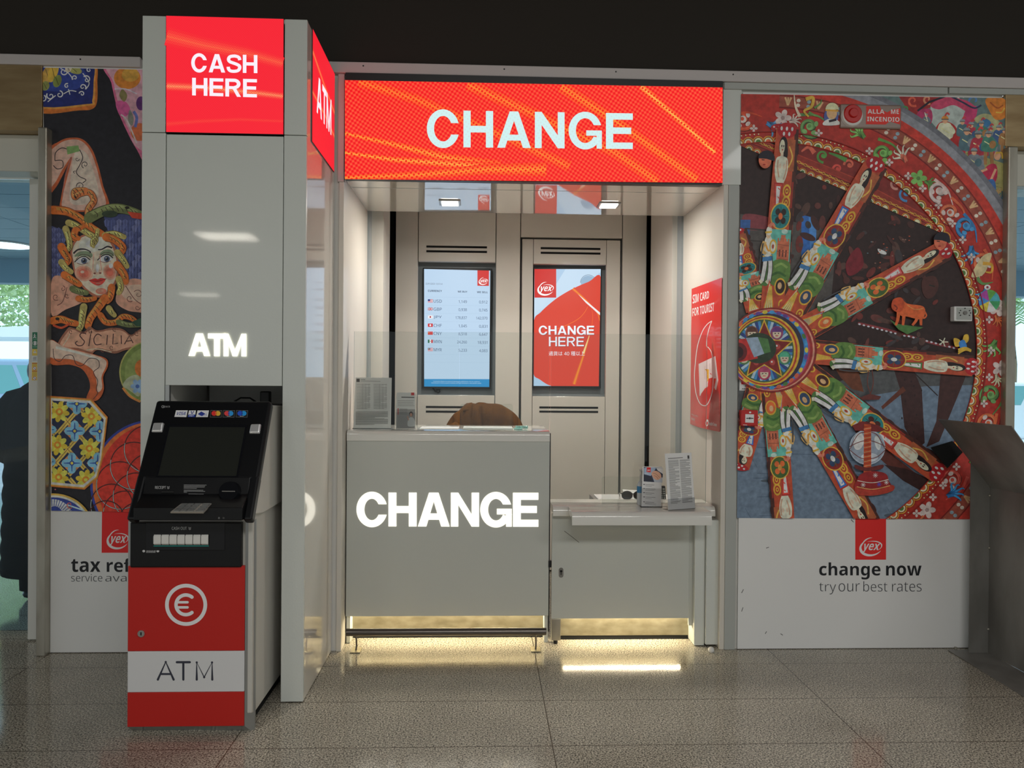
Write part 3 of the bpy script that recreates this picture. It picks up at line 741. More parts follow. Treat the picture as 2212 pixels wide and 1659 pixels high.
# cash dispenser block
bx0, bx1 = PX(284, 1170, YA), PX(523.5, 1170, YA)
ds = MB().box(bx0, bx1, YA-.014, YA+.05, za-.004, zf-.002).build('dispenser', 'atm_black', t, bevel=.005)
yd = YA-.0145
sl = MB()
a, b = at(333, 1154, yd), at(452, 1180, yd)
MB().box(a.x-.03, b.x+.06, yd-.002, yd+.004, b.z-.016, a.z+.045).build('dispenser_frame', 'atm_gloss', ds, bevel=.002)
MB().box(a.x, b.x, yd-.004, yd, b.z+.002, a.z+.002).build('cash_slot', 'dark_plastic', ds)
n_ = 7
sg = MB()
for i in range(n_):
    x0 = a.x+(b.x-a.x)*i/n_; x1 = a.x+(b.x-a.x)*(i+1)/n_
    sg.prof([(yd-.0045, b.z+.006), (yd-.011, b.z+.012), (yd-.011, a.z-.006), (yd-.0045, a.z)], x0+.0012, x1-.0012)
sg.build('slot_shutter', 'white_matte', ds, bevel=.0015)
MB().box(a.x, b.x, yd-.006, yd-.003, b.z+.001, b.z+.0035).build('slot_light', 'teal_fence', ds)
A = Art((0, yd-.0025, 0), gain=1.6); A.text('CASH OUT', (371, 1138, 403.5, 1144.5), (190, 190, 190), .012)
A.line([(407.5, 1139), (410, 1141.5), (412.5, 1139)], 1.2, (180, 180, 180)); A.line([(407.5, 1142), (410, 1144.5), (412.5, 1142)], 1.2, (180, 180, 180))
A.build('dispenser_lettering', 'print', ds)
A = Art((0, yd+.0, 0), gain=1.6); A.layer(); A.ell(310.5, 1190.5, 3, 2.6, (170, 170, 170)); A.ell(341, 1190.5, 3, 2.6, (170, 170, 170)); A.free()
for i in range(9): A.line([(316+i*2.4, 1194), (317.4+i*2.4, 1187.5)], 1+.5*(i % 2), (150, 150, 150))
A.build('code_label', 'print', ds)

# --- tilted fascia: a frame with local axes (across, down the slope)
fT = Vector((0, -.735, 0)); 
P0 = at(338, 861, -.735); P1 = at(588, 868, -.735); Q0 = at(272, 1121, -1.0); Q1 = at(542, 1123, -1.0)
xl = (P0.x+Q0.x)/2; xr = (P1.x+Q1.x)/2; zt_ = (P0.z+P1.z)/2; zb_ = (Q0.z+Q1.z)/2
Ltop = Vector((0, -.735, zt_)); Lbot = Vector((0, -1.0, zb_))
dn = (Lbot-Ltop); LEN = dn.length; dn = dn/LEN; nrm = Vector((0, -1, 0)); nrm = (nrm-dn*nrm.dot(dn)).normalized()
def FP(x, s_, h=0.0): return Vector((x, 0, 0))+Ltop+dn*s_+nrm*h
def onf(u, v, h=0.0): return on(u, v, Ltop+nrm*h, nrm)
def s_of(u, v): return (onf(u, v)-Ltop).dot(dn)
sR = s_of(430, 1036)                       # where the recess begins
th = .045
def fslab(x0, x1, s0, s1, h0=-th, h1=0): return ([FP(x0, s0, h1), FP(x1, s0, h1), FP(x1, s1, h1), FP(x0, s1, h1)], [FP(x0, s0, h0), FP(x1, s0, h0), FP(x1, s1, h0), FP(x0, s1, h0)])
cw = .034
fz = MB().hexa(*fslab(xl, xr, 0, sR))
fasc = fz.build('fascia', 'atm_black', t, bevel=.012, seg=3)
MB().hexa(*fslab(xl, xl+cw, sR-.02, LEN)).build('left_cheek', 'atm_black', t, bevel=.008)
MB().hexa(*fslab(xr-cw, xr, sR-.02, LEN)).build('right_cheek', 'atm_black', t, bevel=.008)
e0 = FP(0, sR); e1 = FP(0, LEN)
yv, zv = e0.y+.005, e0.z
ysh = yv-.025; zsh = e1.z+.075
rb = MB().prof([(yv, zv+.01), (ysh, zsh+.01), (e1.y-.012, e1.z+.045), (e1.y-.012, e1.z-.002), (e1.y+.05, e1.z-.004), (yv+.06, zsh-.02), (yv+.06, zv+.01)], xl+cw-.002, xr-cw+.002).build('card_panel', 'atm_black', t, bevel=.003)
MB().prof([(Ltop.y+.045, zt_-.02), (Lbot.y+.05, zb_+.01), (YA+.1, zb_-.01), (-.5, zb_-.01), (-.5, zt_-.03)], max(xl+.03, xi0+.004), xr-.012).build('fascia_box', 'atm_side', t, bevel=.004)
# touch screen
scq = [(363, 923), (531, 927), (508, 1029), (346, 1027)]
W = [onf(*p, .0008) for p in scq]; a_ = (W[0].x+W[3].x)/2; b_ = (W[1].x+W[2].x)/2; s0 = s_of(447, 923); s1 = s_of(427, 1028)
MB().hexa(*fslab(a_-.008, b_+.008, s0-.012, s1+.006, -.002, .0015)).build('screen_bezel', 'atm_gloss', t)
mat('atm_screen', (44, 46, 42), .18, spec=.5)
MB().hexa(*fslab(a_, b_, s0, s1, 0, .0022)).build('touch_screen', 'atm_screen', t)
# the two chrome mirrors
for (u, v) in ((342, 925), (552, 928)):
    c_ = onf(u, v); s_ = (c_-Ltop).dot(dn)
    MB().hexa([FP(c_.x-.018, s_-.018, .013), FP(c_.x+.019, s_-.02, .013), FP(c_.x+.018, s_+.016, .008), FP(c_.x-.02, s_+.018, .008)],
              [FP(c_.x-.022, s_-.021, 0), FP(c_.x+.022, s_-.022, 0), FP(c_.x+.022, s_+.021, 0), FP(c_.x-.023, s_+.021, 0)]).build('mirror', 'mirror_silver', t, bevel=.004, seg=3)
# stickers and marks on the fascia
W_ = (200, 202, 205); NV = (28, 44, 120)
def sticker(nm, fn):
    A = Art(Ltop+nrm*.0025, nrm, gain=1.8); A.to(250, 820, .2531); fn(A); A.build(nm, 'print', t)
def s1(A): A.poly([(515, 262), (615, 262), (603, 320), (500, 318)], W_); A.text('VISA', None, NV, .03, quad=[(522, 275), (602, 275), (596, 304), (516, 302)], shear=.1)
def s2(A):
    A.poly([(625, 263), (685, 263), (676, 320), (614, 320)], W_); A.poly([(620, 298), (680, 298), (676, 320), (614, 320)], (22, 50, 130))
    A.text('V', None, NV, .02, quad=[(640, 268), (670, 268), (666, 294), (636, 294)]); A.text('PAY', None, W_, .03, quad=[(630, 303), (668, 303), (664, 315), (627, 315)])
def s3(A): A.poly([(698, 263), (796, 263), (786, 320), (684, 320)], W_); A.poly([(730, 272), (765, 292), (735, 312), (700, 294)], NV); A.text('PLUS', None, (40, 60, 140), .01, quad=[(722, 291), (780, 291), (776, 310), (718, 310)])
for f in (s1, s2, s3): sticker('card_sticker', f)
for (x, ca, cb, mid) in ((809, (205, 40, 38), (225, 150, 50), (220, 95, 35)), (918, (200, 60, 60), (40, 130, 190), (70, 70, 140)), (1030, (30, 70, 170), (30, 130, 200), (26, 60, 140))):
    def s4(A):
        A.poly([(x+1, 261), (x+99, 263), (x+93, 323), (x-6, 321)], (110, 110, 112)); A.poly([(x+3, 263), (x+97, 265), (x+91, 321), (x-4, 319)], (16, 17, 19))
        A.ell(x+31, 288, 23, 21, ca); A.ell(x+63, 288, 23, 21, cb); A.ell(x+47, 288, 7.5, 15, mid)
        if x > 850: A.line([(x+30, 313), (x+62, 313)], 4, (150, 150, 150))
    sticker('card_sticker', s4)
def s5(A): A.arc(402, 231, 7, 12, 0, 2*pi, (120, 120, 120), 16); A.arc(414, 231, 5, 9, 0, 2*pi, (120, 120, 120), 16); A.text('NCR', (426, 224, 464, 238), (120, 120, 120), .02)
sticker('maker_mark', s5)
# recess: receipt slot, notices, card reader, keypad
NR = Vector((0, -(zv-zsh), -(yv-ysh)*-1)).normalized(); NR = Vector((0, -1, .3)).normalized()
pr_ = Vector((0, yv, zv+.01)); pr2 = Vector((0, ysh, zsh+.01)); dd = (pr2-pr_).normalized(); NR = Vector((0, dd.z, -dd.y)); NR = NR if NR.y < 0 else -NR
A = Art(pr_+NR*.002, NR, gain=1.7)
A.text('RECEIPT', (335, 1050, 358.5, 1056), (170, 170, 170), .012)
A.line([(361, 1050.5), (363.5, 1053), (366, 1050.5)], 1.1, (160, 160, 160)); A.line([(361, 1053.5), (363.5, 1056), (366, 1053.5)], 1.1, (160, 160, 160))
A.build('receipt_lettering', 'print', rb)
A = Art(pr_+NR*.002, NR, gain=1.7); A.layer()
for i, (y, x1) in enumerate(((1047.5, 446), (1050, 443), (1052.3, 442), (1054.5, 425), (1058.5, 439), (1061, 443), (1063.2, 404))): A.line([(397, y), (x1, y+.4)], 1.1, (120, 120, 120))
A.line([(407, 1067), (440, 1067.4)], .9, (110, 110, 110))
A.rect(435, 1070, 449, 1074.5, (190, 190, 190)); A.rect(407, 1070.5, 412, 1074, (190, 60, 50)); A.rect(399, 1070.5, 407, 1074, (40, 46, 70)); A.rect(417, 1071, 430, 1074, (50, 50, 52)); A.free()
A.build('notice_lettering', 'print', rb)
p = on(350, 1063, pr_, NR); q = on(376, 1063, pr_, NR)
MB().hexa([p+NR*.004+dd*-.003, q+NR*.004-dd*.003, q+NR*.004+dd*.003, p+NR*.004+dd*.003], [p-dd*.005, q-dd*.005, q+dd*.005, p+dd*.005]).build('receipt_slot', 'dark_plastic', rb)
c = on(497, 1063, pr_, NR); rd = MB().cyl(c-NR*.002, c+NR*.02, .043, 32, r1=.037).build('card_reader', 'atm_gloss', rb, smooth=40)
MB().hexa([c+NR*.021+Vector((-.025, 0, 0)), c+NR*.021+Vector((.025, 0, 0)), c+NR*.021+Vector((.025, 0, 0))+dd*.003, c+NR*.021+Vector((-.025, 0, 0))+dd*.003],
          [c+NR*.019+Vector((-.025, 0, 0)), c+NR*.019+Vector((.025, 0, 0)), c+NR*.019+Vector((.025, 0, 0))+dd*.003, c+NR*.019+Vector((-.025, 0, 0))+dd*.003]).build('card_slot', 'dark_steel', rd)
# keypad on the sloping shelf
k0 = Vector((0, ysh, zsh+.01)); k1 = Vector((0, e1.y-.012, e1.z+.045)); kd = (k1-k0).normalized(); KN = Vector((0, kd.z, -kd.y)); KN = KN if KN.z > 0 else -KN
W = [on(u, v, k0+KN*.003, KN) for u, v in ((391, 1088), (457, 1087.5), (439, 1106.5), (368, 1106))]
kp = MB().hexa(W, [p-KN*.006 for p in W]).build('keypad', 'key_metal', rb)
ks = MB()
def KP(a, b, h): return (W[0]*(1-a)+W[1]*a)*(1-b)+(W[3]*(1-a)+W[2]*a)*b+KN*h
for r_ in range(4):
    for c_ in range(4):
        a0 = .07+c_*.21+(.06 if c_ == 3 else 0); a1 = a0+(.17 if c_ < 3 else .22); b0 = .07+r_*.225; b1 = b0+.17
        kk = MB().hexa([KP(a0, b0, .004), KP(a1, b0, .004), KP(a1, b1, .004), KP(a0, b1, .004)], [KP(a0-.01, b0-.01, 0), KP(a1+.01, b0-.01, 0), KP(a1+.01, b1+.01, 0), KP(a0-.01, b1+.01, 0)]).build('key', 'alu', kp)
A = Art(k1+Vector((0, -.0005, 0)), (0, -1, 0), gain=1.5); A.layer(); A.ell(473, 1119, 2, 2.4, (90, 90, 90)); A.ell(483, 1119, 2.4, 2, (60, 60, 60)); A.free(); A.build('headphone_mark', 'print', rb)
sl_ = at(587, 951, -.62); MB().cyl((ax1-.008, sl_.y, sl_.z), (ax1+.003, sl_.y, sl_.z), .008, 14).build('side_lock', 'chrome', t)
# ================================================================== SERVICE COUNTERS
Yc = .10; YG = .17
zk, zp1, zcap, zct = 0, PZ(970, 1331, Yc), PZ(970, 953, Yc), PZ(970, 931, Yc)
cx0, cx1 = PX(748, 1150, Yc), PX(1186, 1150, Yc)
t = thing('service_counter', ((cx0+cx1)/2, .3, 0), 'tall white counter with lit CHANGE lettering and glass screens on top', 'counter')
MB().box(cx0, cx1, Yc, Yc+.02, zp1, zcap).build('front_panel', 'counter_front', t, bevel=.002)
cap = [(Yc-.004, zcap), (Yc-.004, zct-.024)]+[(Yc+.024-.028*cos(a*pi/12), zct-.024+.024*sin(a*pi/12)) for a in range(1, 7)]+[(.62, zct), (.62, zct-.04), (Yc+.03, zct-.04), (Yc+.03, zcap)]
MB().prof(cap, cx0, cx1).build('worktop', 'counter_white', t, smooth=50)
for xa_ in (cx0, cx1-.02): MB().box(xa_, xa_+.02, Yc+.021, .6, .0, zct-.041).build('side_panel', 'white_panel', t, bevel=.002)
MB().box(cx0+.021, cx1-.021, .205, .225, .012, zp1+.05).build('kick_plate', 'kick_steel', t)
MB().box(cx0+.021, cx1-.021, .206, .224, .0, .011).build('kick_seal', 'black_gap', t)
MB().box(cx0+.021, cx1-.021, Yc+.021, .204, zp1+.012, zp1+.02).build('underside', 'white_matte', t)
MB().box(cx0+.03, cx1-.03, Yc+.03, Yc+.036, zp1+.004, zp1+.012).build('light_strip', 'strip_lit', t)
l_ = area('counter_strip_light', ((cx0+cx1)/2, Yc+.05, zp1+.003), cx1-cx0-.06, .008, 3.4, (1, .86, .58))
A = Art((0, Yc-.0015, 0)); A.bold('CHANGE', [(770, 1064), (1163, 1064.5), (1163, 1138), (770, 1137)], (255, 250, 235), .235, .035)
A.build('lit_lettering', 'letter_lit', t)
MB().box(cx1+.001, cx1+.006, Yc+.01, Yc+.03, .06, zct-.01).build('edge_strip', 'dark_plastic', t)
hg = at(1187, 1218, Yc); MB().box(hg.x-.006, hg.x+.010, Yc-.006, Yc+.01, hg.z-.018, hg.z+.018).build('latch', 'dark_plastic', t, bevel=.002)

# low counter
Yl = .08; zlt = .737
lx0, lx1 = PX(1192, 1200, Yl), PX(1489, 1200, Yl)
zl1 = PZ(1350, 1336, Yl)
xe = PX(1556, 1110, .0)
t = thing('service_counter', ((lx0+lx1)/2, .2, 0), 'low white counter with rounded shelf edge beside the tall CHANGE counter', 'counter')
MB().box(lx0, lx1, Yl, Yl+.02, zl1, zlt-.045).build('front_panel', 'counter_front', t, bevel=.002)
def nose(y0, y1, zt, hh, r=.03):
    return [(y0, zt-hh), (y0, zt-r)]+[(y0+r-r*cos(a*pi/12), zt-r+r*sin(a*pi/12)) for a in range(1, 7)]+[(y1, zt), (y1, zt-.035), (y0+.02, zt-.035), (y0+.02, zt-hh)]
MB().prof(nose(Yl-.035, .30, zlt, .05), lx0+.002, PX(1541, 1110, Yl)).build('worktop', 'counter_white', t, smooth=50)
MB().prof(nose(-.125, Yl-.036, zlt+.0005, .066, .035), PX(1236, 1115, -.125), PX(1538, 1115, -.125)).build('shelf_edge', 'counter_white', t, smooth=50)
a_ = PX(1500, 1300, .05); b_ = PX(1522, 1300, .05)
MB().box(a_, b_, .05, .24, .004, zlt-.068).build('end_panel', 'white_panel', t, bevel=.003)
MB().box(lx1+.001, a_-.001, Yl+.004, Yl+.02, zl1-.04, zlt-.046).build('filler_panel', 'counter_front', t)
MB().box(lx0+.055, a_-.001, .162, .18, .022, zl1+.06).build('kick_plate', 'kick_steel', t)
MB().box(lx0+.055, a_-.001, .164, .178, .0, .021).build('kick_seal', 'black_gap', t)
MB().box(lx0+.002, lx0+.05, Yl+.004, Yl+.05, .022, zl1-.002).build('corner_foot', 'steel', t, bevel=.002)
MB().cyl((lx0+.026, Yl+.027, .0), (lx0+.026, Yl+.027, .022), .011, 14).build('glide', 'dark_plastic', t)
MB().box(lx0+.055, lx1-.01, Yl+.022, Yl+.028, zl1+.002, zl1+.01).build('light_strip', 'strip_lit', t)
area('counter_strip_light', ((lx0+lx1)/2+.02, Yl+.045, zl1+.0), lx1-lx0-.1, .008, 2.8, (1, .86, .58))
lk = at(1212, 1237, Yl)
lkp = [Vector((lk.x+.0125*cos(a)*1, Yl-.001, lk.z+(.014 if sin(a) > 0 else -.014)+.0125*sin(a))) for a in [2*pi*i/24 for i in range(24)]]
kl = MB().slab(lkp, (0, .004, 0)).build('lock_plate', 'dark_steel', t)
MB().cyl((lk.x, Yl-.003, lk.z+.008), (lk.x, Yl-.0005, lk.z+.008), .006, 14).box(lk.x-.002, lk.x+.002, Yl-.0025, Yl-.0005, lk.z-.012, lk.z+.006).build('keyhole', 'black_gap', kl)
A = Art((0, Yl-.0005, 0), gain=2); A.line([(1219, 1147), (1236, 1160), (1251, 1172)], 1.1, (70, 66, 60)); A.build('scratch', 'print', t)

# foot rail
t = thing('foot_rail', (-.18, -.02, 0), 'brushed steel foot rail on two feet in front of the CHANGE counter', 'rail')
ry = -.0; zr = PZ(970, 1365, ry)
MB().cyl((PX(748, 1365, ry), ry, zr), (PX(1180, 1362, ry), ry, zr), .019, 28).build('bar', 'rail_steel', t, smooth=40, bevel=.001)
for u, v in ((769, 1405), (1157, 1405)):
    p = at(u, v, ry+.0); x = p.x
    MB().tube([(x, ry, zr-.017), (x+.001, ry+.004, zr-.04), (x+.002, ry+.005, .03), (x, ry, .006)], .0045, 10).build('post', 'rail_steel', t, smooth=60)
    MB().box(x-.026, x+.026, ry-.03, ry+.045, 0, .006).build('foot_plate', 'kick_steel', t, bevel=.0015)

# ------------------------------------------------------------------ glass screens
def pane(nm, u0, u1, v0, zb_, Y, label, gm='glass', r=0, th=.008):
    a, b = at(u0, v0, Y), at(u1, v0, Y); z1 = (a.z+b.z)/2
    if r:
        pts = [(a.x, Y, zb_), (b.x, Y, zb_)]+[(b.x-r+r*cos(k*pi/12), Y, z1-r+r*sin(k*pi/12)) for k in range(7)]+[(a.x+r-r*sin(k*pi/12), Y, z1-r+r*cos(k*pi/12)) for k in range(7)]
        o = MB().slab(pts, (0, th, 0))
    else: o = MB().box(a.x, b.x, Y, Y+th, zb_, z1)
    for i, f in enumerate(o.f):
        n_ = (o.v[f[1]]-o.v[f[0]]).cross(o.v[f[2]]-o.v[f[0]])
        if abs(n_.normalized().y) < .5: o.m[i] = 1
    return tag(o.build(nm, [gm, 'glass_edge']), label, 'glass screen')
pane('glass_screen', 765, 992.5, 717, zct, YG, 'clear glass screen on the tall counter, left pane before the rates display')
pane('glass_screen', 993.5, 1187, 718, zct, YG, 'clear glass screen on the tall counter, right pane before the brown jacket')
pane('glass_screen', 1190.5, 1528, 722, zlt, YG, 'large clear glass screen standing on the low counter')
pane('glass_flap', 994, 1108, 873, zct, YG-.022, 'small rounded clear pane on the tall counter before the brown jacket', r=.012, th=.005)
pane('glass_flap', 1301, 1420, 1030, zlt, YG-.03, 'small rounded clear pane on the low counter by the sunglasses', r=.012, th=.005)

# ------------------------------------------------------------------ downlights of the soffit
for k, (u, v, lb) in enumerate(((972, 437, 'square recessed downlight in the soffit above the rates display'), (1315, 442, 'square recessed downlight in the soffit above the CHANGE HERE display'))):
    d = ray(u, v); p = CAMP+d*((zs-CAMP.z)/d.z)
    t = thing('downlight', p, lb, 'downlight', 'downlights in the booth soffit')
    MB().box(p.x-.062, p.x+.062, p.y-.062, p.y+.062, zs-.006, zs-.0005).build('frame', 'alu', t, bevel=.002)
    MB().box(p.x-.048, p.x+.048, p.y-.05, p.y+.05, zs-.012, zs-.006).build('lens', 'lamp_lit', t, bevel=.003)
    area('downlight_lamp', (p.x, p.y, zs-.014), .1, .1, 9.6, (1, .95, .88))

# ------------------------------------------------------------------ wall displays
def display(bz, lb, Y=1.70):
    x0 = (bz[0][0]+bz[3][0])/2; x1 = (bz[1][0]+bz[2][0])/2
    a, b = at(x0, 700, Y), at(x1, 700, Y); z1 = (PZ(*bz[0], Y)+PZ(*bz[1], Y))/2; z0 = (PZ(*bz[2], Y)+PZ(*bz[3], Y))/2
    t = thing('wall_display', ((a.x+b.x)/2, Y, z0), lb, 'display')
    MB().box(a.x, b.x, Y+.002, Y+.05, z0, z1).build('case', 'dark_plastic', t, bevel=.003)
    return t, Art((0, Y+.0015, 0))
t, A = display([(912.4, 577), (1063, 581), (1060.5, 839.5), (913, 838)], 'upright screen listing exchange rates on the left of the back wall')
TL, TR, BR, BL = (916.2, 581), (1059, 584.6), (1056.9, 836), (916.2, 835)
A.poly([TL, TR, BR, BL], (186, 212, 236))
A.clip = [TL, TR, BR, BL]
A.to(890, 550, .18688)
A.poly([(140, 1438), (895, 1440), (893, 1532), (140, 1528)], (30, 140, 200))
A.poly([(756, 180), (890, 184), (888, 362), (756, 360)], (205, 42, 40))
logo(A, 770, 262, 876, 352)
DK = (38, 60, 92)
A.text('22/01/2025 13:57:41', None, (70, 84, 110), .012, quad=[(156, 326), (352, 331), (352, 349), (156, 345)])
A.text('CURRENCY', None, DK, .028, quad=[(184, 406), (346, 410), (346, 432), (184, 430)])
A.text('WE BUY', None, DK, .028, quad=[(528, 417), (640, 420), (640, 440), (528, 438)])
A.text('WE SELL', None, DK, .028, quad=[(751, 422), (875, 425), (875, 446), (751, 444)])
rows = (('USD', '1,149', '0,912', 536), ('GBP', '0,938', '0,745', 629), ('JPY', '178,837', '142,070', 722), ('CHF', '1,045', '0,831', 817), ('CNY', '8,518', '6,647', 909), ('MXN', '24,260', '18,931', 1003), ('MYR', '5,233', '4,083', 1098))
for i, (c, b_, s_, y) in enumerate(rows):
    A.text(c, None, (44, 70, 110), .012, quad=[(250, y-17), (344, y-15), (344, y+21), (250, y+19)])
    wb = len(b_)*17.5; ws = len(s_)*17.5
    A.text(b_, None, (44, 70, 110), .010, quad=[(634-wb-8, y-9), (634, y-8), (634, y+29), (626-wb, y+28)])
    A.text(s_, None, (44, 70, 110), .010, quad=[(872-ws-8, y-4), (872, y-3), (872, y+34), (864-ws, y+33)])
    A.line([(152, y-45), (895, y-38)], 1.6, (160, 190, 218))
    x, yy, w_, h_ = 183, y-20, 58, 38
    fl = lambda a, b, d, e_, c: A.rect(x+w_*a, yy+h_*b, x+w_*d, yy+h_*e_, c)
    if c in ('USD', 'MYR'):
        fl(0, 0, 1, 1, (235, 225, 232))
        for k in range(4): fl(0, k/3.5, 1, k/3.5+.14, (196, 70, 84))
        fl(0, 0, .46, .56, (40, 60, 130))
        if c == 'MYR': A.ell(x+w_*.2, yy+h_*.28, 6, 6, (235, 200, 90))
    elif c == 'GBP':
        fl(0, 0, 1, 1, (46, 62, 130)); A.line([(x, yy), (x+w_, yy+h_)], 8, (235, 235, 240)); A.line([(x, yy+h_), (x+w_, yy)], 8, (235, 235, 240))
        A.line([(x, yy), (x+w_, yy+h_)], 3, (200, 60, 70)); A.line([(x, yy+h_), (x+w_, yy)], 3, (200, 60, 70))
        fl(.38, 0, .62, 1, (235, 235, 240)); fl(0, .33, 1, .67, (235, 235, 240)); fl(.43, 0, .57, 1, (200, 40, 56)); fl(0, .41, 1, .59, (200, 40, 56))
    elif c == 'JPY': fl(0, 0, 1, 1, (238, 238, 242)); A.line([(x, yy), (x+w_, yy), (x+w_, yy+h_), (x, yy+h_), (x, yy)], 1.5, (150, 160, 180)); A.ell(x+w_/2, yy+h_/2, 10, 10, (170, 24, 50))
    elif c == 'CHF': fl(0, 0, 1, 1, (200, 36, 46)); fl(.42, .2, .58, .8, (245, 245, 245)); fl(.3, .4, .7, .6, (245, 245, 245))
    elif c == 'CNY': fl(0, 0, 1, 1, (208, 50, 50)); A.ell(x+12, yy+11, 5, 5, (235, 190, 70))
    else: fl(0, 0, .34, 1, (20, 106, 76)); fl(.34, 0, .66, 1, (240, 240, 240)); fl(.66, 0, 1, 1, (200, 44, 56)); A.ell(x+w_/2, yy+h_/2, 5, 6, (120, 100, 60))
for y in (1153, 1243): A.line([(148, y), (893, y+4)], 1.6, (165, 195, 222))
A.text('Il presente display ha valore di messaggio pubblicitario. Per le condizioni', None, (205, 228, 245), 0, quad=[(245, 1457), (782, 1462), (782, 1478), (245, 1473)], res=2)
A.text('contrattuali si rinvia a quanto indicato nei fogli informativi e nel cartello cambi.', None, (205, 228, 245), 0, quad=[(224, 1475), (802, 1480), (802, 1498), (224, 1493)], res=2)
A.to(0, 0, 1); A.build('screen', 'screen', t)
# hanging lead under the display
cp = [at(u, v, 1.735) for u, v in ((935, 838), (940, 845), (948, 848), (950, 842), (943, 841), (946, 849), (951, 845))]
tag(MB().tube(cp, .005).build('cable', 'wire_black', smooth=60), 'short black cable dangling below the rates display', 'cable')

t, A = display([(1151.7, 577.7), (1301.6, 577.7), (1296.8, 838.8), (1151, 837.8)], 'upright red screen reading CHANGE HERE set in the beige door')
TL, TR, BR, BL = (1154.6, 581.2), (1297.8, 581.2), (1293.5, 834.3), (1152.7, 833.6)
A.poly([TL, TR, BR, BL], (172, 203, 230)); A.clip = [TL, TR, BR, BL]; A.to(1100, 560, .19293)
A.poly([(630, 110), (1030, 110), (1030, 140), (560, 480), (380, 560), (280, 650), (280, 430), (530, 270)], (196, 220, 240))
A.poly([(283, 430), (440, 430), (380, 530), (283, 600)], (200, 222, 240))
A.arc(885, 262, 84, 90, pi, 2*pi, (120, 146, 170)); A.ell(885, 262, 84, 78, (150, 180, 206))
RD = (216, 62, 42)
A.blob([(1030, 208), (890, 252), (720, 326), (560, 418), (440, 510), (350, 596), (278, 684), (272, 1000), (272, 1278), (340, 1345), (475, 1420), (700, 1440), (1010, 1430), (1030, 800)], RD)
for i in range(5):
    f = i/4; c = (216+(244-216)*f, 62+(150-62)*f, 42+(30-42)*f)
    A.curve([(712, 330), (770, 380), (880, 480), (985, 600), (1012, 690)], 46*(1-f*.9), c, 8*(1-f*.8))
    A.curve([(905, 800), (880, 920), (830, 1080), (770, 1260), (725, 1400)], 12*(1-f*.85), c, 60*(1-f*.9))
    A.curve([(540, 780), (650, 735), (770, 670), (840, 600), (880, 530)], 16*(1-f*.8), (216+(240-216)*f, 62+(120-62)*f, 42), 4)
    A.curve([(925, 560), (935, 640), (925, 740), (900, 860)], 8*(1-f*.8), (216+(236-216)*f, 62+(100-62)*f, 42), 20*(1-f*.9))
A.poly([(770, 390), (1030, 608), (1030, 640), (930, 550), (860, 490)], (240, 236, 236))
A.line([(895, 860), (865, 950), (830, 1055)], 6, (250, 214, 140), 22)
A.rect(283, 108, 526, 430, (206, 42, 38)); logo(A, 314, 250, 496, 412)
SH = (150, 40, 34)
for dx, dy, c in ((5, 6, SH), (0, 0, (240, 244, 255))):
    A.bold('CHANGE', [(330+dx, 745+dy), (950+dx, 745+dy), (950+dx, 845+dy), (330+dx, 845+dy)], c, .2, .11)
    A.bold('HERE', [(444+dx, 868+dy), (836+dx, 868+dy), (836+dx, 974+dy), (444+dx, 974+dy)], c, .165, .14)
A.text('通貨は 40 種以上', (442, 1030, 846, 1080), (240, 238, 245), .008)
A.to(0, 0, 1); A.build('screen', 'screen', t)

# ------------------------------------------------------------------ telephone poster on the right booth wall
XQ = XR-.004
pq = [(1494, 624), (1559.5, 599.5), (1555.5, 933), (1491, 916)]
pw = [atx(*p, XQ) for p in pq]
zbm = (pw[2].z+pw[3].z)/2
class Poster(Art):
    def pt(s, p, k=None):
        v = atx(s.o[0]+p[0]*s.o[2], s.o[1]+p[1]*s.o[2], XQ); f = max(0, 1-(v.z-zbm)/.35)
        q = (v.y-pw[1].y)/(pw[0].y-pw[1].y)
        v.x -= .02*f*f*max(0, sin(pi*min(1, max(0, q))))+s.EPS*(s.k if k is None else k); return v
A = Poster((XQ, 0, 0), (-1, 0, 0), gain=1.45)
nR = 14; gx = [[(pq[0][0]+(pq[1][0]-pq[0][0])*i/8)*(1-j/nR)+(pq[3][0]+(pq[2][0]-pq[3][0])*i/8)*j/nR for i in range(9)] for j in range(nR+1)]
gy = [[(pq[0][1]+(pq[1][1]-pq[0][1])*i/8)*(1-j/nR)+(pq[3][1]+(pq[2][1]-pq[3][1])*i/8)*j/nR for i in range(9)] for j in range(nR+1)]
P2 = [(gx[j][i], gy[j][i]) for j in range(nR+1) for i in range(9)]
A.faces(P2, [(j*9+i, j*9+i+1, (j+1)*9+i+1, (j+1)*9+i) for j in range(nR) for i in range(8)], (190, 26, 26))
WH = (225, 214, 210)
A.k += 25
A.to(1460, 560, .26534)
A.text('SIM CARD', None, WH, .02, quad=[(137, 290), (270, 256), (270, 318), (137, 362)])
A.text('FOR TOURIST', None, WH, .02, quad=[(135, 400), (312, 350), (312, 422), (135, 466)])
A.curve([(262, 715), (290, 760), (303, 850), (305, 980), (298, 1090), (270, 1175), (240, 1192), (200, 1165), (165, 1080), (152, 960), (160, 830), (178, 700), (215, 590), (255, 530), (293, 502)], 6, WH)
A.curve([(293, 502), (272, 560), (255, 630), (250, 705), (262, 715)], 6, WH)
A.layer(); A.poly([(186, 852), (322, 788), (346, 985), (330, 1063), (200, 1112)], (226, 220, 216)); A.free()
A.line([(203, 875), (277, 842), (283, 1000), (270, 1032), (206, 1058), (203, 875)], 2, (110, 104, 100))
A.blob([(208, 885), (238, 866), (265, 862), (268, 930), (266, 985), (240, 1008), (212, 1014), (208, 950)], (214, 170, 44))
for y in (900, 935, 970): A.line([(210, y+6), (266, y-10)], 1.5, (140, 106, 30))
A.line([(238, 868), (236, 1008)], 1.5, (140, 106, 30))
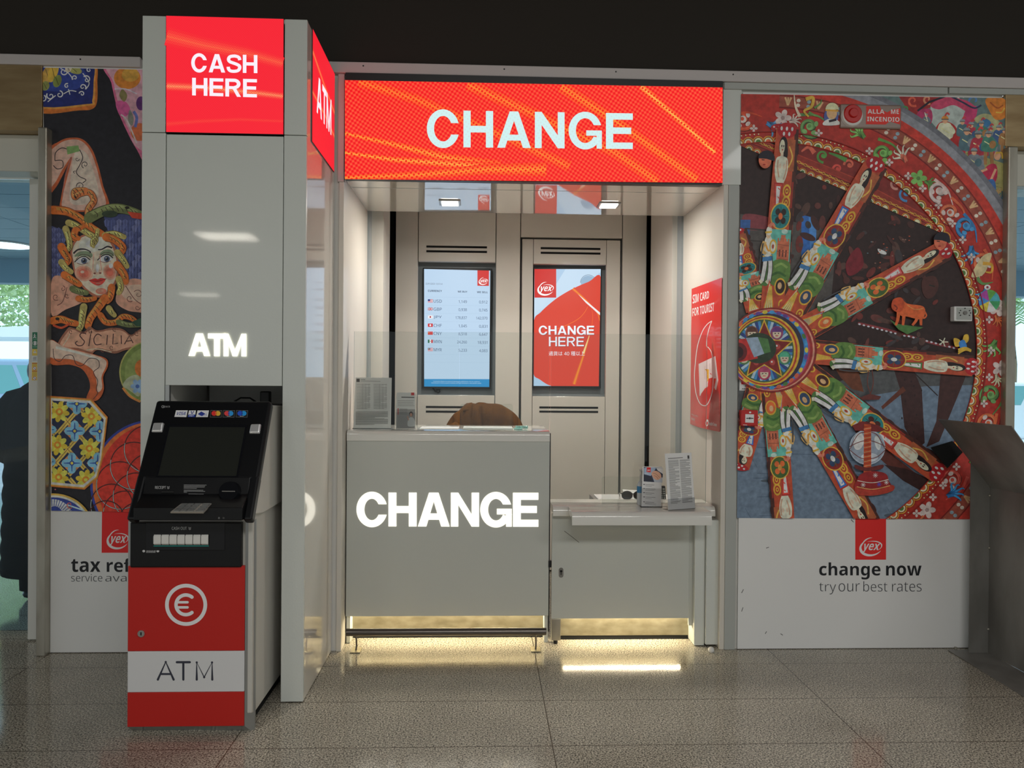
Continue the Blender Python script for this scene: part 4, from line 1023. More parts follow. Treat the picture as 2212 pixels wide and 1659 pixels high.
A.text('The future is exciting.', None, WH, .0, quad=[(130, 1256), (197, 1272), (197, 1288), (130, 1270)], res=2)
A.text('Ready?', None, WH, .01, quad=[(130, 1284), (170, 1294), (170, 1322), (130, 1312)])
A.ell(275, 1332, 10, 28, WH); A.ell(276, 1335, 5, 14, (196, 30, 28)); A.text('vodafone', None, WH, .02, quad=[(288, 1320), (340, 1334), (340, 1362), (288, 1350)])
A.to(0, 0, 1)
tag(A.build('poster', 'gloss_print'), 'tall red poster about tourist SIM cards on the right booth wall', 'poster')

# ------------------------------------------------------------------ things on the tall counter
def lines_text(A, x0, x1, y0, y1, n, c, wd=1.0, slope=0, seed=1):
    r = random.Random(seed); A.layer()
    for i in range(n):
        y = y0+(y1-y0)*(i+.5)/n; x = x1-(x1-x0)*(.0 if r.random() < .7 else r.random()*.5)
        A.line([(x0, y), (x, y+slope*(x-x0))], wd, c)
    A.free()
Yi = .235
t = thing('price_list_holder', (PX(804, 928, Yi), Yi, zct), 'upright acrylic stand with a printed rate list at the left of the tall counter', 'sign holder')
a, b = at(763, 928, Yi), at(845, 816, Yi)
MB().hexa([(a.x, Yi, zct+.003), (b.x, Yi, zct+.003), (b.x, Yi+.02, b.z), (a.x+.008, Yi+.02, b.z)], [(a.x, Yi+.004, zct), (b.x, Yi+.004, zct), (b.x, Yi+.024, b.z), (a.x+.008, Yi+.024, b.z)]).build('sheet', 'paper', t)
A = Art((0, Yi-.002, zct), (0, -1, 0), gain=1.5)
GY = (112, 110, 108)
A.rect(770, 818, 777, 825, (70, 66, 66)); A.line([(779, 820), (789, 820)], 1, GY); A.line([(779, 823), (822, 824)], .8, GY)
lines_text(A, 770, 800, 829, 884, 17, (140, 138, 136), .9); lines_text(A, 807, 836, 829, 884, 17, (140, 138, 136), .9)
for x in (783, 790, 797, 820, 827, 834): A.line([(x, 829), (x, 884)], .7, (150, 148, 146))
lines_text(A, 768, 838, 888, 918, 14, (130, 128, 126), .9, seed=4)
A.build('sheet_print', 'print', t)
MB().box(a.x-.004, b.x+.004, Yi-.006, Yi+.06, zct, zct+.003).build('stand', 'acrylic', t)
t = thing('brochure_holder', (PX(876, 928, Yi), Yi, zct), 'narrow acrylic holder with a leaflet showing a smiling woman on the tall counter', 'brochure holder')
a, b = at(856, 928, Yi), at(897, 848, Yi)
MB().box(a.x, b.x, Yi+.004, Yi+.008, zct+.004, b.z).build('leaflet', 'paper', t)
A = Art((0, Yi+.0035, 0), gain=1.5)
A.rect(856.5, 884, 896.5, 925, (150, 146, 144)); A.rect(888, 848, 895, 854, (190, 36, 36)); A.line([(867, 858), (895, 858.5)], 2, (70, 66, 64))
lines_text(A, 859, 895, 864, 878, 4, (140, 136, 134), .9, seed=8)
for y in (883.5, 887, 890.5, 894): A.ell(860, y, 1.4, 1.5, (180, 50, 46)); A.line([(863, y), (880, y+.3)], 1, (110, 106, 104))
A.ell(888, 894.5, 4.2, 5.5, (46, 28, 24)); A.ell(888, 896, 2.9, 3.9, (206, 150, 124)); A.blob([(881, 920), (882, 906), (888, 901), (895, 906), (896, 920)], (222, 218, 214)); A.line([(883, 908), (880, 899)], 2, (206, 150, 124))
A.build('leaflet_print', 'print', t)
MB().box(a.x-.003, b.x+.003, Yi-.003, Yi, zct, zct+.09).box(a.x-.003, b.x+.003, Yi+.012, Yi+.015, zct, b.z-.01).box(a.x-.003, b.x+.003, Yi-.003, Yi+.015, zct-.0, zct+.003).build('pocket', 'acrylic', t)
for (u0, u1, Y0, Y1, z, lb, rr) in ((906, 990, .24, .42, .004, 'white sheets of paper lying on the tall counter left of the jacket', 0), (1000, 1108, .23, .40, .008, 'white paper pad lying on the tall counter in front of the jacket', 0)):
    tag(MB().box(PX(u0, 928, Y0), PX(u1, 928, Y0), Y0, Y1, zct, zct+z).build('paper_stack', 'white_board', bevel=.001), lb, 'paper')
# pen on a coiled teal cord
t = thing('counter_pen', (PX(1126, 926, .25), .25, zct), 'pen with coiled teal cord lying on the tall counter right of the jacket', 'pen')
px0, px1 = PX(1114, 925, .25), PX(1140, 925, .25)
MB().tube([(px0+(px1-px0)*i/60, .25+.009*cos(i*.9), zct+.0115+.009*sin(i*.9)) for i in range(61)], .0022, 6).build('coil', 'teal_plastic', t, smooth=60)
MB().cyl((PX(1110, 926, .22), .222, zct+.006), (PX(1128, 926, .22), .225, zct+.006), .005, 12).build('barrel', 'teal_plastic', t, smooth=40)

# chair with the brown jacket over its back
yj = .86
cxm = PX(1062, 900, yj)
t = thing('office_chair', (cxm, yj, 0), 'grey office chair behind the tall counter, mostly hidden by a brown jacket', 'chair')
zh = PZ(1062, 884, yj)
bk = smooth_pts([(-.20, .0), (-.215, .18), (-.2, .34), (-.12, .42), (.0, .44), (.14, .42), (.21, .33), (.22, .18), (.2, .0)], 4)
MB().slab([(cxm+.02+x*.7, yj-.012, zh-.54+z) for x, z in bk], (0, .03, 0)).build('backrest', 'grey_cloth', t, bevel=.012, seg=3)
MB().box(cxm-.2, cxm+.26, yj-.42, yj-.02, .56, .62).build('seat', 'grey_cloth', t, bevel=.03, seg=3)
MB().box(cxm-.0, cxm+.06, yj-.005, yj+.012, .62, zh-.4).build('back_bar', 'dark_plastic', t)
MB().cyl((cxm+.03, yj-.17, .09), (cxm+.03, yj-.17, .56), .025, 16).build('column', 'dark_plastic', t, smooth=40)
for i in range(5):
    a = 2*pi*i/5; e_ = (cxm+.03+.27*cos(a), yj-.17+.27*sin(a), .05)
    MB().tube([(cxm+.03, yj-.17, .1), e_], .016, 8).build('base_arm', 'dark_plastic', t, smooth=60)
    MB().ball((e_[0], e_[1], .025), .025, 12, 8).build('castor', 'dark_plastic', t, smooth=60)
prof_ = [(964, 934), (969, 918), (977, 905), (986, 894), (998, 885), (1010, 879.5), (1022, 877.5), (1036, 875), (1052, 875.5), (1068, 876.5), (1082, 880), (1096, 886.5), (1108, 895), (1117, 905), (1124, 917), (1128, 932)]
pp = smooth_pts(prof_, 3)
vs = []; NR_ = 13
for i, (u, v) in enumerate(pp):
    p = at(u, v, yj); fold = .012*sin(i*1.3)+.008*sin(i*2.9+1)
    for j in range(NR_):
        f = j/(NR_-1)                       # 0 front hem, .5 ridge, 1 back hem
        s_ = abs(f-.5)*2; drop = (1-cos(s_*pi/2))*.05+max(0, s_-.35)*.6*(.9+.1*sin(i*.7))
        yy = (-.085 if f < .5 else .10)*min(1, s_*1.8)**.7
        k = 1+.25*max(0, s_-.3)
        x = cxm+(p.x-cxm)*k; q_ = s_*40; cr_ = .026*math.exp(-((u-1010-q_)/6)**2)-.022*math.exp(-((u-1021-q_)/7)**2)+.012*math.exp(-((u-1034-q_*1.3)/6)**2)-.012*math.exp(-((u-992-q_*.4)/6)**2)+.008*math.exp(-((u-1080+q_*.6)/9)**2)
        vs.append((x+fold*.4*s_, yj+yy+(fold*s_+cr_)*(-1 if f < .5 else 1), p.z-drop+cr_*.6))
n0 = len(pp)
j_ = MB().add(vs, [(i*NR_+j, i*NR_+j+1, (i+1)*NR_+j+1, (i+1)*NR_+j) for i in range(n0-1) for j in range(NR_-1)])
jk = thing('jacket', (cxm, yj, zh-.3), 'brown jacket draped over the chair back behind the tall counter', 'jacket')
o = j_.build('body', 'brown_cloth', jk, smooth=80)
md = o.modifiers.new('thickness', 'SOLIDIFY'); md.thickness = .012; md.offset = 1
MB().tube([at(u, v, yj-.085) for u, v in ((968, 934), (974, 926), (982, 922), (992, 930), (996, 938))], .02, 10, rs=[.02, .03, .036, .034, .03]).build('sleeve', 'brown_cloth', jk, smooth=80)
MB().tube([at(u, v, yj-.07) for u, v in ((1000, 888), (1007, 884), (1016, 886), (1024, 893), (1030, 902))], .01, 8, rs=[.006, .011, .012, .01, .005]).build('collar', 'brown_cloth', jk, smooth=80)

# ------------------------------------------------------------------ things on and behind the low counter
dz = zlt+.0
a0, a1 = at(1275, 1068, .62), at(1420, 1068, .62)
t = thing('desk_pedestal', ((a0.x+a1.x)/2, .5, 0), 'white desk unit behind the low counter', 'desk')
zt2 = PZ(1330, 1067.5, .62)
MB().box(a0.x+.02, PX(1440, 1068, .62), .34, .62, zt2-.02, zt2).build('top', 'white_board', t, bevel=.002)
MB().box(a0.x+.03, PX(1438, 1068, .62), .36, .60, .0, zt2-.021).build('body', 'white_panel', t, bevel=.003)
MB().box(a0.x-.005, a0.x+.012, .345, .62, zt2-.05, zt2-.001).build('drawer_rail', 'alu', t)
# sunglasses
gy = .42
gx0 = PX(1367, 1078, gy)
t = thing('sunglasses', (gx0, gy, zt2), 'dark sunglasses lying on the white desk behind the leaflet stand', 'sunglasses')
for sx in (-1, 1):
    c = Vector((gx0+sx*.034, gy, zt2+.024))
    pts = [Vector((c.x+.031*cos(a)*(1 if abs(cos(a)) < .9 else .95), gy-.003-.01*abs(sx*.034+.031*cos(a))*6*0, c.z+.0225*sin(a))) for a in [2*pi*i/24 for i in range(24)]]
    MB().slab(pts, (0, .004, 0)).build('lens', 'lens_dark', t)
    MB().tube(pts+[pts[0]], .0032, 8).build('rim', 'lens_dark', t, smooth=60)
    MB().tube([(gx0+sx*.066, gy, zt2+.034), (gx0+sx*.07, gy+.05, zt2+.03), (gx0+sx*.06, gy+.09, zt2+.005)], .003, 8).build('temple', 'lens_dark', t, smooth=60)
MB().tube([(gx0-.008, gy, zt2+.028), (gx0, gy-.003, zt2+.032), (gx0+.008, gy, zt2+.028)], .003, 8).build('bridge', 'lens_dark', t, smooth=60)
p = [at(1347, 1061, .58), at(1386, 1058.5, .60)]
tag(MB().hexa([(p[0].x, .545, zt2+.002), (p[1].x+.03, .545, zt2+.002), (p[1].x+.03, .615, zt2+.022), (p[0].x, .615, zt2+.030)], [(p[0].x, .545, zt2+.0), (p[1].x+.03, .545, zt2), (p[1].x+.03, .615, zt2+.020), (p[0].x, .615, zt2+.028)]).build('paper_sheet', 'white_board'), 'white folded paper lying behind the sunglasses on the desk', 'paper')
q0, q1 = at(1430, 1086, .36), at(1441, 1052, .36)
t = thing('card_reader', ((q0.x+q1.x)/2, .36, zt2), 'small black card terminal standing behind the leaflet stand', 'card terminal')
MB().hexa([(q0.x-.03, .37, zt2), (q1.x, .37, zt2), (q1.x, .40, q1.z), (q0.x-.03, .40, q1.z)], [(q0.x-.03, .42, zt2), (q1.x, .42, zt2), (q1.x, .42, q1.z), (q0.x-.03, .42, q1.z)]).build('case', 'dark_plastic', t, bevel=.004)
ks_ = MB()
for r_ in range(5):
    for c_ in range(3): ks_.box(q0.x-.02+c_*.016, q0.x-.01+c_*.016, .366+.006*r_, .374+.006*r_, zt2+.012+.012*r_, zt2+.019+.012*r_)
ks_.build('keys', 'frame_grey', t)
# leaflet stand with the handshake picture
Yh = .03
a, b = at(1384, 1093, Yh), at(1432, 1009, Yh)
t = thing('brochure_holder', ((a.x+b.x)/2, Yh, zlt), 'acrylic leaflet stand with a handshake picture on the low counter', 'brochure holder')
zq = zlt+.001
b2 = at(1390, 1009, Yh)
MB().hexa([(a.x+.004, Yh, zq+.004), (b.x-.008, Yh, zq+.004), (b.x, Yh+.02, b.z), (b2.x, Yh+.02, b.z)], [(a.x+.004, Yh+.004, zq+.004), (b.x-.008, Yh+.004, zq+.004), (b.x, Yh+.024, b.z), (b2.x, Yh+.024, b.z)]).build('leaflet', 'paper', t)
tn = Vector((0, -(b.z-zq), .02)).normalized()
A = Art((0, Yh-.001, zq+.004), tn, gain=1.5); A.clip = [(1390, 1009), (1432.5, 1011), (1428, 1092), (1385, 1090)]
A.to(1180, 880, .18987)
A.poly([(1110, 672), (1332, 684), (1325, 856), (1108, 842)], (44, 52, 74)); A.poly([(1190, 678), (1250, 690), (1190, 780), (1112, 760), (1112, 690)], (150, 168, 190))
A.poly([(1250, 690), (1330, 690), (1330, 760), (1270, 720)], (214, 210, 206)); A.poly([(1112, 770), (1190, 790), (1210, 845), (1108, 840)], (40, 42, 56)); A.poly([(1200, 770), (1230, 850), (1325, 856), (1328, 800)], (170, 176, 186))
A.blob([(1198, 745), (1225, 722), (1262, 726), (1298, 752), (1310, 790), (1290, 815), (1262, 826), (1232, 812), (1205, 780)], (214, 160, 134)); A.curve([(1215, 750), (1250, 760), (1290, 800)], 4, (150, 96, 76)); A.curve([(1225, 775), (1255, 790), (1275, 818)], 4, (150, 96, 76))
A.poly([(1144, 676), (1190, 679), (1188, 740), (1142, 736)], (200, 36, 36)); A.text('yex', (1150, 708, 1182, 730), (230, 220, 220), .02); A.text('Mifid', (1120, 742, 1160, 764), (220, 226, 236), .01)
for i, y in enumerate((872, 918, 966, 1014, 1070)):
    A.poly([(1104, y), (1124, y+1), (1122, y+9), (1102, y+8)], (50, 50, 54)); 
    A.line([(1130, y+6), (1228+14*(i % 2), y+12)], 6, (136, 134, 134)); A.line([(1128, y+22), (1200+30*(i % 3 == 1), y+27)], 5, (150, 148, 148))
for y in (1085, 1098, 1110): A.line([(1118, y), (1250, y+14)], 4, (150, 148, 148))
A.to(0, 0, 1); A.build('leaflet_print', 'print', t)
MB().box(a.x, b.x-.004, Yh-.012, Yh-.009, zq, zq+.10).box(a.x, b.x-.004, Yh+.03, Yh+.033, zq, b.z-.02).box(a.x, b.x-.004, Yh-.012, Yh+.033, zq-.0, zq+.003).build('pocket', 'acrylic', t)
# sanitiser bottle
Yz = .115
bb = at(1386, 1078, Yz)
t = thing('sanitiser_bottle', (bb.x, Yz, zlt), 'white pump bottle with blue label behind the leaflet stand', 'bottle')
MB().lathe((bb.x, Yz, zlt), [(.022, 0), (.025, .006), (.025, .105), (.018, .122), (.010, .128), (.010, .14)], 24).build('body', 'bottle_plastic', t, smooth=50)
MB().lathe((bb.x, Yz, zlt), [(.0255, .065), (.0255, .10)], 24).build('label', 'label_blue', t, smooth=50)
MB().lathe((bb.x, Yz, zlt), [(.012, .14), (.012, .158), (.005, .16), (.005, .178)], 16).build('pump', 'white_matte', t, smooth=50)
MB().box(bb.x-.012, bb.x+.012, Yz-.03, Yz+.01, zlt+.178, zlt+.19).build('spout', 'white_matte', t, bevel=.003)
# leaning A4 notice
d = ray(1444, 1103); bl = CAMP+d*((zlt-CAMP.z)/d.z); bl.z = zlt
ang = radians(22); wv = Vector((cos(ang), sin(ang), 0))*.166; bk_ = Vector((-sin(ang), cos(ang), 0))
upv = Vector((0, 0, .288))+bk_*.035
t = thing('notice_holder', bl, 'leaning acrylic stand with a dense two column printed notice on the low counter', 'sign holder')
br = bl+wv; tl = bl+upv; tr_ = br+upv
nn = wv.cross(upv).normalized(); nn = nn if nn.y < 0 else -nn
bl2, br2 = bl+Vector((0, 0, .003)), br+Vector((0, 0, .003))
MB().hexa([bl2, br2, tr_, tl], [p-nn*.003 for p in (bl2, br2, tr_, tl)]).build('sheet', 'paper', t)
class Sheet(Art):
    def pt(s, p, k=None): return bl2+(br2-bl2)*p[0]+(tl-bl2)*(1-p[1])+nn*(.0005+s.EPS*(s.k if k is None else k))
A = Sheet(bl, nn, gain=1.5)
A.line([(.1, .09), (.66, .085)], .012, (96, 94, 92)); A.rect(.84, .05, .91, .11, (60, 58, 58))
A.layer()
rr = random.Random(3)
for cx_ in (.1, .53):
    for i in range(44):
        y = .125+.78*i/44; A.line([(cx_, y), (cx_+.39*(1 if rr.random() < .75 else .3+.6*rr.random()), y)], .0085, (128, 126, 124))
A.free(); A.build('sheet_print', 'print', t)
MB().hexa([p+nn*.003 for p in (bl, br, br+upv*.2, bl+upv*.2)], [p+nn*.001 for p in (bl, br, br+upv*.2, bl+upv*.2)]).build('pocket', 'acrylic', t)
MB().hexa([bl, br, br+bk_*.045+Vector((0, 0, .0)), bl+bk_*.045], [p+Vector((0, 0, .003)) for p in (bl, br, br+bk_*.045, bl+bk_*.045)]).build('foot', 'acrylic', t)
# ================================================================== WHEEL MURAL (right)
t = thing('wall_mural', (PX(1880, 1400), 0, 0), 'large wall print of a painted cart wheel right of the booth', 'mural')
b0, b1 = at(1592.5, 1404), at(2162, 1404)
MB().box(b0.x, b1.x, -.003, .011, .004, PZ(1880, 206)).box(b1.x+.0005, PX(2176, 260), -.003, .011, PZ(2170, 322), PZ(1880, 206)).build('board', 'white_board', t)
A = Art((0, -.0035, 0), gain=1.9)
A.clip = [(1601, 203), (2176, 212), (2176, 322), (2163, 1122), (1592, 1119)]
rr = random.Random(11)
OX, OY = 1665, 752
def pol(r, a): return (OX+r*cos(a), OY+r*sin(a))
A.poly(A.clip, (40, 25, 24))
# blurred street behind the wheel: wall, jeans, pavement
A.to(1590, 180, .3135)
A.poly([(30, 900), (700, 1000), (640, 1659), (20, 1659)], (72, 68, 66))
A.blob([(60, 900), (250, 930), (300, 980), (200, 1010), (60, 1000)], (112, 52, 58)); A.poly([(30, 940), (100, 940), (90, 1100), (30, 1060)], (46, 84, 140))
A.poly([(235, 960), (300, 1000), (300, 1380), (250, 1350)], (38, 72, 128)); A.poly([(450, 905), (556, 930), (545, 1300), (520, 1390), (450, 1380)], (42, 92, 160)); A.poly([(500, 920), (556, 930), (545, 1200), (510, 1150)], (70, 124, 190))
for y in (1000, 1080, 1290, 1380): A.line([(60, y), (240, y+14)], 10, (52, 48, 46))
A.to(1590, 640, .3135)
A.poly([(0, 540), (560, 640), (900, 520), (1700, 470), (1700, 700), (0, 800)], (70, 72, 74))
A.poly([(0, 840), (500, 800), (900, 690), (1300, 620), (1700, 610), (1700, 1560), (0, 1560)], (92, 108, 126))
for i in range(26):
    x, y = rr.uniform(10, 1500), rr.uniform(800, 1520); A.line([(x, y), (x+rr.uniform(80, 260), y+rr.uniform(-6, 16))], 5, (70, 86, 104))
for i in range(14):
    x, y = rr.uniform(10, 1400), rr.uniform(1000, 1480); A.line([(x, y), (x+40, y+70)], 4, (74, 90, 106))
for (x, y, rx, ry_) in ((465, 990, 12, 8), (215, 1272, 46, 10), (1080, 1510, 60, 14), (330, 1310, 18, 5)): A.ell(x, y, rx, ry_, (66, 76, 86))
# dark timber frame of the cart
A.poly([(1080, 480), (1230, 520), (1280, 640), (1300, 1010), (1240, 1060), (1160, 900), (1130, 640)], (52, 30, 30))
A.poly([(1420, 420), (1560, 450), (1580, 560), (1400, 1000), (1310, 1040), (1380, 860)], (56, 32, 30))
A.poly([(650, 440), (830, 460), (880, 660), (800, 640), (720, 560)], (92, 50, 32)); A.poly([(1000, 760), (1150, 620), (1170, 650), (1010, 780)], (84, 42, 30))
A.poly([(680, 690), (730, 780), (860, 1000), (1080, 1200), (1420, 1390), (1380, 1330), (1100, 1110), (900, 900), (760, 700)], (80, 40, 34))
A.poly([(1020, 1160), (1180, 1190), (1420, 1300), (1360, 1390), (1150, 1270)], (48, 28, 28))
for i in range(16): A.ell(rr.uniform(1140, 1290), rr.uniform(560, 1000), 5, 8, (36, 22, 22))
A.line([(1220, 520), (1390, 685)], 7, (38, 26, 26)); A.line([(650, 470), (790, 480)], 8, (60, 34, 28))
A.curve([(840, 185), (1040, 230), (1230, 285), (1380, 330), (1530, 356)], 16, (116, 46, 50))
for i in range(22): A.ell(850+i*31, 188+i*8.0+(4 if i < 11 else 0), 9, 6, (176, 176, 190), .25)
A.to(1590, 180, .3135)
for i in range(120):                      # dim carving in the shade of the cart side
    a = rr.uniform(-1.5, .1); r_ = rr.uniform(170, 430); p = pol(r_, a); q = ((p[0]-1590)/.3135, (p[1]-180)/.3135)
    c = rr.choice([(70, 38, 34), (86, 46, 42), (60, 34, 32), (96, 40, 36), (54, 48, 50), (74, 52, 46)])
    A.ell(q[0], q[1], rr.uniform(14, 60), rr.uniform(10, 26), c, rr.uniform(0, 3))
A.blob([(760, 1230), (840, 1130), (880, 1240), (830, 1310), (770, 1320)], (104, 26, 36)); A.blob([(975, 1140), (1010, 1150), (1035, 1165), (1030, 1180), (990, 1170)], (190, 190, 190))
A.blob([(1290, 1345), (1370, 1330), (1395, 1400), (1360, 1470), (1310, 1480), (1280, 1420)], (66, 36, 32)); A.line([(1330, 1390), (1370, 1400)], 8, (30, 30, 24))
for i in range(30): A.ell(rr.uniform(900, 1350), rr.uniform(1050, 1350), 6, 4, rr.choice([(120, 90, 80), (150, 70, 50), (90, 110, 120)]))
# sloping painted beam of the cart side
def half(x, y, a, r, c):
    A.ell(x, y, r, r, (206, 136, 46), a0=a-pi/2, a1=a+pi/2, n=14); A.ell(x, y, r*.84, r*.84, (112, 30, 28), a0=a-pi/2, a1=a+pi/2, n=14)
    A.ell(x, y, r*.70, r*.70, (196, 184, 150), a0=a-pi/2, a1=a+pi/2, n=12); A.ell(x, y, r*.44, r*.44, c, a0=a-pi/2, a1=a+pi/2, n=10)
def scallop(pts, r, cs, side=1, step=30):
    acc = 0; k = 0
    P_ = smooth_pts(pts, 14)
    for i in range(1, len(P_)):
        dx, dy = P_[i][0]-P_[i-1][0], P_[i][1]-P_[i-1][1]; acc += hypot(dx, dy)
        if acc >= step:
            acc = 0; k += 1; half(P_[i][0], P_[i][1], atan2(-dx, dy), r, cs[k % len(cs)])
A.poly([(430, 290), (720, 320), (1010, 540), (1250, 720), (1460, 1000), (1000, 790), (430, 520)], (112, 36, 32))
for (x, y, r_, c) in ((600, 500, 46, (74, 130, 62)), (720, 460, 60, (52, 70, 76)), (700, 590, 40, (190, 70, 60)), (1170, 760, 52, (60, 120, 170)), (1270, 800, 40, (190, 130, 110)), (780, 560, 36, (200, 90, 70)), (1340, 860, 44, (190, 90, 60)), (1100, 690, 40, (170, 120, 110))):
    A.curl(x, y, r_, rr.uniform(0, 6), 1.1, 17, c); A.ell(x, y, r_*.32, r_*.32, c)
for (p0, p1, p2, c) in (((640, 480), (700, 500), (760, 530), (70, 120, 60)), ((440, 340), (540, 330), (640, 390), (60, 74, 84)), ((560, 340), (640, 370), (760, 420), (52, 62, 70)), ((1060, 660), (1120, 700), (1220, 710), (70, 130, 170)), ((450, 470), (500, 440), (540, 480), (200, 90, 70)), ((1280, 820), (1340, 860), (1380, 900), (80, 130, 160))):
    A.curve([p0, p1, p2], 10, c, 34)
A.poly([(30, 330), (430, 490), (820, 650), (1000, 745), (1450, 985), (1480, 1060), (1000, 850), (800, 760), (430, 600), (30, 430)], (128, 44, 34))
for off, c, w_ in ((4, (150, 56, 40), 6), (46, (150, 50, 40), 8), (56, (96, 28, 26), 6)):
    A.curve([(30, 330+off), (430, 490+off), (820, 650+off), (1000, 745+off), (1455, 985+off)], w_, c)
for i in range(34):
    f = i/33; x = 60+1380*f; y = 358+ (640*f)+ (10 if .2 < f < .6 else 0)*1.0
    A.curve([(x-20, y-14), (x-6, y+6), (x+20, y+10)], 4, (206, 150, 60)); A.curve([(x-20, y-2), (x+2, y-6), (x+20, y+18)], 4, (206, 150, 60))
scallop([(30, 430), (430, 600), (800, 757), (1000, 848), (1470, 1056)], 28, [(196, 180, 150), (60, 92, 56), (170, 70, 50)], 1, 48)
# rim of the wheel
A.to(0, 0, 1)
d2 = radians
A.arc(OX, OY, 590, 900, d2(-85), d2(10), (84, 104, 104), 40)
# the painted court scene beyond the rim
A.to(1590, 180, .3135)
A.blob([(1130, 70), (1330, 60), (1500, 90), (1400, 150), (1300, 180), (1200, 240), (1160, 150)], (132, 36, 36))
for (x, y, r_, c) in ((1220, 120, 40, (196, 80, 60)), (1320, 110, 34, (200, 120, 90)), (1170, 180, 36, (60, 120, 70)), (1640, 120, 50, (70, 110, 160)), (1560, 90, 40, (190, 180, 170))): A.curl(x, y, r_, 1, 1, 16, c)
A.poly([(1340, 150), (1420, 100), (1560, 110), (1650, 190), (1610, 300), (1520, 340), (1400, 330), (1340, 260)], (150, 160, 156))
A.blob([(1230, 290), (1260, 190), (1340, 180), (1350, 260), (1290, 320)], (150, 44, 84)); A.blob([(1340, 150), (1440, 96), (1590, 120), (1660, 180), (1600, 200), (1500, 150), (1400, 180)], (170, 60, 90))
A.blob([(1580, 190), (1660, 160), (1640, 260), (1560, 310)], (168, 54, 96))
A.line([(1250, 190), (1330, 130), (1440, 90)], 14, (30, 26, 40)); A.curve([(1480, 90), (1560, 130), (1640, 170), (1690, 150)], 12, (40, 44, 70))
A.blob([(1640, 250), (1700, 210), (1780, 230), (1850, 320), (1870, 430), (1800, 400), (1700, 300)], (150, 150, 110)); A.blob([(1660, 300), (1700, 245), (1750, 260), (1760, 320)], (50, 100, 140))
A.blob([(1720, 110), (1800, 90), (1870, 130), (1860, 230), (1790, 250), (1740, 180)], (190, 110, 40)); A.curve([(1750, 130), (1800, 170), (1840, 150)], 10, (150, 74, 30)); A.curve([(1790, 200), (1830, 200), (1850, 170)], 9, (220, 150, 60))
A.poly([(1500, 480), (1600, 470), (1870, 560), (1870, 800), (1780, 900), (1640, 640)], (140, 136, 84))
for i in range(10): A.line([(1500+i*30, 490+i*26), (1640+i*24, 480+i*30)], 3, (98, 94, 62))
def figure(x, y, h, c1, c2, skin=(196, 140, 110), hat=(120, 130, 135)):
    A.poly([(x-h*.14, y-h*.5), (x-h*.03, y-h*.5), (x-h*.05, y), (x-h*.15, y)], c2); A.poly([(x+h*.02, y-h*.5), (x+h*.14, y-h*.5), (x+h*.16, y), (x+h*.06, y)], c2)
    A.blob([(x-h*.2, y-h*.42), (x-h*.17, y-h*.78), (x, y-h*.84), (x+h*.17, y-h*.78), (x+h*.2, y-h*.42)], c1)
    A.curve([(x+h*.16, y-h*.74), (x+h*.25, y-h*.58), (x+h*.1, y-h*.5)], h*.07, c1); A.line([(x-h*.13, y-h*.7), (x+h*.12, y-h*.55)], h*.03, (210, 190, 140))
    A.ell(x, y-h*.9, h*.075, h*.09, skin); A.arc(x, y-h*.93, 0, h*.1, pi, 2*pi, hat, 10); A.line([(x-h*.1, y-h*.93), (x+h*.1, y-h*.93)], h*.025, (60, 66, 70))
    A.curve([(x, y-h*1.02), (x+h*.06, y-h*1.1), (x+h*.12, y-h*1.05)], h*.05, (170, 60, 60))
A.blob([(1370, 420), (1380, 300), (1440, 260), (1520, 310), (1530, 450), (1460, 520)], (150, 34, 34)); figure(1440, 480, 250, (200, 190, 160), (150, 140, 120), hat=(210, 120, 50))
figure(1310, 330, 120, (90, 100, 110), (60, 60, 70)); A.line([(1300, 200), (1320, 260)], 6, (200, 190, 170))
pal = [(70, 96, 106), (150, 44, 60), (60, 110, 96), (110, 116, 124), (56, 80, 120), (140, 100, 60)]
for i, (x, y, h) in enumerate(((1560, 440, 190), (1620, 470, 200), (1690, 470, 210), (1750, 500, 200), (1810, 480, 190), (1850, 500, 190), (1590, 560, 250), (1670, 600, 270), (1740, 560, 230), (1640, 690, 240))):
    figure(x, y, h, pal[i % 6], pal[(i*2+1) % 6]); A.ell(x+h*.12, y-h*.6, h*.1, h*.12, pal[(i+3) % 6], .3)
A.blob([(1680, 660), (1730, 570), (1790, 560), (1800, 640), (1770, 700), (1700, 740)], (160, 36, 64)); A.ell(1800, 500, 24, 30, (196, 140, 110)); A.curve([(1790, 480), (1830, 480), (1835, 520)], 12, (200, 150, 60))
A.line([(1730, 590), (1660, 620)], 16, (196, 140, 110)); A.line([(1790, 590), (1750, 680)], 16, (196, 140, 110)); A.blob([(1680, 700), (1770, 660), (1790, 740), (1740, 800), (1670, 780)], (52, 88, 140)); A.poly([(1690, 780), (1720, 790), (1720, 860), (1690, 860)], (140, 44, 44))
for i in range(24): A.line([(1740+rr.uniform(0, 110), 700+rr.uniform(0, 180)), (1730+rr.uniform(0, 120), 780+rr.uniform(0, 180))], 8, rr.choice([(60, 96, 100), (130, 140, 130), (150, 120, 80), (44, 70, 90)]))
A.to(0, 0, 1)
A.arc(OX, OY, 444, 592, d2(-100), d2(75), (150, 42, 34), 70)
A.arc(OX, OY, 566, 592, d2(-88), d2(75), (122, 124, 132), 60); A.arc(OX, OY, 584, 594, d2(-88), d2(75), (96, 98, 106), 60)
A.arc(OX, OY, 546, 567, d2(-88), d2(75), (168, 50, 40), 60)
A.arc(OX, OY, 522, 547, d2(-88), d2(75), (134, 66, 52), 60); A.arc(OX, OY, 545, 548, d2(-88), d2(75), (110, 30, 26), 60); A.arc(OX, OY, 519, 522, d2(-88), d2(75), (104, 26, 24), 60)
n_ = 62
